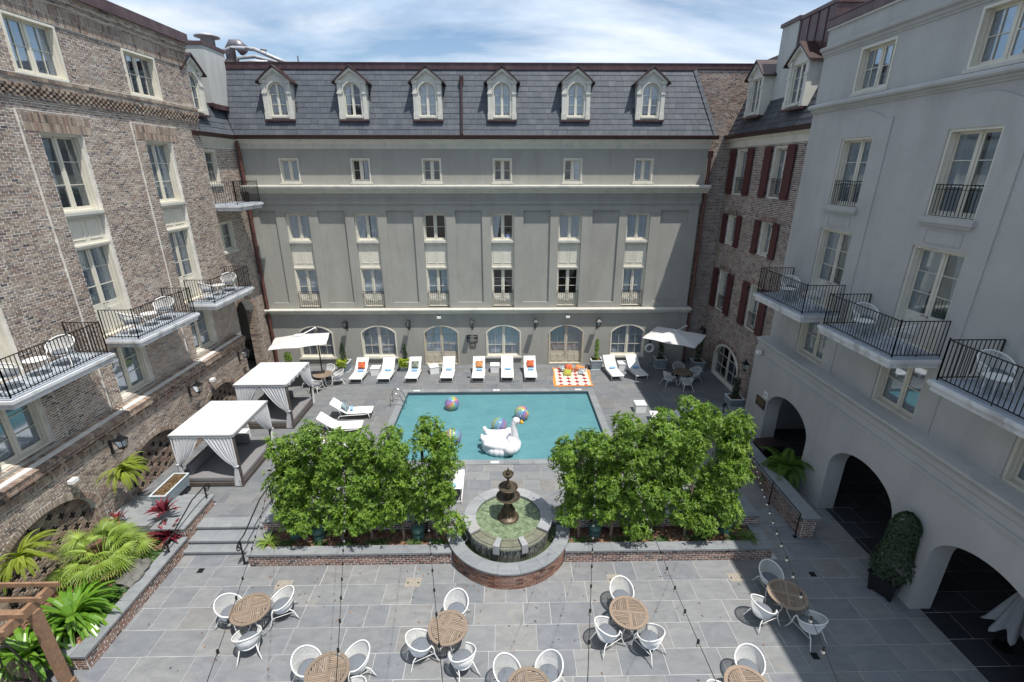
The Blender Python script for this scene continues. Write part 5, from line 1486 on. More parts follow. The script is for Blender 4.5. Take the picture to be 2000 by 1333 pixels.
def strap_plant(label, x, y, z, n, ln, wd, mat='strap', seed=0, elev=(.5, 1.35), droop=1.7, name='strap_leaf_plant', cat='plant', group=None, az=(0, 2 * pi)):
    t = thing(name, label, cat, (x, y, z), 0, group); r = random.Random(seed); mb = MB()
    for i in range(n):
        a = r.uniform(*az); q = r.uniform(0, .12 * ln + .02); ribbon(mb, (q * cos(a), q * sin(a), 0), a + r.uniform(-.3, .3), r.uniform(*elev), ln * r.uniform(.65, 1.1), wd * r.uniform(.8, 1.15), droop * r.uniform(.7, 1.2), rnd=r.random())
    mb.build('leaves', mat, t); return t
def fan_palm(label, x, y, z, n, ln, seed=0):
    t = thing('fan_palm', label, 'palm', (x, y, z)); r = random.Random(seed); mb = MB(); st_ = MB()
    for i in range(n):
        a = 2 * pi * i / n * 2.4 + r.uniform(-.3, .3); e = r.uniform(.15, 1.25); l = ln * r.uniform(.55, .95)
        tip = Vector((cos(a) * cos(e), sin(a) * cos(e), sin(e))) * l
        st_.tube([(0, 0, 0), tuple(tip * .5 + Vector((0, 0, .08))), tuple(tip)], .008, 4)
        nb = 24; rr = r.uniform(.48, .66)
        fd = Vector((cos(a) * cos(e - .5), sin(a) * cos(e - .5), sin(e - .5))); sd = Vector((-sin(a), cos(a), 0)); 
        for k in range(nb):
            b_ = (k / (nb - 1) - .5) * 3.6; d_ = fd * cos(b_) + sd * sin(b_); yw = atan2(d_.y, d_.x); el = math.asin(max(-1, min(1, d_.z)))
            ribbon(mb, tip, yw, el + .1, rr * (1 - .15 * abs(b_) / 1.8) * r.uniform(.8, 1.1), .0115, .8, 4, .5, r.random() * .4 + .6 * (i % 5) / 5)
    st_.build('stalks', 'palm', t); mb.build('fronds', 'palm', t); return t
def frond_plant(label, x, y, z, n, ln, mat, seed=0, elev=(.3, 1.2), droop=1.4, pin=.16, pw=.018, name='fern', cat='fern', az=(0, 2 * pi), trunk=None):
    t = thing(name, label, cat, (x, y, z)); r = random.Random(seed); mb = MB(); st_ = MB()
    for i in range(n):
        a = az[0] + (az[1] - az[0]) * (i + r.random() * .6) / n; p = Vector((0, 0, 0)); e = r.uniform(*elev); L_ = ln * r.uniform(.75, 1.1); segs = 16; pts = [p.copy()]; dirs = []
        for k in range(segs):
            d_ = Vector((cos(a) * cos(e), sin(a) * cos(e), sin(e))); dirs.append(d_); p = p + d_ * (L_ / segs); pts.append(p.copy()); e -= droop / segs * (1 + .05 * k)
        st_.tube([tuple(q) for q in pts[::4]] , [.008, .007, .006, .005, .003][:len(pts[::4])], 4)
        sd = Vector((-sin(a), cos(a), 0)); q_ = r.random()
        for k in range(2, segs * 2):
            tt = k / (segs * 2); j = min(segs - 1, int(tt * segs)); b0 = pts[j].lerp(pts[j + 1], tt * segs - j); d_ = dirs[j]
            pl = pin * (1.15 - tt) * (1 if tt > .18 else tt / .18)
            for s in (-1, 1):
                ax = (sd * s + d_ * .65 + Vector((0, 0, .12))).normalized(); w = pw * (1.1 - .5 * tt)
                e1 = b0 + ax * pl * .5 + Vector((0, 0, .01)); e2 = b0 + ax * pl - Vector((0, 0, pl * .22))
                mb.add([b0, e1 + d_ * w, e2, e1 - d_ * w], [(0, 1, 2), (0, 2, 3)], (q_ + r.random() * .4) % 1)
    st_.build('stalks', mat, t); mb.build('fronds', mat, t)
    if trunk: 
        tb = MB(); tb.lathe(trunk, 14); tb.build('trunk', 'bark', t)
    return t
fan_palm('large bushy fan palm with pale green fronds at the foot of the left wall', -12.35, 11.6, .55, 46, 1.2, 3)
strap_plant('lush clump of broad glossy strap leaves spilling over the near end of the left planter', -11.75, 9.75, .42, 150, 1.45, .05, seed=4)
strap_plant('second clump of broad glossy strap leaves hanging behind the timber pergola post', -12.0, 8.7, .42, 110, 1.3, .05, seed=5)
strap_plant('red cordyline with upright crimson leaves beside the stair rail, nearer of two', -11.15, 12.75, .55, 46, .6, .045, 'red_leaf', 6, (.3, 1.45), .7, 'cordyline', 'plant', 'red cordylines')
strap_plant('tall red cordyline with upright crimson leaves behind the rail beside the zinc trough', -11.45, 13.25, 1.15, 36, .55, .045, 'red_leaf', 7, (.4, 1.5), .6, 'cordyline', 'plant', 'red cordylines')
strap_plant('small dark red cordyline against the brick wall behind the fan palm', -12.95, 13.1, .95, 24, .4, .04, 'red_leaf', 8, (.4, 1.5), .6, 'cordyline', 'plant', 'red cordylines')
strap_plant('spiky yellow green grass clump at the left end of the left planter by the steps', -7.75, 12.5, .42, 60, .55, .014, 'palm', 9, (.4, 1.3), 1.2, 'grass_clump')
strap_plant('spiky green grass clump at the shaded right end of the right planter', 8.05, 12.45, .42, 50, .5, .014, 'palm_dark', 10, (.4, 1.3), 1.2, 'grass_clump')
frond_plant('yellow green fern growing from a basket on the brick wall under the nearer wall lantern', -13.25, 14.1, 2.15, 30, 1.05, 'fern', 11, (.35, 1.5), 1.5, .15, .022, az=(-1.7, 1.7))
frond_plant('yellow green fern growing from the brick wall at the left edge above the pergola', -13.2, 10.35, 2.0, 30, 1.1, 'fern', 12, (.35, 1.5), 1.5, .15, .022, az=(-1.7, 1.7))
for (x, y, z, lab) in ((-13.3, 14.1, 2.12, 'moss-lined wall basket under the fern beside the nearer lantern'), (-13.25, 10.35, 1.97, 'moss-lined wall basket under the fern at the left edge')):
    t = thing('wall_basket', lab, 'basket', (x, y, z)); mb = MB(); mb.lathe([(.02, -.32), (.16, -.22), (.24, -.08), (.26, 0), (.2, .02), (0, .02)], 14, (0, 0, 0), -pi / 2, pi / 2); mb.build('basket', 'soil', t, smooth=True)
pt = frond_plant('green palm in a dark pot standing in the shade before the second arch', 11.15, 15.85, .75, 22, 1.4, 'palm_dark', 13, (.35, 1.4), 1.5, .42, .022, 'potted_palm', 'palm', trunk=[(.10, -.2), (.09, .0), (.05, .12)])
mb = MB(); mb.lathe([(0, -.62), (.2, -.62), (.3, -.2), (.31, -.15), (.27, -.15), (.26, -.2), (0, -.2)], 18); mb.build('pot', 'iron', pt)
# low ground cover under the screen trees and in the left bed
C = []; D = []
for k in range(420):
    cx = random.choice([-7.2, -6.1, -5.2, -4.2, -3.0, -2.2, 2.5, 3.9, 5.2, 6.4, 7.6]) + random.gauss(0, .16); C.append((cx, random.uniform(12.35, 12.6), .43)); D.append((random.gauss(0, .3), random.gauss(0, .3), 1))
for k in range(420): C.append((random.uniform(-11.6, -11.0), random.uniform(9.6, 12.3), .44)); D.append((random.gauss(0, .3), random.gauss(0, .3), 1))
D = np.array(D); D /= np.linalg.norm(D, axis=1, keepdims=True)
o = obj('ground_cover', leaf_mesh('ground_cover', C, D, 8, .085, .02, 'ivy', 5), kind='stuff'); tag(o, 'low green ground cover sprouting from the mulch', 'ground cover')
# boulder in the left bed
bm = bmesh.new(); bmesh.ops.create_icosphere(bm, subdivisions=3, radius=1)
for v in bm.verts: v.co = Vector((v.co.x * .38, v.co.y * .55, v.co.z * .2)) * (1 + .22 * sin(v.co.x * 5 + v.co.y * 3) * cos(v.co.z * 6 + v.co.y * 4))
me = bpy.data.meshes.new('boulder'); bm.to_mesh(me); bm.free(); M['rock'] = simple('grey_rock', (.13, .125, .115), .9, var=.4, vscale=6, bumps=.6, bscale=12); me.materials.append(M['rock'])
o = obj('boulder', me, loc=(-11.25, 11.3, .5), rot=(0, 0, .3)); tag(o, 'rough grey boulder in the mulch beside the fan palm', 'rock')

# potted plants on the deck
def zinc_pot(parent, w=.62, h=.56):
    mb = MB(); a, b_ = w / 2 * .84, w / 2
    mb.add([(-a, -a, .03), (a, -a, .03), (a, a, .03), (-a, a, .03), (-b_, -b_, h), (b_, -b_, h), (b_, b_, h), (-b_, b_, h)], [(0, 3, 2, 1), (0, 1, 5, 4), (1, 2, 6, 5), (2, 3, 7, 6), (3, 0, 4, 7)])
    p = mb.build('pot', 'zinc', parent)
    r = MB(); t = .05
    r.box(-b_ - .015, b_ + .015, -b_ - .015, -b_ + t, h, h + .04); r.box(-b_ - .015, b_ + .015, b_ - t, b_ + .015, h, h + .04); r.box(-b_ - .015, -b_ + t, -b_ + t, b_ - t, h, h + .04); r.box(b_ - t, b_ + .015, -b_ + t, b_ - t, h, h + .04)
    r.box(-a - .03, a + .03, -a - .03, a + .03, 0, .03)
    r.build('rim', 'zinc_rim', p)
    s = MB(); s.box(-b_ + t, b_ - t, -b_ + t, b_ - t, h - .08, h - .04); s.build('soil', 'soil', p)
def column_plant(parent, h, r, seed, n=420, mat='leaf_dark', z=.5, taper=.75, l=.08):
    rng = np.random.default_rng(seed); z_ = rng.random(n) * h; rr = r * (1 - taper * (z_ / h) ** 1.6) * rng.uniform(.5, 1.05, n); a = rng.random(n) * 2 * pi
    C = np.stack([rr * np.cos(a), rr * np.sin(a), z + z_], 1); D = np.stack([np.cos(a), np.sin(a), np.full(n, .8)], 1); D /= np.linalg.norm(D, axis=1, keepdims=True)
    obj('foliage', leaf_mesh('foliage', C, D, 7, l, .018, mat, seed), parent)
    mb = MB(); mb.tube([(0, 0, z - .1), (0, 0, z + h * .9)], .015, 5); mb.build('stem', 'bark', parent)
def lime_spill(parent, seed, side=-1):
    rng = np.random.default_rng(seed); n = 130
    C = np.stack([rng.uniform(-.34, .2, n) * 1.0, rng.uniform(-.40, .0, n), .62 + rng.uniform(-.05, .14, n)], 1); lo = rng.random(n) < .35; C[lo, 2] -= rng.uniform(.1, .32, lo.sum()); C[lo, 1] = -.36
    D = rng.normal(size=(n, 3)) * .5 + np.array([0, -.3, 1]); D /= np.linalg.norm(D, axis=1, keepdims=True)
    obj('trailing_leaves', leaf_mesh('trailing_leaves', C, D, 7, .085, .035, 'leaf_lime', seed), parent)
pots = [(-9.70, 26.72, 'column', 1, 'square zinc planter with slim column topiary and lime leaves, left of the first lounger'),
        (-6.02, 26.85, 'column', 1, 'square zinc planter with slim column topiary and lime leaves, behind the second and third loungers'),
        (5.62, 26.85, 'bush', 0, 'square zinc planter with small leafy standard shrub between the patterned rug and the right loungers'),
        (9.60, 26.95, 'tall', 0, 'square zinc planter with dark climbing plant in the shade beside the ring buoy'),
        (11.75, 26.5, 'tall', 0, 'square zinc planter with thin dark plant in the far right brick corner'),
        (11.75, 21.6, 'tall', 0, 'square zinc planter with dark upright plant below the brick wall lantern on the right')]
for i, (x, y, k, lime, lab) in enumerate(pots):
    t = thing('potted_plant', lab, 'planter', (x, y, DZ), random.uniform(-.05, .05), 'square zinc planters on the pool deck'); zinc_pot(t, .68 if i != 5 else .72, .58)
    if k == 'column': column_plant(t, 1.25 if i == 0 else 1.1, .17 if i == 0 else .13, i, 300)
    elif k == 'bush': column_plant(t, 1.35, .16, i, 130, 'leaf', .52, .7, .10)
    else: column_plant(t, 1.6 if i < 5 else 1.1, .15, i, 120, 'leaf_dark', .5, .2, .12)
    if lime: lime_spill(t, i)
# group of small pots in the far left corner
t = thing('potted_plant', 'low terracotta bowl with leafy plant and lilac flowers behind the left parasol', 'planter', (-12.95, 26.6, DZ)); mb = MB(); mb.lathe([(0, 0), (.24, 0), (.34, .34), (.36, .36), (.30, .36), (0, .32)], 18); M['terracotta'] = simple('terracotta', (.36, .16, .09), .8, var=.15); mb.build('pot', 'terracotta', t); column_plant(t, .9, .22, 21, 160, 'leaf', .3, .3, .12)
C = np.random.default_rng(2).uniform([-.1, -.3, .4], [.7, .1, .55], (60, 3)); obj('flowers', leaf_mesh('flowers', C, np.tile([0, 0, 1.0], (60, 1)), 6, .04, .02, 'flower', 3), t)
# zinc trough on the raised slab at the left, another behind
def trough(label, x, y, z, w, l, h=.42):
    t = thing('zinc_trough', label, 'planter', (x, y, z), 0, 'long zinc troughs along the left brick wall'); mb = MB(); a = .85
    mb.add([(-w / 2 * a, -l / 2 * .94, 0), (w / 2 * a, -l / 2 * .94, 0), (w / 2 * a, l / 2 * .94, 0), (-w / 2 * a, l / 2 * .94, 0), (-w / 2, -l / 2, h), (w / 2, -l / 2, h), (w / 2, l / 2, h), (-w / 2, l / 2, h)], [(0, 3, 2, 1), (0, 1, 5, 4), (1, 2, 6, 5), (2, 3, 7, 6), (3, 0, 4, 7)]); mb.build('trough', 'zinc', t)
    r = MB(); q = .04; X, Y = w / 2, l / 2
    r.box(-X - .01, X + .01, -Y - .01, -Y + q, h, h + .035); r.box(-X - .01, X + .01, Y - q, Y + .01, h, h + .035); r.box(-X - .01, -X + q, -Y + q, Y - q, h, h + .035); r.box(X - q, X + .01, -Y + q, Y - q, h, h + .035); r.build('rim', 'zinc_rim', t)
    s = MB(); s.box(-X + q, X - q, -Y + q, Y - q, h - .1, h - .03); s.build('soil', 'soil', t)
    M.setdefault('dry', leaf_mat('dry_moss', [(.10, .06, .03), (.18, .12, .05), (.24, .19, .09)], .1)); rg = np.random.default_rng(4); n = 160; C = np.stack([rg.uniform(-X + .06, X - .06, n), rg.uniform(-Y + .06, Y - .06, n), np.full(n, h)], 1)
    obj('dry_plants', leaf_mesh('dry_plants', C, np.tile([0, 0, 1.0], (n, 1)) , 6, .07, .012, 'dry', 3), t); return t
trough('long zinc trough with dry moss on the slab left of the nearer cabana', -12.15, 14.6, .81, .55, 1.35)
trough('long zinc trough against the brick wall between the two cabanas', -12.75, 19.0, DZ, .55, 1.6, .6)
# tall clipped topiary in a black box before the arcade pier
t = thing('potted_topiary', 'tall clipped bushy topiary in a square black box against the arcade pier', 'topiary', (11.42, 10.72, 0), .5)
mb = MB(); mb.add([(-.3, -.3, .06), (.3, -.3, .06), (.3, .3, .06), (-.3, .3, .06), (-.37, -.37, .62), (.37, -.37, .62), (.37, .37, .62), (-.37, .37, .62)], [(0, 3, 2, 1), (4, 5, 6, 7), (0, 1, 5, 4), (1, 2, 6, 5), (2, 3, 7, 6), (3, 0, 4, 7)])
for s in (-1, 1):
    for q in (-1, 1): mb.box(s * .26 - .05, s * .26 + .05, q * .26 - .05, q * .26 + .05, 0, .07)
mb.box(-.40, .40, -.40, .40, .62, .68)
M['black_box'] = simple('black_lacquer', (.012, .012, .014), .25); mb.build('box', 'black_box', t)
rng = np.random.default_rng(8); n = 2300; z_ = rng.random(n) ** .9 * 2.15; prof = .50 * (1 - .48 * (z_ / 2.15) ** 1.5) * (1 + .09 * np.sin(z_ * 4.3)); prof = np.where(z_ > 1.8, prof * np.sqrt(np.maximum(0.03, 1 - ((z_ - 1.8) / .37) ** 2)), prof)
a = rng.random(n) * 2 * pi; rr = prof * (rng.uniform(.3, 1, n) ** .3); C = np.stack([rr * np.cos(a), rr * np.sin(a), .68 + z_], 1); D = np.stack([np.cos(a), np.sin(a), np.full(n, .5)], 1); D /= np.linalg.norm(D, axis=1, keepdims=True)
obj('foliage', leaf_mesh('foliage', C, D, 7, .06, .017, 'leaf_dark', 8), t)
# green mushroom garden lamps in the beds
for i, (x, y, lab) in enumerate(((-7.0, 12.85, 'green domed garden lamp at the left end of the left planter under the first tree'), (-6.2, 12.75, 'green domed garden lamp half hidden under the second tree of the left planter'), (-2.9, 12.75, 'green domed garden lamp between the last two trees by the fountain basin'), (3.0, 12.75, 'green domed garden lamp under the first tree right of the fountain'), (7.45, 12.85, 'green domed garden lamp at the right end of the right planter'))):
    t = thing('garden_lamp', lab, 'lamp', (x, y, .40), 0, 'green garden lamps in the planters')
    mb = MB(); mb.lathe([(0, 0), (.2, 0), (.2, .2), (.12, .22), (.12, .28)], 18); mb.build('base', 'green_lamp', t, smooth=False); mb = MB(); mb.lathe([(.12, .28), (.22, .28), (.22, .38), (.18, .45), (.08, .49), (0, .50)], 18); mb.build('dome', 'green_lamp', t, smooth=True)
# ---------------------------------------------------------------- furniture
M['wicker'] = simple('white_wicker', (0.72, 0.72, 0.70), .5, var=.04)
M['cushion_grey'] = simple('grey_seat_cushion', (0.15, 0.165, 0.19), .9, var=.08, vscale=12)
M['teak'] = None
def teak_mat():
    m, nt, b = new_mat('weathered_teak'); v = coords(nt, 'obj', (3, 30, 3)); f = noise(nt, v, 3, 6, .7); r = piece_random(nt)
    c = ramp(nt, [(.25, (.17, .125, .09)), (.5, (.25, .19, .14)), (.75, (.33, .265, .205))]); L(nt, f, c.inputs[0])
    s = ramp(nt, [(0, (.8, .8, .8)), (1, (1.2, 1.17, 1.15))]); L(nt, r, s.inputs[0]); L(nt, rgbmix(nt, 1.0, c.outputs[0], s.outputs[0], 'MULTIPLY'), b.inputs['Base Color']); b.inputs['Roughness'].default_value = .7; return m
M['teak'] = teak_mat()
M['sling'] = simple('white_sling_fabric', (0.68, 0.675, 0.66), .8, var=.02)
M['charcoal_wood'] = simple('dark_stained_wood', (0.085, 0.07, 0.062), .6, var=.25, vscale=7)
M['canvas'] = simple('white_canvas', (0.60, 0.605, 0.62), .85, var=.05, vscale=2)
M['mattress'] = simple('grey_mattress_fabric', (0.19, 0.185, 0.19), .9, var=.06, vscale=5)
M['umbrella'] = simple('parasol_fabric', (0.58, 0.57, 0.55), .85, var=.03, vscale=2)
M['steel'] = simple('polished_steel', (.55, .55, .56), .2, metal=1.0)
M['towel'] = simple('blue_towel', (0.26, 0.46, 0.74), .95, var=.12, vscale=20)
M['clear_glass'] = M['glass']

def chair_meshes():
    fr = MB(); sh = MB()
    def rim(t):
        a = radians(-48 + 276 * t); k = max(0, sin(pi * t)) ** 1.4
        return Vector((.335 * cos(a) * (1 - .0 * k), .335 * sin(a) * 1.0 + .02, .60 + .25 * k ** 1.3))
    def bot(t):
        a = radians(-48 + 276 * t); return Vector((.235 * cos(a), .235 * sin(a) + .01, .40))
    T = [i / 28 for i in range(29)]
    fr.tube([rim(t) for t in T], .019, 6); fr.tube([bot(t) for t in T] , .014, 5)
    fr.lathe([(.225, .375), (.255, .375), (.255, .40), (.225, .40), (.225, .375)], 18, (0, .01, 0))
    for s in (-1, 1):
        a = rim(0 if s > 0 else 1)
        fr.tube([a, (a.x * 1.12, a.y - .05, .50), (a.x * 1.16, a.y - .06, .34), (a.x * 1.28, a.y - .12, .15), (a.x * 1.42, a.y - .2, .0)], [.018, .017, .016, .016, .014], 6)
        b = rim(.32 if s > 0 else .68)
        fr.tube([bot(.30 if s > 0 else .70), (b.x * .85, b.y * 1.05, .30), (b.x * 1.05, b.y * 1.35, .12), (b.x * 1.2, b.y * 1.6, .0)], .015, 6)
        fr.tube([(a.x * 1.15, a.y - .06, .34), (b.x * .88, b.y * 1.05, .27)], .009, 5)
    # woven shell: upright strands and hoops
    nst = 54
    for i in range(nst + 1):
        t = i / nst; p, q = bot(t), rim(t); m = (p + q) / 2; out = Vector((m.x, m.y, 0)).normalized() * .02
        sh.tube([p, m + out, q], .0055, 3, caps=False)
    for j in range(1, 12):
        f = j / 12; sh.tube([bot(t) * (1 - f) + rim(t) * f + Vector((bot(t).x, bot(t).y, 0)).normalized() * .02 * sin(pi * f) for t in T], .0048, 3, caps=False)
    cu = MB(); cu.lathe([(0, .405), (.22, .405), (.25, .42), (.25, .455), (.22, .475), (0, .48)], 20, (0, 0, 0))
    return fr.mesh('frame', 'wicker', True), sh.mesh('woven_shell', 'wicker'), cu.mesh('seat_cushion', 'cushion_grey', True)
CH = chair_meshes()
def chair(x, y, z, face, label, group, cushion=True, name='wicker_chair'):
    """face: direction the sitter looks, as an angle from +x"""
    t = thing(name, label, 'chair', (x, y, z), face + pi / 2, group)
    obj('frame', CH[0], t); obj('woven_shell', CH[1], t)
    if cushion: obj('seat_cushion', CH[2], t)
    return t
def table_meshes(R=.52):
    ring = MB(); ring.lathe([(R - .085, .695), (R - .085, .725), (R, .725), (R, .695), (R - .085, .695)], 40)
    ring.box(-R + .08, R - .08, -.028, .028, .693, .7235); ring.box(-.028, .028, -R + .08, -.029, .693, .7233); ring.box(-.028, .028, .029, R - .08, .693, .7233)
    sl = MB(); w = .036; ri = R - .09
    for qx, qy in ((1, 1), (-1, 1), (-1, -1), (1, -1)):
        along_x = qx * qy > 0
        k = 0; c = .05
        while c < ri - .01:
            e = sqrt(max(0, ri * ri - (c + w / 2) ** 2))
            if e > .06:
                a0, a1 = .031, e
                if along_x: X0, X1 = sorted((qx * a0, qx * a1)); Y0, Y1 = sorted((qy * (c - w / 2), qy * (c + w / 2)))
                else: Y0, Y1 = sorted((qy * a0, qy * a1)); X0, X1 = sorted((qx * (c - w / 2), qx * (c + w / 2)))
                sl.box(X0, X1, Y0, Y1, .70, .7215, rnd=random.random())
            c += w + .013
    leg = MB()
    for k in range(4):
        a = pi / 4 + k * pi / 2; c, s = cos(a), sin(a); leg.tube([(.30 * c, .30 * s, .70), (.09 * c, .09 * s, .60), (.06 * c, .06 * s, .40), (.10 * c, .10 * s, .18), (.30 * c, .30 * s, .02)], .018, 6)
        leg.tube([(.10 * c, .10 * s, .18), (.17 * c, .17 * s, .42), (.09 * c, .09 * s, .60)], .012, 5)
    leg.lathe([(.062, .38), (.085, .38), (.085, .42), (.062, .42)], 14)
    return ring.mesh('top_rim', 'teak'), sl.mesh('slats', 'teak'), leg.mesh('pedestal', 'wicker', True)
TB = table_meshes()
def table(x, y, z, rot, label, group):
    t = thing('round_table', label, 'table', (x, y, z), rot, group); obj('top_rim', TB[0], t); o = obj('slats', TB[1], t, kind='stuff'); obj('pedestal', TB[2], t); return t
GT = 'round teak tables on the terrace'; GCH = 'white wicker chairs round the teak tables'
tabs = [(-6.97, 9.80, .35, 'round slatted teak table nearest the left planter and steps'), (-1.52, 9.15, -.3, 'round slatted teak table in front of the round fountain basin, centre left'),
        (3.33, 9.52, -.12, 'round slatted teak table right of the fountain basin on the sunny terrace'), (7.95, 10.02, -.4, 'round slatted teak table at the shadow edge near the garden wall'),
        (-4.27, 8.02, .2, 'round slatted teak table cut by the bottom edge between the two left tables'), (.52, 7.55, .1, 'round slatted teak table at the bottom edge below the fountain, only its rim showing'),
        (5.6, 7.5, 0, 'round slatted teak table at the bottom edge toward the right, just inside the shade')]
for x, y, r, l in tabs: table(x, y, 0, r, l, GT)
def seat_at(tx, ty, cx, cy, label, z=0, dmin=.60):
    a = atan2(cy - ty, cx - tx); d = max(dmin, sqrt((cx - tx) ** 2 + (cy - ty) ** 2)); chair(tx + d * cos(a), ty + d * sin(a), z, a + pi, label, GCH)
cl = [(0, (-7.62, 9.95), 'white wicker chair on the left side of the table nearest the steps'), (0, (-6.30, 10.15), 'white wicker chair on the far right side of the table nearest the steps'), (0, (-6.72, 9.1), 'white wicker chair with its back to us at the table nearest the steps'),
      (1, (-1.38, 9.90), 'white wicker chair on the far side of the centre left table, toward the basin'), (1, (-2.2, 8.85), 'white wicker chair at the left of the centre left table, casting an oval shadow'), (1, (-1.1, 8.5), 'white wicker chair at the near right of the centre left table'),
      (2, (3.32, 10.25), 'white wicker chair on the far side of the table right of the basin'), (2, (2.68, 9.15), 'white wicker chair at the left of the table right of the basin'), (2, (3.75, 8.95), 'white wicker chair at the near right of the table right of the basin'),
      (3, (7.93, 10.8), 'white wicker chair on the far side of the shadow-edge table beside the planter corner'), (3, (7.15, 9.75), 'white wicker chair at the left of the shadow-edge table, half in the sun'), (3, (8.2, 9.3), 'white wicker chair at the near right of the shadow-edge table'),
      (4, (-4.86, 8.32), 'white wicker chair at the upper left of the bottom-edge table on the left'), (4, (-3.72, 8.42), 'white wicker chair at the upper right of the bottom-edge table on the left'), (4, (-3.6, 7.65), 'white wicker chair right of the bottom-edge table on the left, mostly cut off'),
      (5, (.05, 8.0), 'white wicker chair at the upper left of the bottom-edge table below the fountain'), (5, (1.02, 8.07), 'white wicker chair at the upper right of the bottom-edge table below the fountain'),
      (6, (5.95, 8.12), 'white wicker chair behind the bottom-edge table toward the right'), (6, (5.05, 7.4), 'white wicker chair left of the bottom-edge table toward the right, barely in frame')]
for i, (cx, cy), l in cl: seat_at(tabs[i][0], tabs[i][1], cx, cy, l, dmin=.66)
table(-10.2, 24.6, DZ, .3, 'round teak table under the left parasol behind the far cabana', GT); table(10.1, 24.55, DZ, .1, 'round teak table in the shade under the right parasol', GT)
for (tx, ty), (cx, cy), l in (((-10.2, 24.6), (-10.15, 25.4), 'white wicker chair on the far side of the table under the left parasol'), ((-10.2, 24.6), (-9.45, 24.8), 'white wicker chair at the right of the table under the left parasol'), ((-10.2, 24.6), (-10.35, 23.8), 'white wicker chair at the near side of the left parasol table, behind the cabana curtain'), ((-10.2, 24.6), (-11.0, 24.5), 'white wicker chair at the left of the left parasol table, hidden by the cabana roof'),
                           ((10.1, 24.55), (10.2, 25.4), 'white wicker chair at the far side of the table under the right parasol'), ((10.1, 24.55), (9.3, 24.35), 'white wicker chair at the left of the table under the right parasol'), ((10.1, 24.55), (10.1, 23.75), 'white wicker chair at the near side of the table under the right parasol'), ((10.1, 24.55), (10.9, 24.8), 'white wicker chair at the right of the table under the right parasol')):
    seat_at(tx, ty, cx, cy, l, DZ, .72)

# balcony furniture
def side_table(x, y, z, label, group):
    t = thing('side_table', label, 'table', (x, y, z), 0, group); mb = MB(); mb.lathe([(0, .46), (.27, .46), (.28, .475), (.27, .49), (0, .49)], 24); mb.build('top', 'wicker', t)
    mb = MB()
    for k in range(4): a = pi / 4 + k * pi / 2; mb.tube([(.2 * cos(a), .2 * sin(a), .46), (.17 * cos(a), .17 * sin(a), .2), (.25 * cos(a), .25 * sin(a), 0)], .012, 5)
    mb.build('legs', 'wicker', t, smooth=True)
GB = 'white wicker chairs on the balconies'; GS = 'small white tables on the balconies'
names = ['nearest left balcony', 'middle left balcony', 'farthest left balcony']
for k, y0 in enumerate((11.25, 15.87, 20.55)):
    chair(-13.35, y0 + 2.35, 6.38, radians(-70), 'white wicker chair at the far end of the ' + names[k], GB); chair(-13.4, y0 + .7, 6.38, radians(60), 'white wicker chair at the near end of the ' + names[k], GB)
    side_table(-13.45, y0 + 1.6, 6.38, 'small round white table between the chairs of the ' + names[k], GS)
names = ['farthest right balcony', 'middle right balcony', 'nearest right balcony at the frame edge']
for k, y0 in enumerate((16.15, 11.95, 7.7)):
    chair(11.5, y0 + 2.35, 7.08, radians(250), 'white wicker chair at the far end of the ' + names[k], GB); chair(11.4, y0 + .65, 7.08, radians(100), 'white wicker chair at the near end of the ' + names[k], GB)
    side_table(11.2, y0 + 1.95, 7.08, 'small round white table on the ' + names[k], GS)
balcony(lw2, 24.2, 26.6, -1.35, 10.35)

# sun loungers
def lounger_meshes():
    W = .34; back0 = 1.15
    prof = [(0, .335), (.02, .35), (.5, .345), (1.0, .33), (1.15, .335), (1.35, .46), (1.6, .66), (1.9, .90)]
    sl = MB(); n = len(prof); 
    vs = []; 
    for y, z in prof: vs += [(-W + .02, y, z), (0, y, z - .012), (W - .02, y, z)]
    m = len(vs); vs += [(x, y, z - .012) for x, y, z in vs]
    fs = []
    for i in range(n - 1):
        for j in range(2): a = i * 3 + j; fs += [(a, a + 1, a + 4, a + 3), (a + m, a + 3 + m, a + 4 + m, a + 1 + m)]
    sl.add(vs, fs)
    fr = MB()
    for s in (-1, 1):
        fr.tube([(s * W, y, z) for y, z in prof], .019, 6)
        fr.tube([(s * W, .12, .33), (s * W * 1.02, .10, .02)], .02, 6); fr.tube([(s * W * 1.04, .35, .27), (s * W * 1.06, 1.1, .25), (s * W * 1.06, 1.5, .22), (s * W * 1.03, 1.62, .0)], .02, 6)
        fr.tube([(s * W, .12, .31), (s * W * 1.04, .4, .26)], .018, 6)
    fr.tube([(-W, .11, .05), (W, .11, .05)], .012, 5); fr.tube([(-W, 1.9, .90), (W, 1.9, .90)], .02, 6); fr.tube([(-W, .0, .34), (W, .0, .34)], .02, 6); fr.tube([(-W, 1.6, .12), (W, 1.6, .12)], .012, 5)
    fr.tube([(-W, 1.55, .62), (-W, 1.42, .24)], .012, 5); fr.tube([(W, 1.55, .62), (W, 1.42, .24)], .012, 5)
    return sl.mesh('sling', 'sling', True), fr.mesh('frame', 'white', True)
LG = lounger_meshes()
def towel_mesh():
    mb = MB(); r = []
    for k in range(40):
        a = k * .5; q = .072 * (1 - k / 46); r.append((q * cos(a), q * sin(a)))
    mb.lathe([(0, -.17), (.06, -.17), (.068, -.15), (.068, .15), (.06, .17), (0, .17)], 14); mb.lathe([(.045, -.176), (.05, -.172), (.035, -.178)], 12)
    me = mb.mesh('rolled_towel', 'towel', True); me.transform(Matrix.Rotation(pi / 2, 4, 'Y')); return me
TW = towel_mesh()
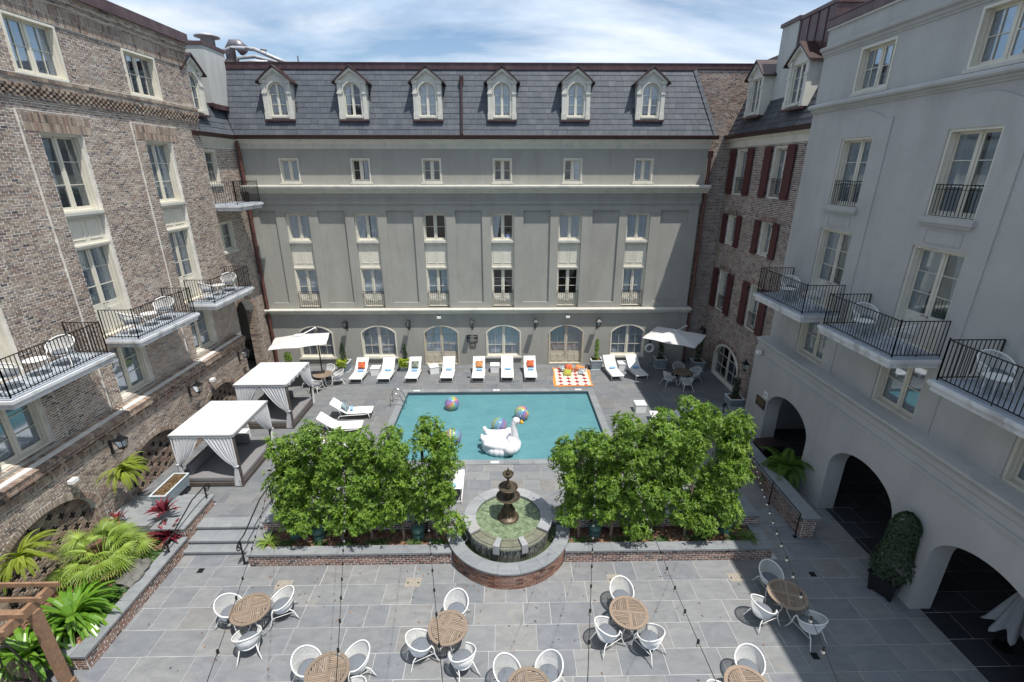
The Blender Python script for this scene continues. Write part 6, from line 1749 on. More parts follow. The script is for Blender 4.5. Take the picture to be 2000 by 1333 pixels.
def pillow_mesh(s=.45, t=.16, pinch=.10, n=12):
    mb = MB(); vs = []
    for side in (1, -1):
        for j in range(n + 1):
            for i in range(n + 1):
                u, v = i / n * 2 - 1, j / n * 2 - 1
                k = (1 - abs(u) ** 2.6) * (1 - abs(v) ** 2.6); e = 1 - pinch * (1 - abs(v) ** 2) * abs(u) ** 3; f = 1 - pinch * (1 - abs(u) ** 2) * abs(v) ** 3
                vs.append((u * s / 2 * e, v * s / 2 * f, side * (t / 2 * max(0, k) ** .5 + .002)))
    m = (n + 1) ** 2; fs = []
    for j in range(n):
        for i in range(n): a = j * (n + 1) + i; fs += [(a, a + 1, a + n + 2, a + n + 1), (m + a, m + a + n + 1, m + a + n + 2, m + a + 1)]
    mb.add(vs, fs); return mb
def pattern_mat(name, a, b_, c_, sc=9):
    m, nt, b = new_mat(name); v = coords(nt, 'obj', (sc, sc, sc)); w = nt.nodes.new('ShaderNodeTexVoronoi'); w.feature = 'F1'; w.inputs['Scale'].default_value = 1; L(nt, v, w.inputs['Vector'])
    f = noise(nt, v, .8, 3); c = ramp(nt, [(0, a), (.28, b_), (.42, a), (.60, c_), (.8, b_)]); L(nt, math_(nt, 'ADD', w.outputs['Distance'], math_(nt, 'MULTIPLY_ADD', f, .5, -.25)), c.inputs[0]); L(nt, c.outputs[0], b.inputs['Base Color']); b.inputs['Roughness'].default_value = .9; return m
M['pil_orange'] = pattern_mat('orange_patterned_cushion', (.55, .10, .03), (.62, .20, .06), (.35, .05, .03))
M['pil_green'] = pattern_mat('green_patterned_cushion', (.14, .17, .13), (.32, .34, .28), (.08, .10, .09))
M['pil_amber'] = pattern_mat('amber_patterned_cushion', (.58, .24, .05), (.62, .40, .20), (.35, .08, .04))
M['pil_teal'] = pattern_mat('teal_patterned_cushion', (.10, .20, .25), (.45, .50, .50), (.06, .12, .16), 12)
M['pil_lime'] = simple('lime_velvet_cushion', (.35, .33, .05), .8, var=.25)
M['pil_grey'] = pattern_mat('grey_silver_cushion', (.30, .32, .34), (.55, .56, .56), (.15, .17, .20), 7)
PM = {}
def cushion(x, y, z, rot, mat, label, group='patterned throw cushions', s=.45, t=.16):
    k = (mat, s, t)
    if k not in PM: PM[k] = pillow_mesh(s, t).mesh('cushion', mat, True)
    o = obj('throw_cushion', PM[k], loc=(x, y, z)); o.rotation_euler = rot; tag(o, label, 'cushion', group); return o
def towel(x, y, z, rz, label): o = obj('rolled_towel', TW, loc=(x, y, z), rot=(0, 0, rz)); tag(o, label, 'towel', 'rolled blue towels on the loungers'); return o
def lounger(x, y, rz, label, group='white sun loungers round the pool', z=DZ):
    t = thing('sun_lounger', label, 'sun lounger', (x, y, z), rz, group); obj('sling', LG[0], t); obj('frame', LG[1], t); return t
def on_lounger(x, y, rz, lx, ly): return (x + lx * cos(rz) - ly * sin(rz), y + lx * sin(rz) + ly * cos(rz))
row = [(-8.48, 24.70, .0, 'orange', 'first white sun lounger from the left in the back row, carrying an orange cushion'), (-6.90, 24.72, .0, None, 'second white sun lounger from the left in the back row, beside the white cube table'),
       (-5.33, 24.75, .0, 'green', 'third white sun lounger from the left in the back row, carrying a green cushion'), (-3.32, 24.78, .0, None, 'white sun lounger in the back row in front of the left glazed door'),
       (-1.52, 24.75, .0, 'amber', 'white sun lounger with an amber cushion in the middle of the back row'), (.17, 24.78, .0, None, 'white sun lounger in front of the middle arched window, towel only'),
       (1.52, 24.78, .0, 'orange', 'white sun lounger with an orange cushion beside the patterned rug'),
       (6.55, 24.85, .12, None, 'white sun lounger in the sun right of the zinc planter with the shrub'), (7.97, 24.88, .14, None, 'white sun lounger half in shade, last on the right of the back row')]
for x, y, rz, cu, lab in row:
    lounger(x, y, rz, lab)
    p = on_lounger(x, y, rz, .04, 1.05 if cu else 1.12); towel(p[0], p[1], DZ + .41, rz + random.uniform(-.08, .08), 'blue towel on the ' + lab.replace('white ', '').split(',')[0].replace('in the back row in front', 'in front').replace('in the sun right', 'right').replace(' in the middle', ' amid'))
    if cu:
        p = on_lounger(x, y, rz, .03, 1.38); cushion(p[0], p[1], DZ + .62, (radians(52), random.uniform(-.05, .05), rz), 'pil_' + cu, {'orange': 'orange', 'green': 'grey green', 'amber': 'amber'}[cu] + ' cushion propped on the ' + lab.replace('white ', '').split(',')[0].split(' with')[0] + (', next to the rug' if x > 1 else ''))
side = [(-6.55, 21.05, pi / 2 + .06, 'white sun lounger left of the pool, farthest of the side row, with teal cushion', 1), (-6.65, 19.6, pi / 2 + .06, 'white sun lounger left of the pool, second of the side row behind the treetops', 0), (-6.7, 18.2, pi / 2 + .05, 'white sun lounger left of the pool, third of the side row, mostly behind the trees', 0), (-6.7, 16.9, pi / 2, 'white sun lounger left of the pool, nearest of the side row, hidden by foliage', 0)]
for x, y, rz, lab, c in side:
    lounger(x, y, rz, lab)
    if c: p = on_lounger(x, y, rz, 0, 1.30); cushion(p[0], p[1], DZ + .56, (radians(52), 0, rz), 'pil_teal', 'teal and white cushion on the side lounger left of the pool'); p = on_lounger(x, y, rz, .1, 1.02); towel(p[0], p[1], DZ + .41, rz + .2, 'rolled blue towel on the side lounger left of the pool')
lounger(-1.95, 15.95, pi, 'white sun lounger between the pool and the fountain, partly behind the narrow tree'); towel(-2.0, 14.9, DZ + .41, .1, 'rolled blue towel on the lounger between pool and fountain')
lounger(-3.4, 15.95, pi, 'white sun lounger hidden behind the left planter trees near the pool')
lounger(7.1, 20.3, -pi / 2 - .05, 'white sun lounger right of the pool beside the white cube, behind the treetops'); lounger(7.1, 18.8, -pi / 2, 'white sun lounger right of the pool, nearer one hidden by the trees')
# white cube tables
for x, y, rz, lab in ((-7.68, 26.2, .04, 'white cube side table between the first two loungers of the back row'), (-4.25, 26.35, .35, 'white cube side table turned at an angle, left of the left glazed door'), (-.57, 26.5, 0, 'white cube side table between the two middle loungers'), (7.2, 26.65, 0, 'white cube side table between the two right loungers'), (6.85, 21.35, 0, 'white cube side table beside the lounger right of the pool')):
    t = thing('cube_table', lab, 'side table', (x, y, DZ), rz, 'white cube side tables'); mb = MB(); mb.box(-.26, .26, -.26, .26, .0, .40); mb.build('box', 'white', t); mb = MB(); mb.box(-.275, .275, -.275, .275, .405, .45); mb.build('lid', 'white', t)
# small white cube behind cabana
t = thing('cube_table', 'white cube side table in the gap between the two cabanas', 'side table', (-11.9, 18.9, DZ), 0, 'white cube side tables'); mb = MB(); mb.box(-.28, .28, -.28, .28, .0, .42); mb.build('box', 'white', t)

# patterned rug with cushions
def rug_mat():
    m, nt, b = new_mat('medallion_rug'); tcn = nt.nodes.new('ShaderNodeTexCoord'); sp = nt.nodes.new('ShaderNodeSeparateXYZ'); L(nt, tcn.outputs['Object'], sp.inputs[0])
    fx = math_(nt, 'SUBTRACT', math_(nt, 'FRACT', math_(nt, 'MULTIPLY_ADD', sp.outputs['X'], 1 / .47, .5)), .5); fy = math_(nt, 'SUBTRACT', math_(nt, 'FRACT', math_(nt, 'MULTIPLY_ADD', sp.outputs['Y'], 1 / .47, .5)), .5)
    d_ = math_(nt, 'SQRT', math_(nt, 'ADD', math_(nt, 'MULTIPLY', fx, fx), math_(nt, 'MULTIPLY', fy, fy)))
    ang = math_(nt, 'ARCTAN2', fy, fx); pet = math_(nt, 'MULTIPLY', math_(nt, 'COSINE', math_(nt, 'MULTIPLY', ang, 8)), .03); d2 = math_(nt, 'ADD', d_, pet)
    c = ramp(nt, [(0, (.30, .25, .10)), (.05, (.75, .70, .55)), (.14, (.42, .36, .20)), (.19, (.78, .74, .62)), (.38, (.55, .16, .12)), (.41, (.78, .74, .62)), (.465, (.28, .015, .03))], 'CONSTANT'); L(nt, d2, c.inputs[0])
    ax = math_(nt, 'ABSOLUTE', sp.outputs['X']); ay = math_(nt, 'ABSOLUTE', sp.outputs['Y'])
    e = math_(nt, 'MAXIMUM', math_(nt, 'GREATER_THAN', ax, .98), math_(nt, 'GREATER_THAN', ay, 1.2))
    L(nt, rgbmix(nt, e, c.outputs[0], (.60, .25, .06)), b.inputs['Base Color']); b.inputs['Roughness'].default_value = .95; return m
M['rug'] = rug_mat()
mb = MB(); n = 30; vs = []
for j in range(n + 1):
    for i in range(n + 1):
        u, v = i / n * 2 - 1, j / n * 2 - 1; x, y = u * 1.1, v * 1.32
        vs.append((x + .05 * sin(v * 3) , y + .04 * sin(u * 2.6), .012 + .012 * (1 + sin(x * 5 + y * 3)) * .5 + (.045 * max(0, v - .5) * (1 + sin(x * 9))) + .06 * max(0, u - .75) * (1 + sin(y * 5))))
m = len(vs); vs += [(a, b_, c - .010) for a, b_, c in vs]; fs = []
for j in range(n):
    for i in range(n): a = j * (n + 1) + i; fs += [(a, a + 1, a + n + 2, a + n + 1), (m + a, m + a + n + 1, m + a + n + 2, m + a + 1)]
mb.add(vs, fs); rug = mb.build('patterned_rug', 'rug', smooth=True); rug.location = (3.98, 25.55, DZ); rug.rotation_euler = (0, 0, -.04); tag(rug, 'red and cream medallion rug with orange border before the right glazed door', 'rug')
for x, y, z, r, mt, lab in ((3.6, 26.45, .17, (.3, .1, .4), 'pil_grey', 'grey cushion at the back left of the pile on the rug'), (3.9, 26.30, .30, (.35, 0, .1), 'pil_orange', 'orange cushion on top of the pile on the rug'), (3.75, 25.85, .16, (.5, .05, -.1), 'pil_lime', 'long lime cushion at the front of the pile on the rug'),
                            (4.5, 26.5, .18, (.4, .1, -.6), 'pil_amber', 'amber cushion at the back right of the pile on the rug'), (4.62, 25.95, .16, (.45, -.2, -.5), 'pil_grey', 'silver grey cushion leaning at the front right of the pile on the rug'), (4.1, 26.6, .22, (.5, .2, .9), 'pil_teal', 'patterned teal cushion at the back of the pile on the rug')):
    cushion(x, y, DZ + z, r, mt, lab, s=.5, t=.2)
t = thing('straw_hat', 'small dark hat left on the rug corner next to the zinc planter', 'hat', (5.05, 26.75, DZ + .03)); mb = MB(); mb.lathe([(.2, 0), (.2, .015), (.1, .03), (.09, .12), (0, .14)], 18); mb.build('hat', 'black_box', t, smooth=True)

# parasols on side posts
def parasol(label, bx, by, rz, cx, cy, cz, hw, hd, crz, tiltx, tilty, group):
    t = thing('cantilever_parasol', label, 'parasol', (bx, by, DZ), 0, group)
    mb = MB(); mb.box(-.38, .38, -.38, .38, 0, .07); mb.build('base', 'iron', t)
    pm = MB(); pm.tube([(0, 0, .07), (0, 0, 2.9)], .04, 8); top = (cx - bx, cy - by, cz - DZ + .02); pm.build('post', 'charcoal_wood', t)
    pm = MB(); pm.tube([(0, 0, 2.95), (0, .0, 3.05), top], .028, 6); pm.tube([(0, 0, 2.0), (top[0] * .4, top[1] * .4, 2.75)], .02, 6); pm.build('arm', 'white', t)
    cm = MB(); apex = Vector((0, 0, .42)); Mx = Matrix.Translation((cx - bx, cy - by, cz - DZ - .30)) @ Euler((tiltx, tilty, crz)).to_matrix().to_4x4()
    rim_ = []
    for s in range(4):
        c0 = [(-hw, -hd), (hw, -hd), (hw, hd), (-hw, hd)][s]; c1 = [(hw, -hd), (hw, hd), (-hw, hd), (-hw, -hd)][s]
        for k in range(4): q = k / 4; sag = -.02 + .04 * abs(cos(pi * q)); rim_.append((c0[0] + (c1[0] - c0[0]) * q, c0[1] + (c1[1] - c0[1]) * q, sag * (1 if k else 1) - (0 if k in (0, 2) else -.03)))
    nR = len(rim_)
    vs = []; RN = 5
    for j in range(RN + 1):
        f = .12 + .88 * j / RN
        for p in rim_: vs.append(tuple(Mx @ Vector((p[0] * f, p[1] * f, apex.z * (1 - f) ** 1.0 + p[2] * f ** 2))))
    fs = [(j * nR + i, j * nR + (i + 1) % nR, (j + 1) * nR + (i + 1) % nR, (j + 1) * nR + i) for j in range(RN) for i in range(nR)]
    m_ = len(vs); vs += [(a, b_, c - .012) for a, b_, c in vs]; fs += [tuple(x + m_ for x in reversed(f)) for f in fs]
    fs += [(RN * nR + i, RN * nR + (i + 1) % nR, m_ + RN * nR + (i + 1) % nR, m_ + RN * nR + i) for i in range(nR)]
    cm.add(vs, fs)
    can = cm.build('canopy', 'umbrella', t)
    vm = MB(); vs = [tuple(Mx @ Vector((p[0] * .2, p[1] * .2, apex.z * .8 + .035))) for p in rim_] + [tuple(Mx @ Vector((0, 0, .47)))]; vm.add(vs, [(i, (i + 1) % nR, nR) for i in range(nR)]); vm.build('vent_cap', 'umbrella', can)
    fm = MB(); fm.lathe([(.0, -.02), (.04, 0), (.03, .05), (0, .07)], 8, tuple(Mx @ Vector((0, 0, .47)))); fm.build('finial', 'iron', can)
    rb_ = MB()
    for k in range(0, nR, 2): p = rim_[k]; rb_.tube([tuple(Mx @ Vector((0, 0, .38))), tuple(Mx @ Vector((p[0] * .98, p[1] * .98, p[2] - .02)))], .012, 4)
    rb_.build('ribs', 'charcoal_wood', t)
GU = 'square cantilever parasols over the deck tables'
parasol('bright square cantilever parasol over the table in the left corner of the deck', -10.75, 25.9, 0, -11.25, 24.8, 3.35, 1.45, 1.0, .24, .0, -.02, GU)
parasol('square cantilever parasol in the shaded right corner of the deck', 10.55, 25.9, 0, 9.55, 24.9, 3.45, 1.42, 1.25, -.62, .0, .0, GU)
# folded parasol bottom right
t = thing('folded_parasol', 'folded grey patterned parasol at the right edge of the shaded terrace', 'parasol', (13.25, 8.9, 0)); mb = MB(); mb.tube([(0, 0, 0), (0, 0, 2.1)], .022, 8); mb.build('pole', 'iron', t)
M['grey_canvas'] = simple('grey_parasol_fabric', (.33, .34, .36), .9, var=.15, vscale=20)
mb = MB(); n = 48; vs = []
for j, (z, r) in enumerate(((2.15, .02), (2.0, .10), (1.6, .22), (1.1, .34), (.75, .44), (.7, .46))):
    for i in range(n): a = 2 * pi * i / n; q = r * (1 + .28 * cos(a * 8) * (j / 5)); vs.append((q * cos(a), q * sin(a), z - (.12 * cos(a * 8) if j > 3 else 0)))
mb.add(vs, [(j * n + i, j * n + (i + 1) % n, (j + 1) * n + (i + 1) % n, (j + 1) * n + i) for j in range(5) for i in range(n)]); mb.build('canopy', 'grey_canvas', t, smooth=True)
mb = MB(); mb.lathe([(0, 0), (.2, 0), (.2, .06), (.06, .1), (0, .1)], 20); mb.build('base', 'iron', t)

# cabanas
def cabana(label, x, y, w, l, h, seed, valance=True):
    t = thing('cabana', label, 'cabana', (x, y, DZ), 0, 'curtained cabana daybeds along the left wall')
    r = random.Random(seed)
    for px in (.06, w - .06):
        for py in (.06, l - .06): mb = MB(); mb.box(px - .055, px + .055, py - .055, py + .055, 0, h); mb.build('post', 'charcoal_wood', t)
    mb = MB(); mb.box(.12, w - .12, .02, .1, h - .16, h - .02); mb.box(.12, w - .12, l - .1, l - .02, h - .16, h - .02); mb.box(.02, .1, .12, l - .12, h - .16, h - .02); mb.box(w - .1, w - .02, .12, l - .12, h - .16, h - .02); mb.build('top_beams', 'charcoal_wood', t)
    mb = MB(); mb.box(.0, w + .0, -.0, l, .05, .19); 
    mb.build('bed_base', 'charcoal_wood', t)
    for px in (.02, w - .14):
        for py in (.0 - .02, l - .12): mb = MB(); mb.box(px, px + .12, py, py + .12, .0, .30); mb.build('foot', 'charcoal_wood', t)
    mt = MB(); n = 14
    def pad(x0, x1, y0, y1, z0, z1, nm, rr=.05):
        bm = bmesh.new(); bmesh.ops.create_cube(bm, size=1)
        for v in bm.verts: v.co = Vector(((x0 + x1) / 2 + v.co.x * (x1 - x0), (y0 + y1) / 2 + v.co.y * (y1 - y0), (z0 + z1) / 2 + v.co.z * (z1 - z0)))
        bmesh.ops.bevel(bm, geom=bm.edges[:], offset=rr, segments=3, affect='EDGES', profile=.6); me = bpy.data.meshes.new(nm); bm.to_mesh(me); bm.free(); me.materials.append(M['mattress']); me.polygons.foreach_set('use_smooth', [True] * len(me.polygons)); return obj(nm, me, t)
    pad(.10, w - .06, .06, l - .10, .19, .40, 'mattress'); pad(.14, .36, .2, l * .5, .40, .85, 'back_cushion', .08); pad(.14, .36, l * .5 + .02, l - .2, .40, .85, 'back_cushion', .08); pad(.4, w * .6, l - .34, l - .14, .40, .82, 'back_cushion', .08)
    # roof canvas, gently sagging
    n = 16; vs = []
    for j in range(n + 1):
        for i in range(n + 1):
            u, v = i / n, j / n; e = 1 - (2 * u - 1) ** 4; f = 1 - (2 * v - 1) ** 4
            vs.append((-.03 + (w + .06) * u, -.03 + (l + .06) * v, h + .012 - .035 * sin(pi * u) * sin(pi * v) + .022 * sin(u * 9 + seed + 3 * v) * sin(v * 7 + u * 2) * e * f))
    m_ = len(vs); mb = MB(); top = [(j * (n + 1) + i, j * (n + 1) + i + 1, (j + 1) * (n + 1) + i + 1, (j + 1) * (n + 1) + i) for j in range(n) for i in range(n)]
    edge = []
    ring = [i for i in range(n + 1)] + [(j) * (n + 1) + n for j in range(1, n + 1)] + [n * (n + 1) + i for i in range(n - 1, -1, -1)] + [j * (n + 1) for j in range(n - 1, 0, -1)]
    for k, q in enumerate(ring): p = vs[q]; vs.append((p[0], p[1], p[2] - .09 - .015 * sin(k * 1.1)))
    K = len(ring); edge = [(ring[k], ring[(k + 1) % K], m_ + (k + 1) % K, m_ + k) for k in range(K)]
    mb.add(vs, top + edge); mb.build('roof_canvas', 'canvas', t, smooth=True)
    # curtains: gathered at the tie, loose below
    def drape(p0, p1, post, tie_z, nm='curtain'):
        """hangs from p0..p1 along a beam, pulled to the post"""
        n_ = 44; rows_ = 16; vs = []; P0, P1 = Vector(p0), Vector(p1); ax = (P1 - P0); nrm = Vector((-ax.y, ax.x, 0)).normalized(); T = Vector((post[0], post[1], 0)) + (P1 - P0).normalized() * 0.0
        for j in range(rows_ + 1):
            f = j / rows_
            z = h - .08 - (h - .13) * f
            ft_ = (h - .08 - tie_z) / (h - .13)
            if f < ft_: g_ = (f / ft_); wd = (1 - g_) ** .62 * .93 + .07
            else: g_ = (f - ft_) / (1 - ft_); wd = .07 + .17 * g_ ** .7
            for i in range(n_ + 1):
                s = i / n_; top_ = P0 + ax * s; c = Vector((post[0], post[1], 0)) + ax.normalized() * (s - .5) * .10 * 1
                q = T + (Vector((top_.x, top_.y, 0)) - T) * wd
                amp = .028 * (1 - .3 * f) * (.4 + .6 * min(1, f * 5)); q = q + nrm * amp * (sin(s * 2 * pi * 8 + seed) + .4 * sin(s * 2 * pi * 13 + 2 + f * 3))
                sag = .35 * (1 - abs(2 * min(1, f / ft_) - 1)) * (s if True else 0) * 0
                vs.append((q.x, q.y, z - (.30 * sin(pi * min(1, f / ft_)) * 0)))
        mb = MB(); mb.add(vs, [(j * (n_ + 1) + i, j * (n_ + 1) + i + 1, (j + 1) * (n_ + 1) + i + 1, (j + 1) * (n_ + 1) + i) for j in range(rows_) for i in range(n_)])
        c = mb.build('curtain', 'canvas', t, smooth=True)
        k = MB(); k.lathe([(.035, -.03), (.06, 0), (.035, .03)], 10, (post[0], post[1], tie_z)); k.build('tie', 'canvas', c)
    drape((w * .46, .0, 0), (.03, .0, 0), (.06, -.02), 1.05); drape((w * .50, .0, 0), (w - .02, .0, 0), (w - .06, -.02), .95)
    drape((w + .01, l * .55, 0), (w + .01, l - .02, 0), (w + .03, l - .06), 1.0)
    drape((.0, l * .5, 0), (.0, l - .02, 0), (-.02, l - .06), 1.0)
    if valance:
        for k in range(6): tb = MB(); yy = .25 + k * (l - .4) / 5; tb.box(w - .0, w + .045, yy - .05, yy + .05, h - .12, h + .005); tb.build('canvas_tab', 'canvas', t)
    return t
cabana('nearer white curtained cabana daybed with grey mattress beside the brick niche wall', -12.42, 15.5, 2.33, 2.75, 2.28, 1, False)
cabana('farther white curtained cabana daybed with open tabs along its canvas roof', -12.35, 19.85, 2.40, 2.65, 2.28, 4)

# ---------------------------------------------------------------- pool toys
def swan():
    t = thing('swan_float', 'giant white inflatable swan with yellow beak floating near the front edge of the pool', 'pool float', (-.15, 18.35, .29), 0, None, (.84, 1.12, 1.06))
    bm = bmesh.new()
    def ell(c, r, rot=(0, 0, 0), sub=3):
        g_ = bmesh.ops.create_icosphere(bm, subdivisions=sub, radius=1); mm = Matrix.Translation(c) @ Euler(rot).to_matrix().to_4x4() @ Matrix.Diagonal((*r, 1))
        bmesh.ops.transform(bm, matrix=mm, verts=g_['verts'])
    # ring body
    for k in range(20):
        a = 2 * pi * k / 20; ell((.72 * cos(a) * 1.1, .48 * sin(a) - .05, .16), (.27, .25, .24))
    ell((0, -.05, .16), (.7, .45, .17))
    # neck base, neck and head (front is +x)
    ell((.62, .0, .32), (.32, .32, .30))
    pts = [(.72, .0, .45), (.70, .0, .62), (.66, .0, .80), (.64, .0, .98), (.67, .0, 1.14), (.75, .0, 1.26)]
    for i in range(len(pts) - 1):
        for k in range(3): q = Vector(pts[i]).lerp(Vector(pts[i + 1]), k / 3); r_ = .21 - .075 * (i + k / 3) / 5; ell(q, (r_, r_, .13))
    ell((.80, 0, 1.25), (.22, .16, .155), (0, .25, 0))
    # wings along both sides, tips turned up at the tail
    for s in (-1, 1):
        for k in range(9):
            q = k / 8; ell((.45 - 1.25 * q, s * (.55 - .10 * q) - .05, .36 + .13 * q ** 2.2), (.22 - .06 * q, .17 - .05 * q, .20 - .07 * q))
        ell((-.88, s * .42 - .05, .62), (.13, .09, .17), (0, -.6, 0))
        ell((.42, s * .62 - .05, .33), (.30, .20, .24))
    ell((-.85, -.05, .36), (.22, .28, .2)); ell((-1.02, -.05, .52), (.10, .18, .14))
    me = bpy.data.meshes.new('body'); bm.to_mesh(me); bm.free()
    ob = bpy.data.objects.new('tmp', me); COL.objects.link(ob); r_ = ob.modifiers.new('r', 'REMESH'); r_.mode = 'VOXEL'; r_.voxel_size = .028; s_ = ob.modifiers.new('s', 'SMOOTH'); s_.factor = .5; s_.iterations = 5
    m2 = bpy.data.meshes.new_from_object(ob.evaluated_get(bpy.context.evaluated_depsgraph_get())); bpy.data.objects.remove(ob)
    m2.name = 'body'; m2.materials.clear(); M['vinyl'] = simple('white_vinyl', (.72, .72, .74), .25); m2.materials.append(M['vinyl']); m2.polygons.foreach_set('use_smooth', [True] * len(m2.polygons)); obj('body', m2, t)
    M['beak'] = simple('yellow_beak_vinyl', (.75, .40, .02), .3); M['black_vinyl'] = simple('black_vinyl', (.012, .012, .012), .3)
    b_ = MB(); b_.lathe([(0, 0), (.085, .02), (.08, .10), (.05, .18), (0, .215)], 14); me = b_.mesh('beak', 'beak', True); me.transform(Matrix.Translation((.97, 0, 1.22)) @ Matrix.Rotation(pi / 2 + .35, 4, 'Y')); obj('beak', me, t)
    b_ = MB(); b_.lathe([(0, .0), (.115, -.0), (.11, .05), (.06, .07)], 14); me = b_.mesh('beak_base', 'black_vinyl', True); me.transform(Matrix.Translation((.93, 0, 1.235)) @ Matrix.Rotation(pi / 2 + .35, 4, 'Y')); obj('beak_base', me, t)
    for s in (-1, 1): b_ = MB(); b_.lathe([(0, -.02), (.035, 0), (0, .02)], 10, (.86, s * .135, 1.28)); b_.build('eye', 'black_vinyl', t)
    for s in (-1, 1):
        for dz, ln in ((0, .22), (-.11, .12)): b_ = MB(); b_.tube([(.16, s * .80 - .05, .33 + dz), (.16 + ln * .5, s * .835 - .05, .27 + dz), (.16 + ln, s * .83 - .05, .245 + dz)], [.006, .012, .005], 6); b_.build('wing_line', 'black_vinyl', t)
    return t
swan()
def ball_mat():
    m, nt, b = new_mat('dotted_beach_ball'); tcn = nt.nodes.new('ShaderNodeTexCoord'); sp = nt.nodes.new('ShaderNodeSeparateXYZ'); L(nt, tcn.outputs['Object'], sp.inputs[0])
    lon = math_(nt, 'MULTIPLY_ADD', math_(nt, 'ARCTAN2', sp.outputs['Y'], sp.outputs['X']), 1 / (2 * pi), .5)
    lat = math_(nt, 'DIVIDE', math_(nt, 'ARCSINE', math_(nt, 'DIVIDE', sp.outputs['Z'], .37, clamp=False)), pi / 2)
    nl, nb = 16, 6
    fx = math_(nt, 'SUBTRACT', math_(nt, 'FRACT', math_(nt, 'MULTIPLY', lon, nl)), .5); fy = math_(nt, 'SUBTRACT', math_(nt, 'FRACT', math_(nt, 'MULTIPLY', lat, nb)), .5)
    cl = math_(nt, 'COSINE', math_(nt, 'MULTIPLY', lat, pi / 2)); fx = math_(nt, 'MULTIPLY', fx, math_(nt, 'ADD', cl, .15))
    d_ = math_(nt, 'SQRT', math_(nt, 'ADD', math_(nt, 'MULTIPLY', fx, fx), math_(nt, 'MULTIPLY', fy, fy)))
    lon2 = math_(nt, 'FRACT', math_(nt, 'MULTIPLY', lon, 2.0)); r = ramp(nt, [(0, (.50, .10, .45)), (.17, (.75, .22, .08)), (.34, (.72, .60, .05)), (.5, (.25, .55, .10)), (.66, (.06, .40, .60)), (.83, (.22, .08, .50))], 'CONSTANT'); L(nt, lon2, r.inputs[0])
    dot = math_(nt, 'LESS_THAN', d_, .36); L(nt, rgbmix(nt, dot, (.34, .36, .40), r.outputs[0]), b.inputs['Base Color']); b.inputs['Roughness'].default_value = .12; L(nt, math_(nt, 'MULTIPLY_ADD', dot, .38, .5), b.inputs['Alpha']); return m
M['ball'] = ball_mat()
mb = MB(); mb.lathe([(.37 * sin(pi * k / 24), .37 * -cos(pi * k / 24)) for k in range(25)], 36); BM = mb.mesh('beach_ball', 'ball', True)
for (x, y), r, lab in (((-2.72, 22.0), (.9, .2, .3), 'dotted rainbow beach ball floating alone near the far edge of the pool'), ((.85, 20.9), (.7, -.5, 1.3), 'dotted rainbow beach ball floating just above the head of the swan float'), ((-.26, 19.75), (.8, .3, 2.2), 'dotted rainbow beach ball floating at the back of the swan float'), ((-2.33, 18.8), (1.1, .1, 3.1), 'dotted rainbow beach ball near the front left of the pool beside the tree')):
    o = obj('beach_ball', BM, loc=(x, y, .29 + .31), rot=r); tag(o, lab, 'beach ball', 'dotted beach balls floating in the pool')
# pool ladder
t = thing('pool_ladder', 'bent stainless steel grab rails of the ladder at the left side of the pool', 'ladder', (-5.33, 22.0, DZ))
for yy in (0, .55): mb = MB(); mb.tube([(-.55, yy, 0), (-.55, yy, .55), (-.45, yy, .72), (-.25, yy, .75), (.0, yy, .55), (.15, yy, .1), (.15, yy, -.6)], .024, 8); mb.build('rail', 'steel', t, smooth=True)
for zz in (-.25, -.5): mb = MB(); mb.box(.10, .2, .02, .53, zz, zz + .03); mb.build('rung', 'steel', t)
# depth markers
for x, y, lab in ((-.42, 16.93, 'white depth marker tile in the near pool coping above the fountain finial'), (-4.85, 23.80, 'white depth marker tile in the far pool coping at the left corner'), (-.45, 23.80, 'white depth marker tile in the middle of the far pool coping'), (4.1, 23.80, 'white depth marker tile in the far pool coping by the rug')):
    t = thing('depth_marker', lab, 'tile', (x, y, DZ + .021), 0, 'white depth marker tiles in the pool coping'); mb = MB(); mb.box(-.17, .17, -.07, .07, 0, .006); mb.build('tile', 'white', t)
    cu = bpy.data.curves.new('t', 'FONT'); cu.body = '5 FT'; cu.size = .11; cu.align_x = 'CENTER'; cu.extrude = .001; ob = bpy.data.objects.new('t', cu); COL.objects.link(ob); me = bpy.data.meshes.new_from_object(ob.evaluated_get(bpy.context.evaluated_depsgraph_get())); bpy.data.objects.remove(ob)
    me.transform(Matrix.Translation((0, -.04, .0085))); me.materials.clear(); me.materials.append(M['black_vinyl']); obj('lettering', me, t)
# ring buoy with hook post in the shade
t = thing('ring_buoy', 'white ring buoy hanging on the wall behind the zinc planter in the right corner', 'life ring', (9.0, 27.35, 1.55)); mb = MB(); mb.tube([(.24 * cos(2 * pi * k / 24), 0, .24 * sin(2 * pi * k / 24)) for k in range(24)], .065, 8, closed=True); mb.build('ring', 'white', t, smooth=True)
mb = MB(); mb.box(-.03, .03, .02, .14, .2, .5); mb.build('bracket', 'iron', t)

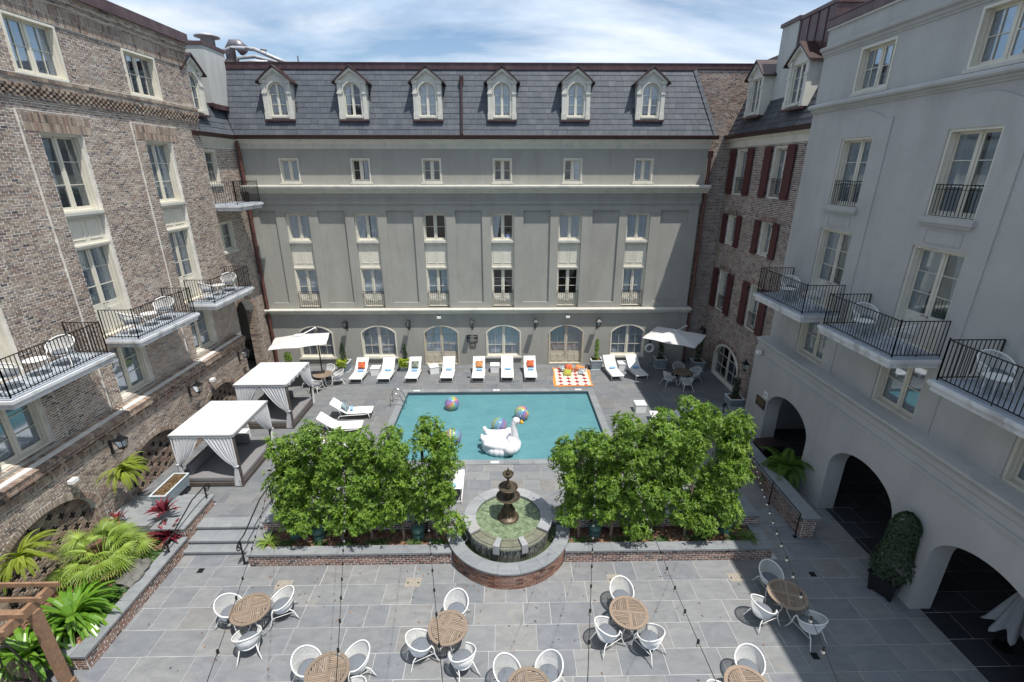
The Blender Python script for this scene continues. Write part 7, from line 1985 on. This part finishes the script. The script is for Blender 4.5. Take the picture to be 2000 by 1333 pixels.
# ---------------------------------------------------------------- wall lanterns, floodlights
M['lantern_glass'] = simple('smoky_lantern_glass', (.35, .38, .40), .15)
def lantern_m():
    fr = MB(); gl = MB(); b, tp, h = .075, .14, .34
    for sx, sy in ((-1, -1), (1, -1), (1, 1), (-1, 1)): fr.tube([(sx * b, sy * b, 0), (sx * tp, sy * tp, h)], .010, 4)
    for r, z in ((b, 0), (tp, h)): fr.tube([(-r, -r, z), (r, -r, z), (r, r, z), (-r, r, z)], .011, 4, closed=True)
    fr.add([(-tp - .02, -tp - .02, h), (tp + .02, -tp - .02, h), (tp + .02, tp + .02, h), (-tp - .02, tp + .02, h), (-.04, -.04, h + .13), (.04, -.04, h + .13), (.04, .04, h + .13), (-.04, .04, h + .13)], [(0, 1, 5, 4), (1, 2, 6, 5), (2, 3, 7, 6), (3, 0, 4, 7), (0, 3, 2, 1)])
    fr.lathe([(.045, h + .12), (.06, h + .17), (.03, h + .20), (.012, h + .26), (0, h + .27)], 8); fr.lathe([(0, -.09), (.02, -.05), (.07, .0)], 8)
    for sx, sy in ((-1, -1), (1, -1), (1, 1), (-1, 1)): pass
    gl.add([(-b, -b, .01), (b, -b, .01), (b, b, .01), (-b, b, .01), (-tp, -tp, h), (tp, -tp, h), (tp, tp, h), (-tp, tp, h)], [(0, 1, 5, 4), (1, 2, 6, 5), (2, 3, 7, 6), (3, 0, 4, 7)])
    br = MB(); br.tube([(0, .40, -.10), (0, .30, -.22), (0, .10, -.20), (0, 0, -.08)], .012, 5); br.tube([(0, .40, .25), (0, .2, .22), (0, .12, .05), (0, .04, -.05)], .010, 5); br.box(-.05, .05, .385, .41, -.2, .3)
    return fr.mesh('lantern_frame', 'iron'), gl.mesh('lantern_glass', 'clear_glass'), br.mesh('bracket', 'iron')
LN = lantern_m()
def lantern(x, y, z, rot, label, group='black iron wall lanterns'):
    t = thing('wall_lantern', label, 'lantern', (x, y, z), rot, group); f = obj('lantern_frame', LN[0], t); obj('lantern_glass', LN[1], f); obj('bracket', LN[2], t)
for x, lab in ((-9.5, 'black wall lantern above the left column topiary on the sage wall'), (-5.74, 'black wall lantern between the left arched window and the left glazed door'), (-1.93, 'black wall lantern directly above the two plaques'), (1.89, 'black wall lantern between the middle arched window and the right glazed door'), (5.68, 'black wall lantern above the zinc planter with the shrub')): lantern(x, 27.08, 3.05, 0, lab)
for y, z, lab in ((14.35, 2.95, 'black wall lantern above the nearer fern on the left brick wall'), (18.7, 2.95, 'black wall lantern between the two brick niches on the left wall'), (22.75, 2.95, 'black wall lantern near the far end of the left brick wall')): lantern(-13.15, y, z, pi / 2, lab)
lantern(12.12, 21.8, 2.45, -pi / 2, 'black wall lantern on the shaded brick wing beside the arched window'); lantern(12.2, 27.55, 2.35, -.8, 'black wall lantern in the far right corner behind the parasol')
def flood(x, y, z, rot, label):
    t = thing('floodlight', label, 'floodlight', (x, y, z), rot, 'small white wall floodlights'); mb = MB(); mb.box(-.12, .12, -.18, -.02, -.06, .06); mb.build('lamp_head', 'white', t); mb = MB(); mb.box(-.03, .03, -.02, .05, -.03, .03); mb.box(-.06, .06, .045, .06, -.06, .06); mb.build('mount', 'steel', t)
flood(-3.9, BY - .10, 3.62, 0, 'small white floodlight above the left glazed door'); flood(3.84, BY - .10, 3.62, 0, 'small white floodlight above the right glazed door'); flood(-13.5, 12.6, 2.9, pi / 2, 'small white floodlight on the brick wall above the arched niche, nearest one'); flood(-13.5, 20.1, 2.9, pi / 2, 'small white floodlight on the brick wall left of the farthest niche'); flood(11.6, 19.8, 4.2, -pi / 2, 'small white floodlight under the ledge corner of the right building')

# ---------------------------------------------------------------- hand rails with scrolls
def scroll(mb, c, ax, r, turns=1.6, flip=1):
    pts = []
    for k in range(20):
        q = k / 19; a = q * turns * 2 * pi; rr = r * (1 - .8 * q); pts.append((c[0] + ax[0] * (rr * sin(a)), c[1] + ax[1] * (rr * sin(a)), c[2] + flip * (r - rr * cos(a)) ))
    mb.tube(pts, .018, 6)
for x, lab in ((-10.72, 'black iron handrail with scroll ends on the left side of the stone steps'), (-8.42, 'black iron handrail with scroll ends on the right side of the stone steps')):
    t = thing('handrail', lab, 'handrail', (x, 12.0, 0), 0, 'black iron scroll handrails at the steps'); z0 = .92
    mb = MB(); mb.tube([(0, .05, z0), (0, .4, z0), (0, 1.6, z0 + .42), (0, 2.45, z0 + .44)], .022, 6); scroll(mb, (0, .05, z0 - .0), (0, -1), .16, flip=-1); scroll(mb, (0, 2.45, z0 + .44), (0, 1), .15, flip=-1); mb.build('rail', 'iron', t, smooth=True)
    for yy, zt, zb in ((.12, z0, 0), (2.3, z0 + .44, .45)): mb = MB(); mb.box(-.018, .018, yy - .018, yy + .018, zb, zt); mb.box(-.05, .05, yy - .05, yy + .05, zb, zb + .02); mb.build('rail_post', 'iron', t)
t = thing('handrail', 'black iron handrail with scroll end on the shaded slab at the right deck edge', 'handrail', (10.55, 20.2, DZ), 0, 'black iron scroll handrails at the steps'); mb = MB(); mb.tube([(0, 0, 1.0), (0, -.9, .75), (0, -1.6, .4)], .02, 6); scroll(mb, (0, 0, 1.0), (1, 0), .13, flip=-1); mb.build('rail', 'iron', t); mb = MB(); mb.box(-.018, .018, -.018, .018, .0, 1.0); mb.build('rail_post', 'iron', t)
# black lamp posts that carry the string lights
def post(x, y, z0, z1, lab):
    t = thing('lighting_post', lab, 'post', (x, y, z0), 0, 'black posts carrying the string lights'); mb = MB(); mb.box(-.04, .04, -.04, .04, 0, z1 - z0); mb.build('post', 'iron', t); mb = MB(); mb.box(-.06, .06, -.06, .06, z1 - z0 - .35, z1 - z0 - .30); mb.box(-.055, .055, -.055, .055, 0, .1); mb.lathe([(.05, 0), (.03, .04), (.045, .09), (0, .13)], 10, (0, 0, z1 - z0)); mb.build('collar', 'iron', t)
POSTS = [(-7.42, 13.25, .45, 3.45), (-5.1, 12.95, .42, 3.3), (-2.62, 12.95, .42, 3.6), (2.92, 12.95, .42, 3.75), (3.95, 12.95, .42, 3.5), (8.72, 14.6, .45, 3.05)]
PL = ['black post at the left end of the left planter behind the handrail scroll', 'black post hidden in the middle of the left screen trees', 'black post in the gap beside the narrow tree by the fountain', 'black post between the two right trees nearest the fountain', 'black post inside the dense right screen trees', 'black post at the right end of the right screen trees by the ramp']
for p, l in zip(POSTS, PL): post(*p, l)
ENDS = [(-2.28, 2.5, 8.3), (-1.29, 2.5, 8.3), (-.48, 2.5, 8.3), (.62, 2.5, 8.3), (1.61, 2.5, 8.3), (2.6, 2.5, 8.2)]
SL = ['string of small bulbs from the left-most post down across the table by the steps', 'string of small bulbs crossing the left planter toward the bottom-edge table', 'string of small bulbs passing over the centre left table', 'string of small bulbs passing right of the fountain basin', 'string of small bulbs running over the sunny paving toward the lower right', 'string of small bulbs over the shadow-edge table from the right-most post']
M['bulb'] = simple('clear_bulb', (.5, .48, .42), .1); M['cable'] = simple('black_cable', (.012, .012, .012), .6)
bl = MB(); bl.lathe([(0, -.065), (.014, -.055), (.018, -.04), (.010, -.018), (.009, 0)], 8); BLm = bl.mesh('bulb', 'bulb', True); so = MB(); so.lathe([(.012, -.02), (.013, .015), (.006, .028)], 8); SOm = so.mesh('socket', 'cable')
for (x, y, z0, z1), e, l in zip(POSTS, ENDS, SL):
    t = thing('string_lights', l, 'string lights', (x, y, z1), 0, 'strings of bulbs stretched over the terrace'); a = Vector((0, 0, 0)); b_ = Vector(e) - Vector((x, y, z1)); n = 40; pts = []
    for k in range(n + 1): q = k / n; p = a.lerp(b_, q); p.z -= .55 * 4 * q * (1 - q) * .5; pts.append(p)
    mb = MB(); mb.tube(pts, .0035, 4); mb.build('cable', 'cable', t)
    L_ = b_.length; nb = int(L_ / .62)
    for k in range(1, nb):
        q = k / nb * n; i = int(q); p = pts[i].lerp(pts[min(n, i + 1)], q - i); s = obj('socket', SOm, t, tuple(p)); obj('bulb', BLm, s)

# ---------------------------------------------------------------- pergola and hanging chair at the lower left
t = thing('pergola', 'brown stained timber pergola corner with slatted top at the lower left', 'pergola', (-10.75, 8.25, 0)); M['pergola'] = simple('stained_cedar', (.25, .15, .09), .7, var=.3, vscale=9)
for (x, y) in ((0, 0), (-1.75, -.05), (0, -2.6)): mb = MB(); mb.box(x - .09, x + .09, y - .09, y + .09, 0, 2.55); mb.build('post', 'pergola', t); mb = MB(); mb.box(x - .13, x + .13, y - .13, y + .13, 0, .22); mb.build('post_foot', 'pergola', t)
mb = MB(); mb.box(-.05, .05, -2.9, .55, 2.55, 2.78); mb.build('beam', 'pergola', t); mb = MB(); mb.box(-1.80, -1.70, -2.9, .55, 2.55, 2.78); mb.build('beam', 'pergola', t); mb = MB(); mb.box(-2.2, -.09, -.06, .04, 2.33, 2.545); mb.build('cross_beam', 'pergola', t)
for k in range(8): mb = MB(); yy = .45 - k * .42; mb.box(-2.5, .28 - .01 * k, yy - .025, yy + .025, 2.785, 2.90); mb.build('slat', 'pergola', t)
t = thing('hanging_chair', 'dark woven chair hanging by a rope under the timber pergola', 'hanging chair', (-11.35, 7.75, .55)); M['dark_wicker'] = simple('dark_brown_wicker', (.06, .04, .038), .6, var=.3, vscale=30)
mb = MB()
for i in range(20):
    a = pi * .05 + pi * .9 * i / 19; mb.tube([(.42 * cos(a), .36 * sin(a), 0), (.44 * cos(a), .38 * sin(a), .3), (.40 * cos(a), .34 * sin(a), .62)], .008, 4)
for j in range(13): z = j * .052; mb.tube([(.43 * cos(pi * .05 + pi * .9 * i / 16), .37 * sin(pi * .05 + pi * .9 * i / 16), z) for i in range(17)], .007, 4)
mb.build('woven_back', 'dark_wicker', t); mb = MB(); mb.lathe([(0, 0), (.42, 0), (.42, .04), (0, .05)], 20); mb.build('seat', 'dark_wicker', t); mb = MB(); mb.tube([(.3, .2, .6), (.02, .1, 1.95)], .018, 6); mb.tube([(-.3, .2, .6), (.02, .1, 1.95)], .018, 6); mb.build('rope', 'cable', t)

# ---------------------------------------------------------------- rooftop plant
M['galv'] = simple('painted_duct_metal', (.40, .41, .43), .45, metal=.2, var=.2, vscale=3)
M['duct_dark'] = simple('weathered_grey_metal', (.22, .21, .22), .4, metal=.5, var=.3, vscale=3)
t = thing('roof_ducts', 'bundle of large pale pipes and ducts on the roof behind the left mansard corner', 'ducts', (-14.35, 29.4, 17.0))
for pts, r in (([(-.5, -.3, .15), (-.5, -.3, .85), (.1, -.3, 1.0), (1.2, -.3, .95), (2.2, -.2, .55), (3.0, -.1, .25)], .10), ([(.0, .1, .2), (.1, .1, .6), (1.0, .1, .68), (2.0, .1, .45), (2.9, .1, .25)], .085), ([(.3, -.5, .18), (1.0, -.5, .33), (1.9, -.5, .30)], .10), ([(-.6, .4, .2), (1.2, .4, .5), (3.2, .4, .25)], .10)): mb = MB(); mb.tube(pts, r, 12); mb.build('pipe', 'galv', t, smooth=True)
mb = MB()
for x in (.1, .9, 1.7): mb.lathe([(.15, -.03), (.17, 0), (.15, .03)], 12, (x, -.3, .98 - .1 * max(0, x - 1)))
mb.box(-.9, -.2, -.5, .3, .0, .45); mb.box(3.3, 3.36, .0, .06, 0, .7); mb.build('fitting', 'duct_dark', t)
t = thing('roof_vent', 'mushroom-shaped galvanised vent on the roof left of the ducts', 'vent', (-15.7, 29.5, 18.2)); mb = MB(); mb.lathe([(0, -1.4), (.34, -1.4), (.34, .35), (.36, .35)], 24); mb.build('stack', 'galv', t, smooth=True); mb = MB(); mb.lathe([(.34, .30), (.62, .36), (.60, .42), (.35, .52), (0, .55)], 28); mb.build('cap', 'galv', t, smooth=True)
t = thing('roof_vent', 'dark curved sheet-metal exhaust hood on the roof right of the mushroom vent', 'vent', (-14.5, 29.9, 17.9)); mb = MB(); mb.tube([(-.3, 0, -1.2), (-.3, 0, .2), (-.12, 0, .42), (.2, -.05, .40), (.5, -.1, .12)], [.26, .26, .27, .28, .30], 16); mb.build('hood', 'duct_dark', t, smooth=True)
t = thing('roof_unit', 'low grey metal box unit on the roof behind the left brick parapet', 'roof unit', (-15.6, 27.0, 16.9)); mb = MB(); mb.box(-1.2, .5, 0, 1.2, 0, .75); mb.build('casing', 'galv', t); mb = MB(); mb.box(-1.25, .55, -.05, 1.25, .755, .82); mb.build('lid', 'duct_dark', t); mb = MB(); mb.lathe([(.14, .82), (.16, 1.0), (.10, 1.06), (0, 1.08)], 12, (.2, .3, 0)); mb.build('cowl', 'duct_dark', t)

o = obj('fallen_leaves', chips('fallen_leaves', [(-8, 8.5, 9.8, 11.85, .004), (-10, 10, 7.6, 11.8, .004), (-6, 6, 14.0, 16.8, DZ + .006), (-9, 9, 24, 27, DZ + .006)], 260, 'chips', (.012, .035)), kind='stuff'); tag(o, 'scattered small dry leaves on the paving', 'fallen leaves')
# ---------------------------------------------------------------- small things on the paving
for x, y, z, lab in ((-9.68, 11.85, 0, 'small dark square floor drain at the foot of the stone steps'), (9.66, 11.37, 0, 'small dark square floor drain on the shaded paving beyond the shadow-edge table'), (8.09, 8.73, 0, 'small dark square floor drain on the shaded paving near the bottom edge'), (-2.1, 25.6, DZ, 'small dark floor drain between two loungers of the back row')):
    t = thing('floor_drain', lab, 'drain', (x, y, z), 0, 'small square floor drains'); mb = MB(); mb.box(-.09, .09, -.09, .09, .001, .008); mb.build('grate', 'iron', t)
for x, y, lab in ((-6.8, 11.25, 'tan square access plate in the paving beyond the table by the steps'), (-2.85, 11.28, 'pale square access plate with two bolts left of the basin'), (3.4, 11.3, 'pale square access plate in the paving right of the basin'), (7.2, 11.3, 'square access plate in the paving by the shadow edge')):
    t = thing('access_plate', lab, 'access plate', (x, y, 0), 0, 'square access plates in the paving'); M.setdefault('plate', simple('sandy_plate', (.29, .26, .22), .8, var=.15)); mb = MB(); mb.box(-.24, .24, -.17, .17, .0, .007); mb.build('plate', 'plate', t)
    mb = MB()
    for s in (-1, 1): mb.lathe([(0, .012), (.025, .012), (.03, .007)], 8, (s * .16, -.02, 0))
    mb.build('bolt', 'iron', t)
t = thing('storage_bin', 'dark red-brown covered cart standing behind the garden wall before the first arch', 'cart', (11.25, 17.35, 0), .12); mb = MB(); mb.box(-.45, .45, -.35, .35, .1, .85); mb.build('body', 'black_box', t); M['dark_red'] = simple('dark_red_lid', (.022, .012, .013), .35); mb = MB(); mb.prism([(-.47, .86), (.47, .86), (.40, 1.05), (-.40, 1.05)], lambda a, b: (a, -.37, b), lambda a, b: (a, .37, b)); mb.build('lid', 'dark_red', t)
for s in (-1, 1): mb = MB(); mb.lathe([(0, -.02), (.1, -.02), (.1, .02), (0, .02)], 14); me = mb.mesh('wheel', 'iron'); me.transform(Matrix.Translation((s * .35, -.36, .1)) @ Matrix.Rotation(pi / 2, 4, 'X')); obj('wheel', me, t)
# far left corner: arched iron grille window seen through the passage
t = thing('iron_grille_window', 'arched window with black iron grille seen through the passage in the far left corner', 'window', (-16.0, 28.45, 0)); op = arch_poly(-.62, .62, .50, 1.25, 1.85)
mb = MB(); mb.box(-.58, .58, -.0, .03, .52, 1.75); mb.build('pane', 'glass', t)
mb = MB()
for k in range(-3, 4): x = k * .18; zt = 1.25 + .6 * sqrt(max(0, 1 - (x / .62) ** 2)); mb.box(x - .012, x + .012, -.05, -.025, .5, zt)
for z in (.52, .75, 1.0, 1.25, 1.5): hw = .6 if z < 1.25 else .62 * sqrt(max(0, 1 - ((z - 1.25) / .6) ** 2)); mb.box(-hw, hw, -.024, -.004, z - .012, z + .012)
mb.tube([(a, -.03, b) for a, b in op], .02, 5, closed=True); mb.build('grille', 'iron', t)
# guest standing behind an upper window
t = thing('person', 'person in a blue and white shirt standing behind the fourth upper window', 'person', (.27, 27.88, 7.0), .1)
M['skin'] = simple('skin', (.35, .2, .14), .6); M['shirt'] = pattern_mat('blue_white_shirt', (.08, .14, .35), (.6, .65, .75), (.1, .2, .5), 30); M['hair'] = simple('dark_hair', (.02, .015, .012), .6); M['trousers'] = simple('dark_trousers', (.03, .03, .04), .8)
def skin_body(t):
    V = [(0, 0, .95), (0, 0, 1.2), (0, 0, 1.42), (0, 0, 1.52), (0, 0, 1.64), (.19, 0, 1.42), (-.19, 0, 1.42), (.24, -.03, 1.14), (-.24, -.03, 1.14), (.16, -.2, 1.02), (-.18, -.2, 1.02), (.1, 0, .9), (-.1, 0, .9), (.11, 0, .48), (-.11, 0, .48), (.12, 0, .08), (-.12, 0, .08), (.12, -.14, .04), (-.12, -.14, .04)]
    E_ = [(0, 1), (1, 2), (2, 3), (3, 4), (2, 5), (2, 6), (5, 7), (6, 8), (7, 9), (8, 10), (0, 11), (0, 12), (11, 13), (12, 14), (13, 15), (14, 16), (15, 17), (16, 18)]
    Rr = [.15, .14, .13, .055, .10, .06, .06, .042, .042, .032, .032, .09, .09, .06, .06, .04, .04, .03, .03]
    me = bpy.data.meshes.new('body'); me.from_pydata(V, E_, []); ob = bpy.data.objects.new('tmp', me); COL.objects.link(ob); ob.modifiers.new('s', 'SKIN')
    for i, v in enumerate(me.skin_vertices[0].data): v.radius = (Rr[i] , Rr[i] * (.7 if i < 3 else 1)); v.use_root = (i == 0)
    ob.modifiers.new('u', 'SUBSURF').levels = 2
    m2 = bpy.data.meshes.new_from_object(ob.evaluated_get(bpy.context.evaluated_depsgraph_get())); bpy.data.objects.remove(ob); m2.materials.clear()
    for k in ('skin', 'shirt', 'trousers'): m2.materials.append(M[k])
    for p in m2.polygons: z = p.center.z; p.material_index = 1 if (.98 < z < 1.47 and abs(p.center.y) < .16) else (2 if z <= .98 and abs(p.center.y) < .12 else 0); p.use_smooth = True
    obj('body', m2, t); h = MB(); h.lathe([(.0, 1.78), (.07, 1.77), (.105, 1.70), (.1, 1.62)], 14); h.build('hair', 'hair', t, smooth=True)
skin_body(t)
# birds
for (x, y, z, s, lab) in ((9.6, 38.0, 28.0, 1.0, 'tiny dark bird gliding high in the cloud, the upper of two'), (11.7, 39.0, 27.0, .9, 'tiny dark bird gliding in the cloud, the lower right of two')):
    t = thing('bird', lab, 'bird', (x, y, z), .6, 'birds high in the sky', (s, s, s)); mb = MB(); mb.lathe([(0, -.09), (.025, -.05), (.03, 0), (.018, .06), (.0, .11)], 8); me = mb.mesh('body', 'iron', True); me.transform(Matrix.Rotation(pi / 2, 4, 'X')); obj('body', me, t)
    for q in (-1, 1): mb = MB(); mb.add([(0, -.04, .01), (0, .04, .01), (q * .13, .03, .06), (q * .25, .06, .03), (q * .12, -.03, .06)], [(0, 1, 2, 4), (4, 2, 3)]); mb.build('wing', 'iron', t)
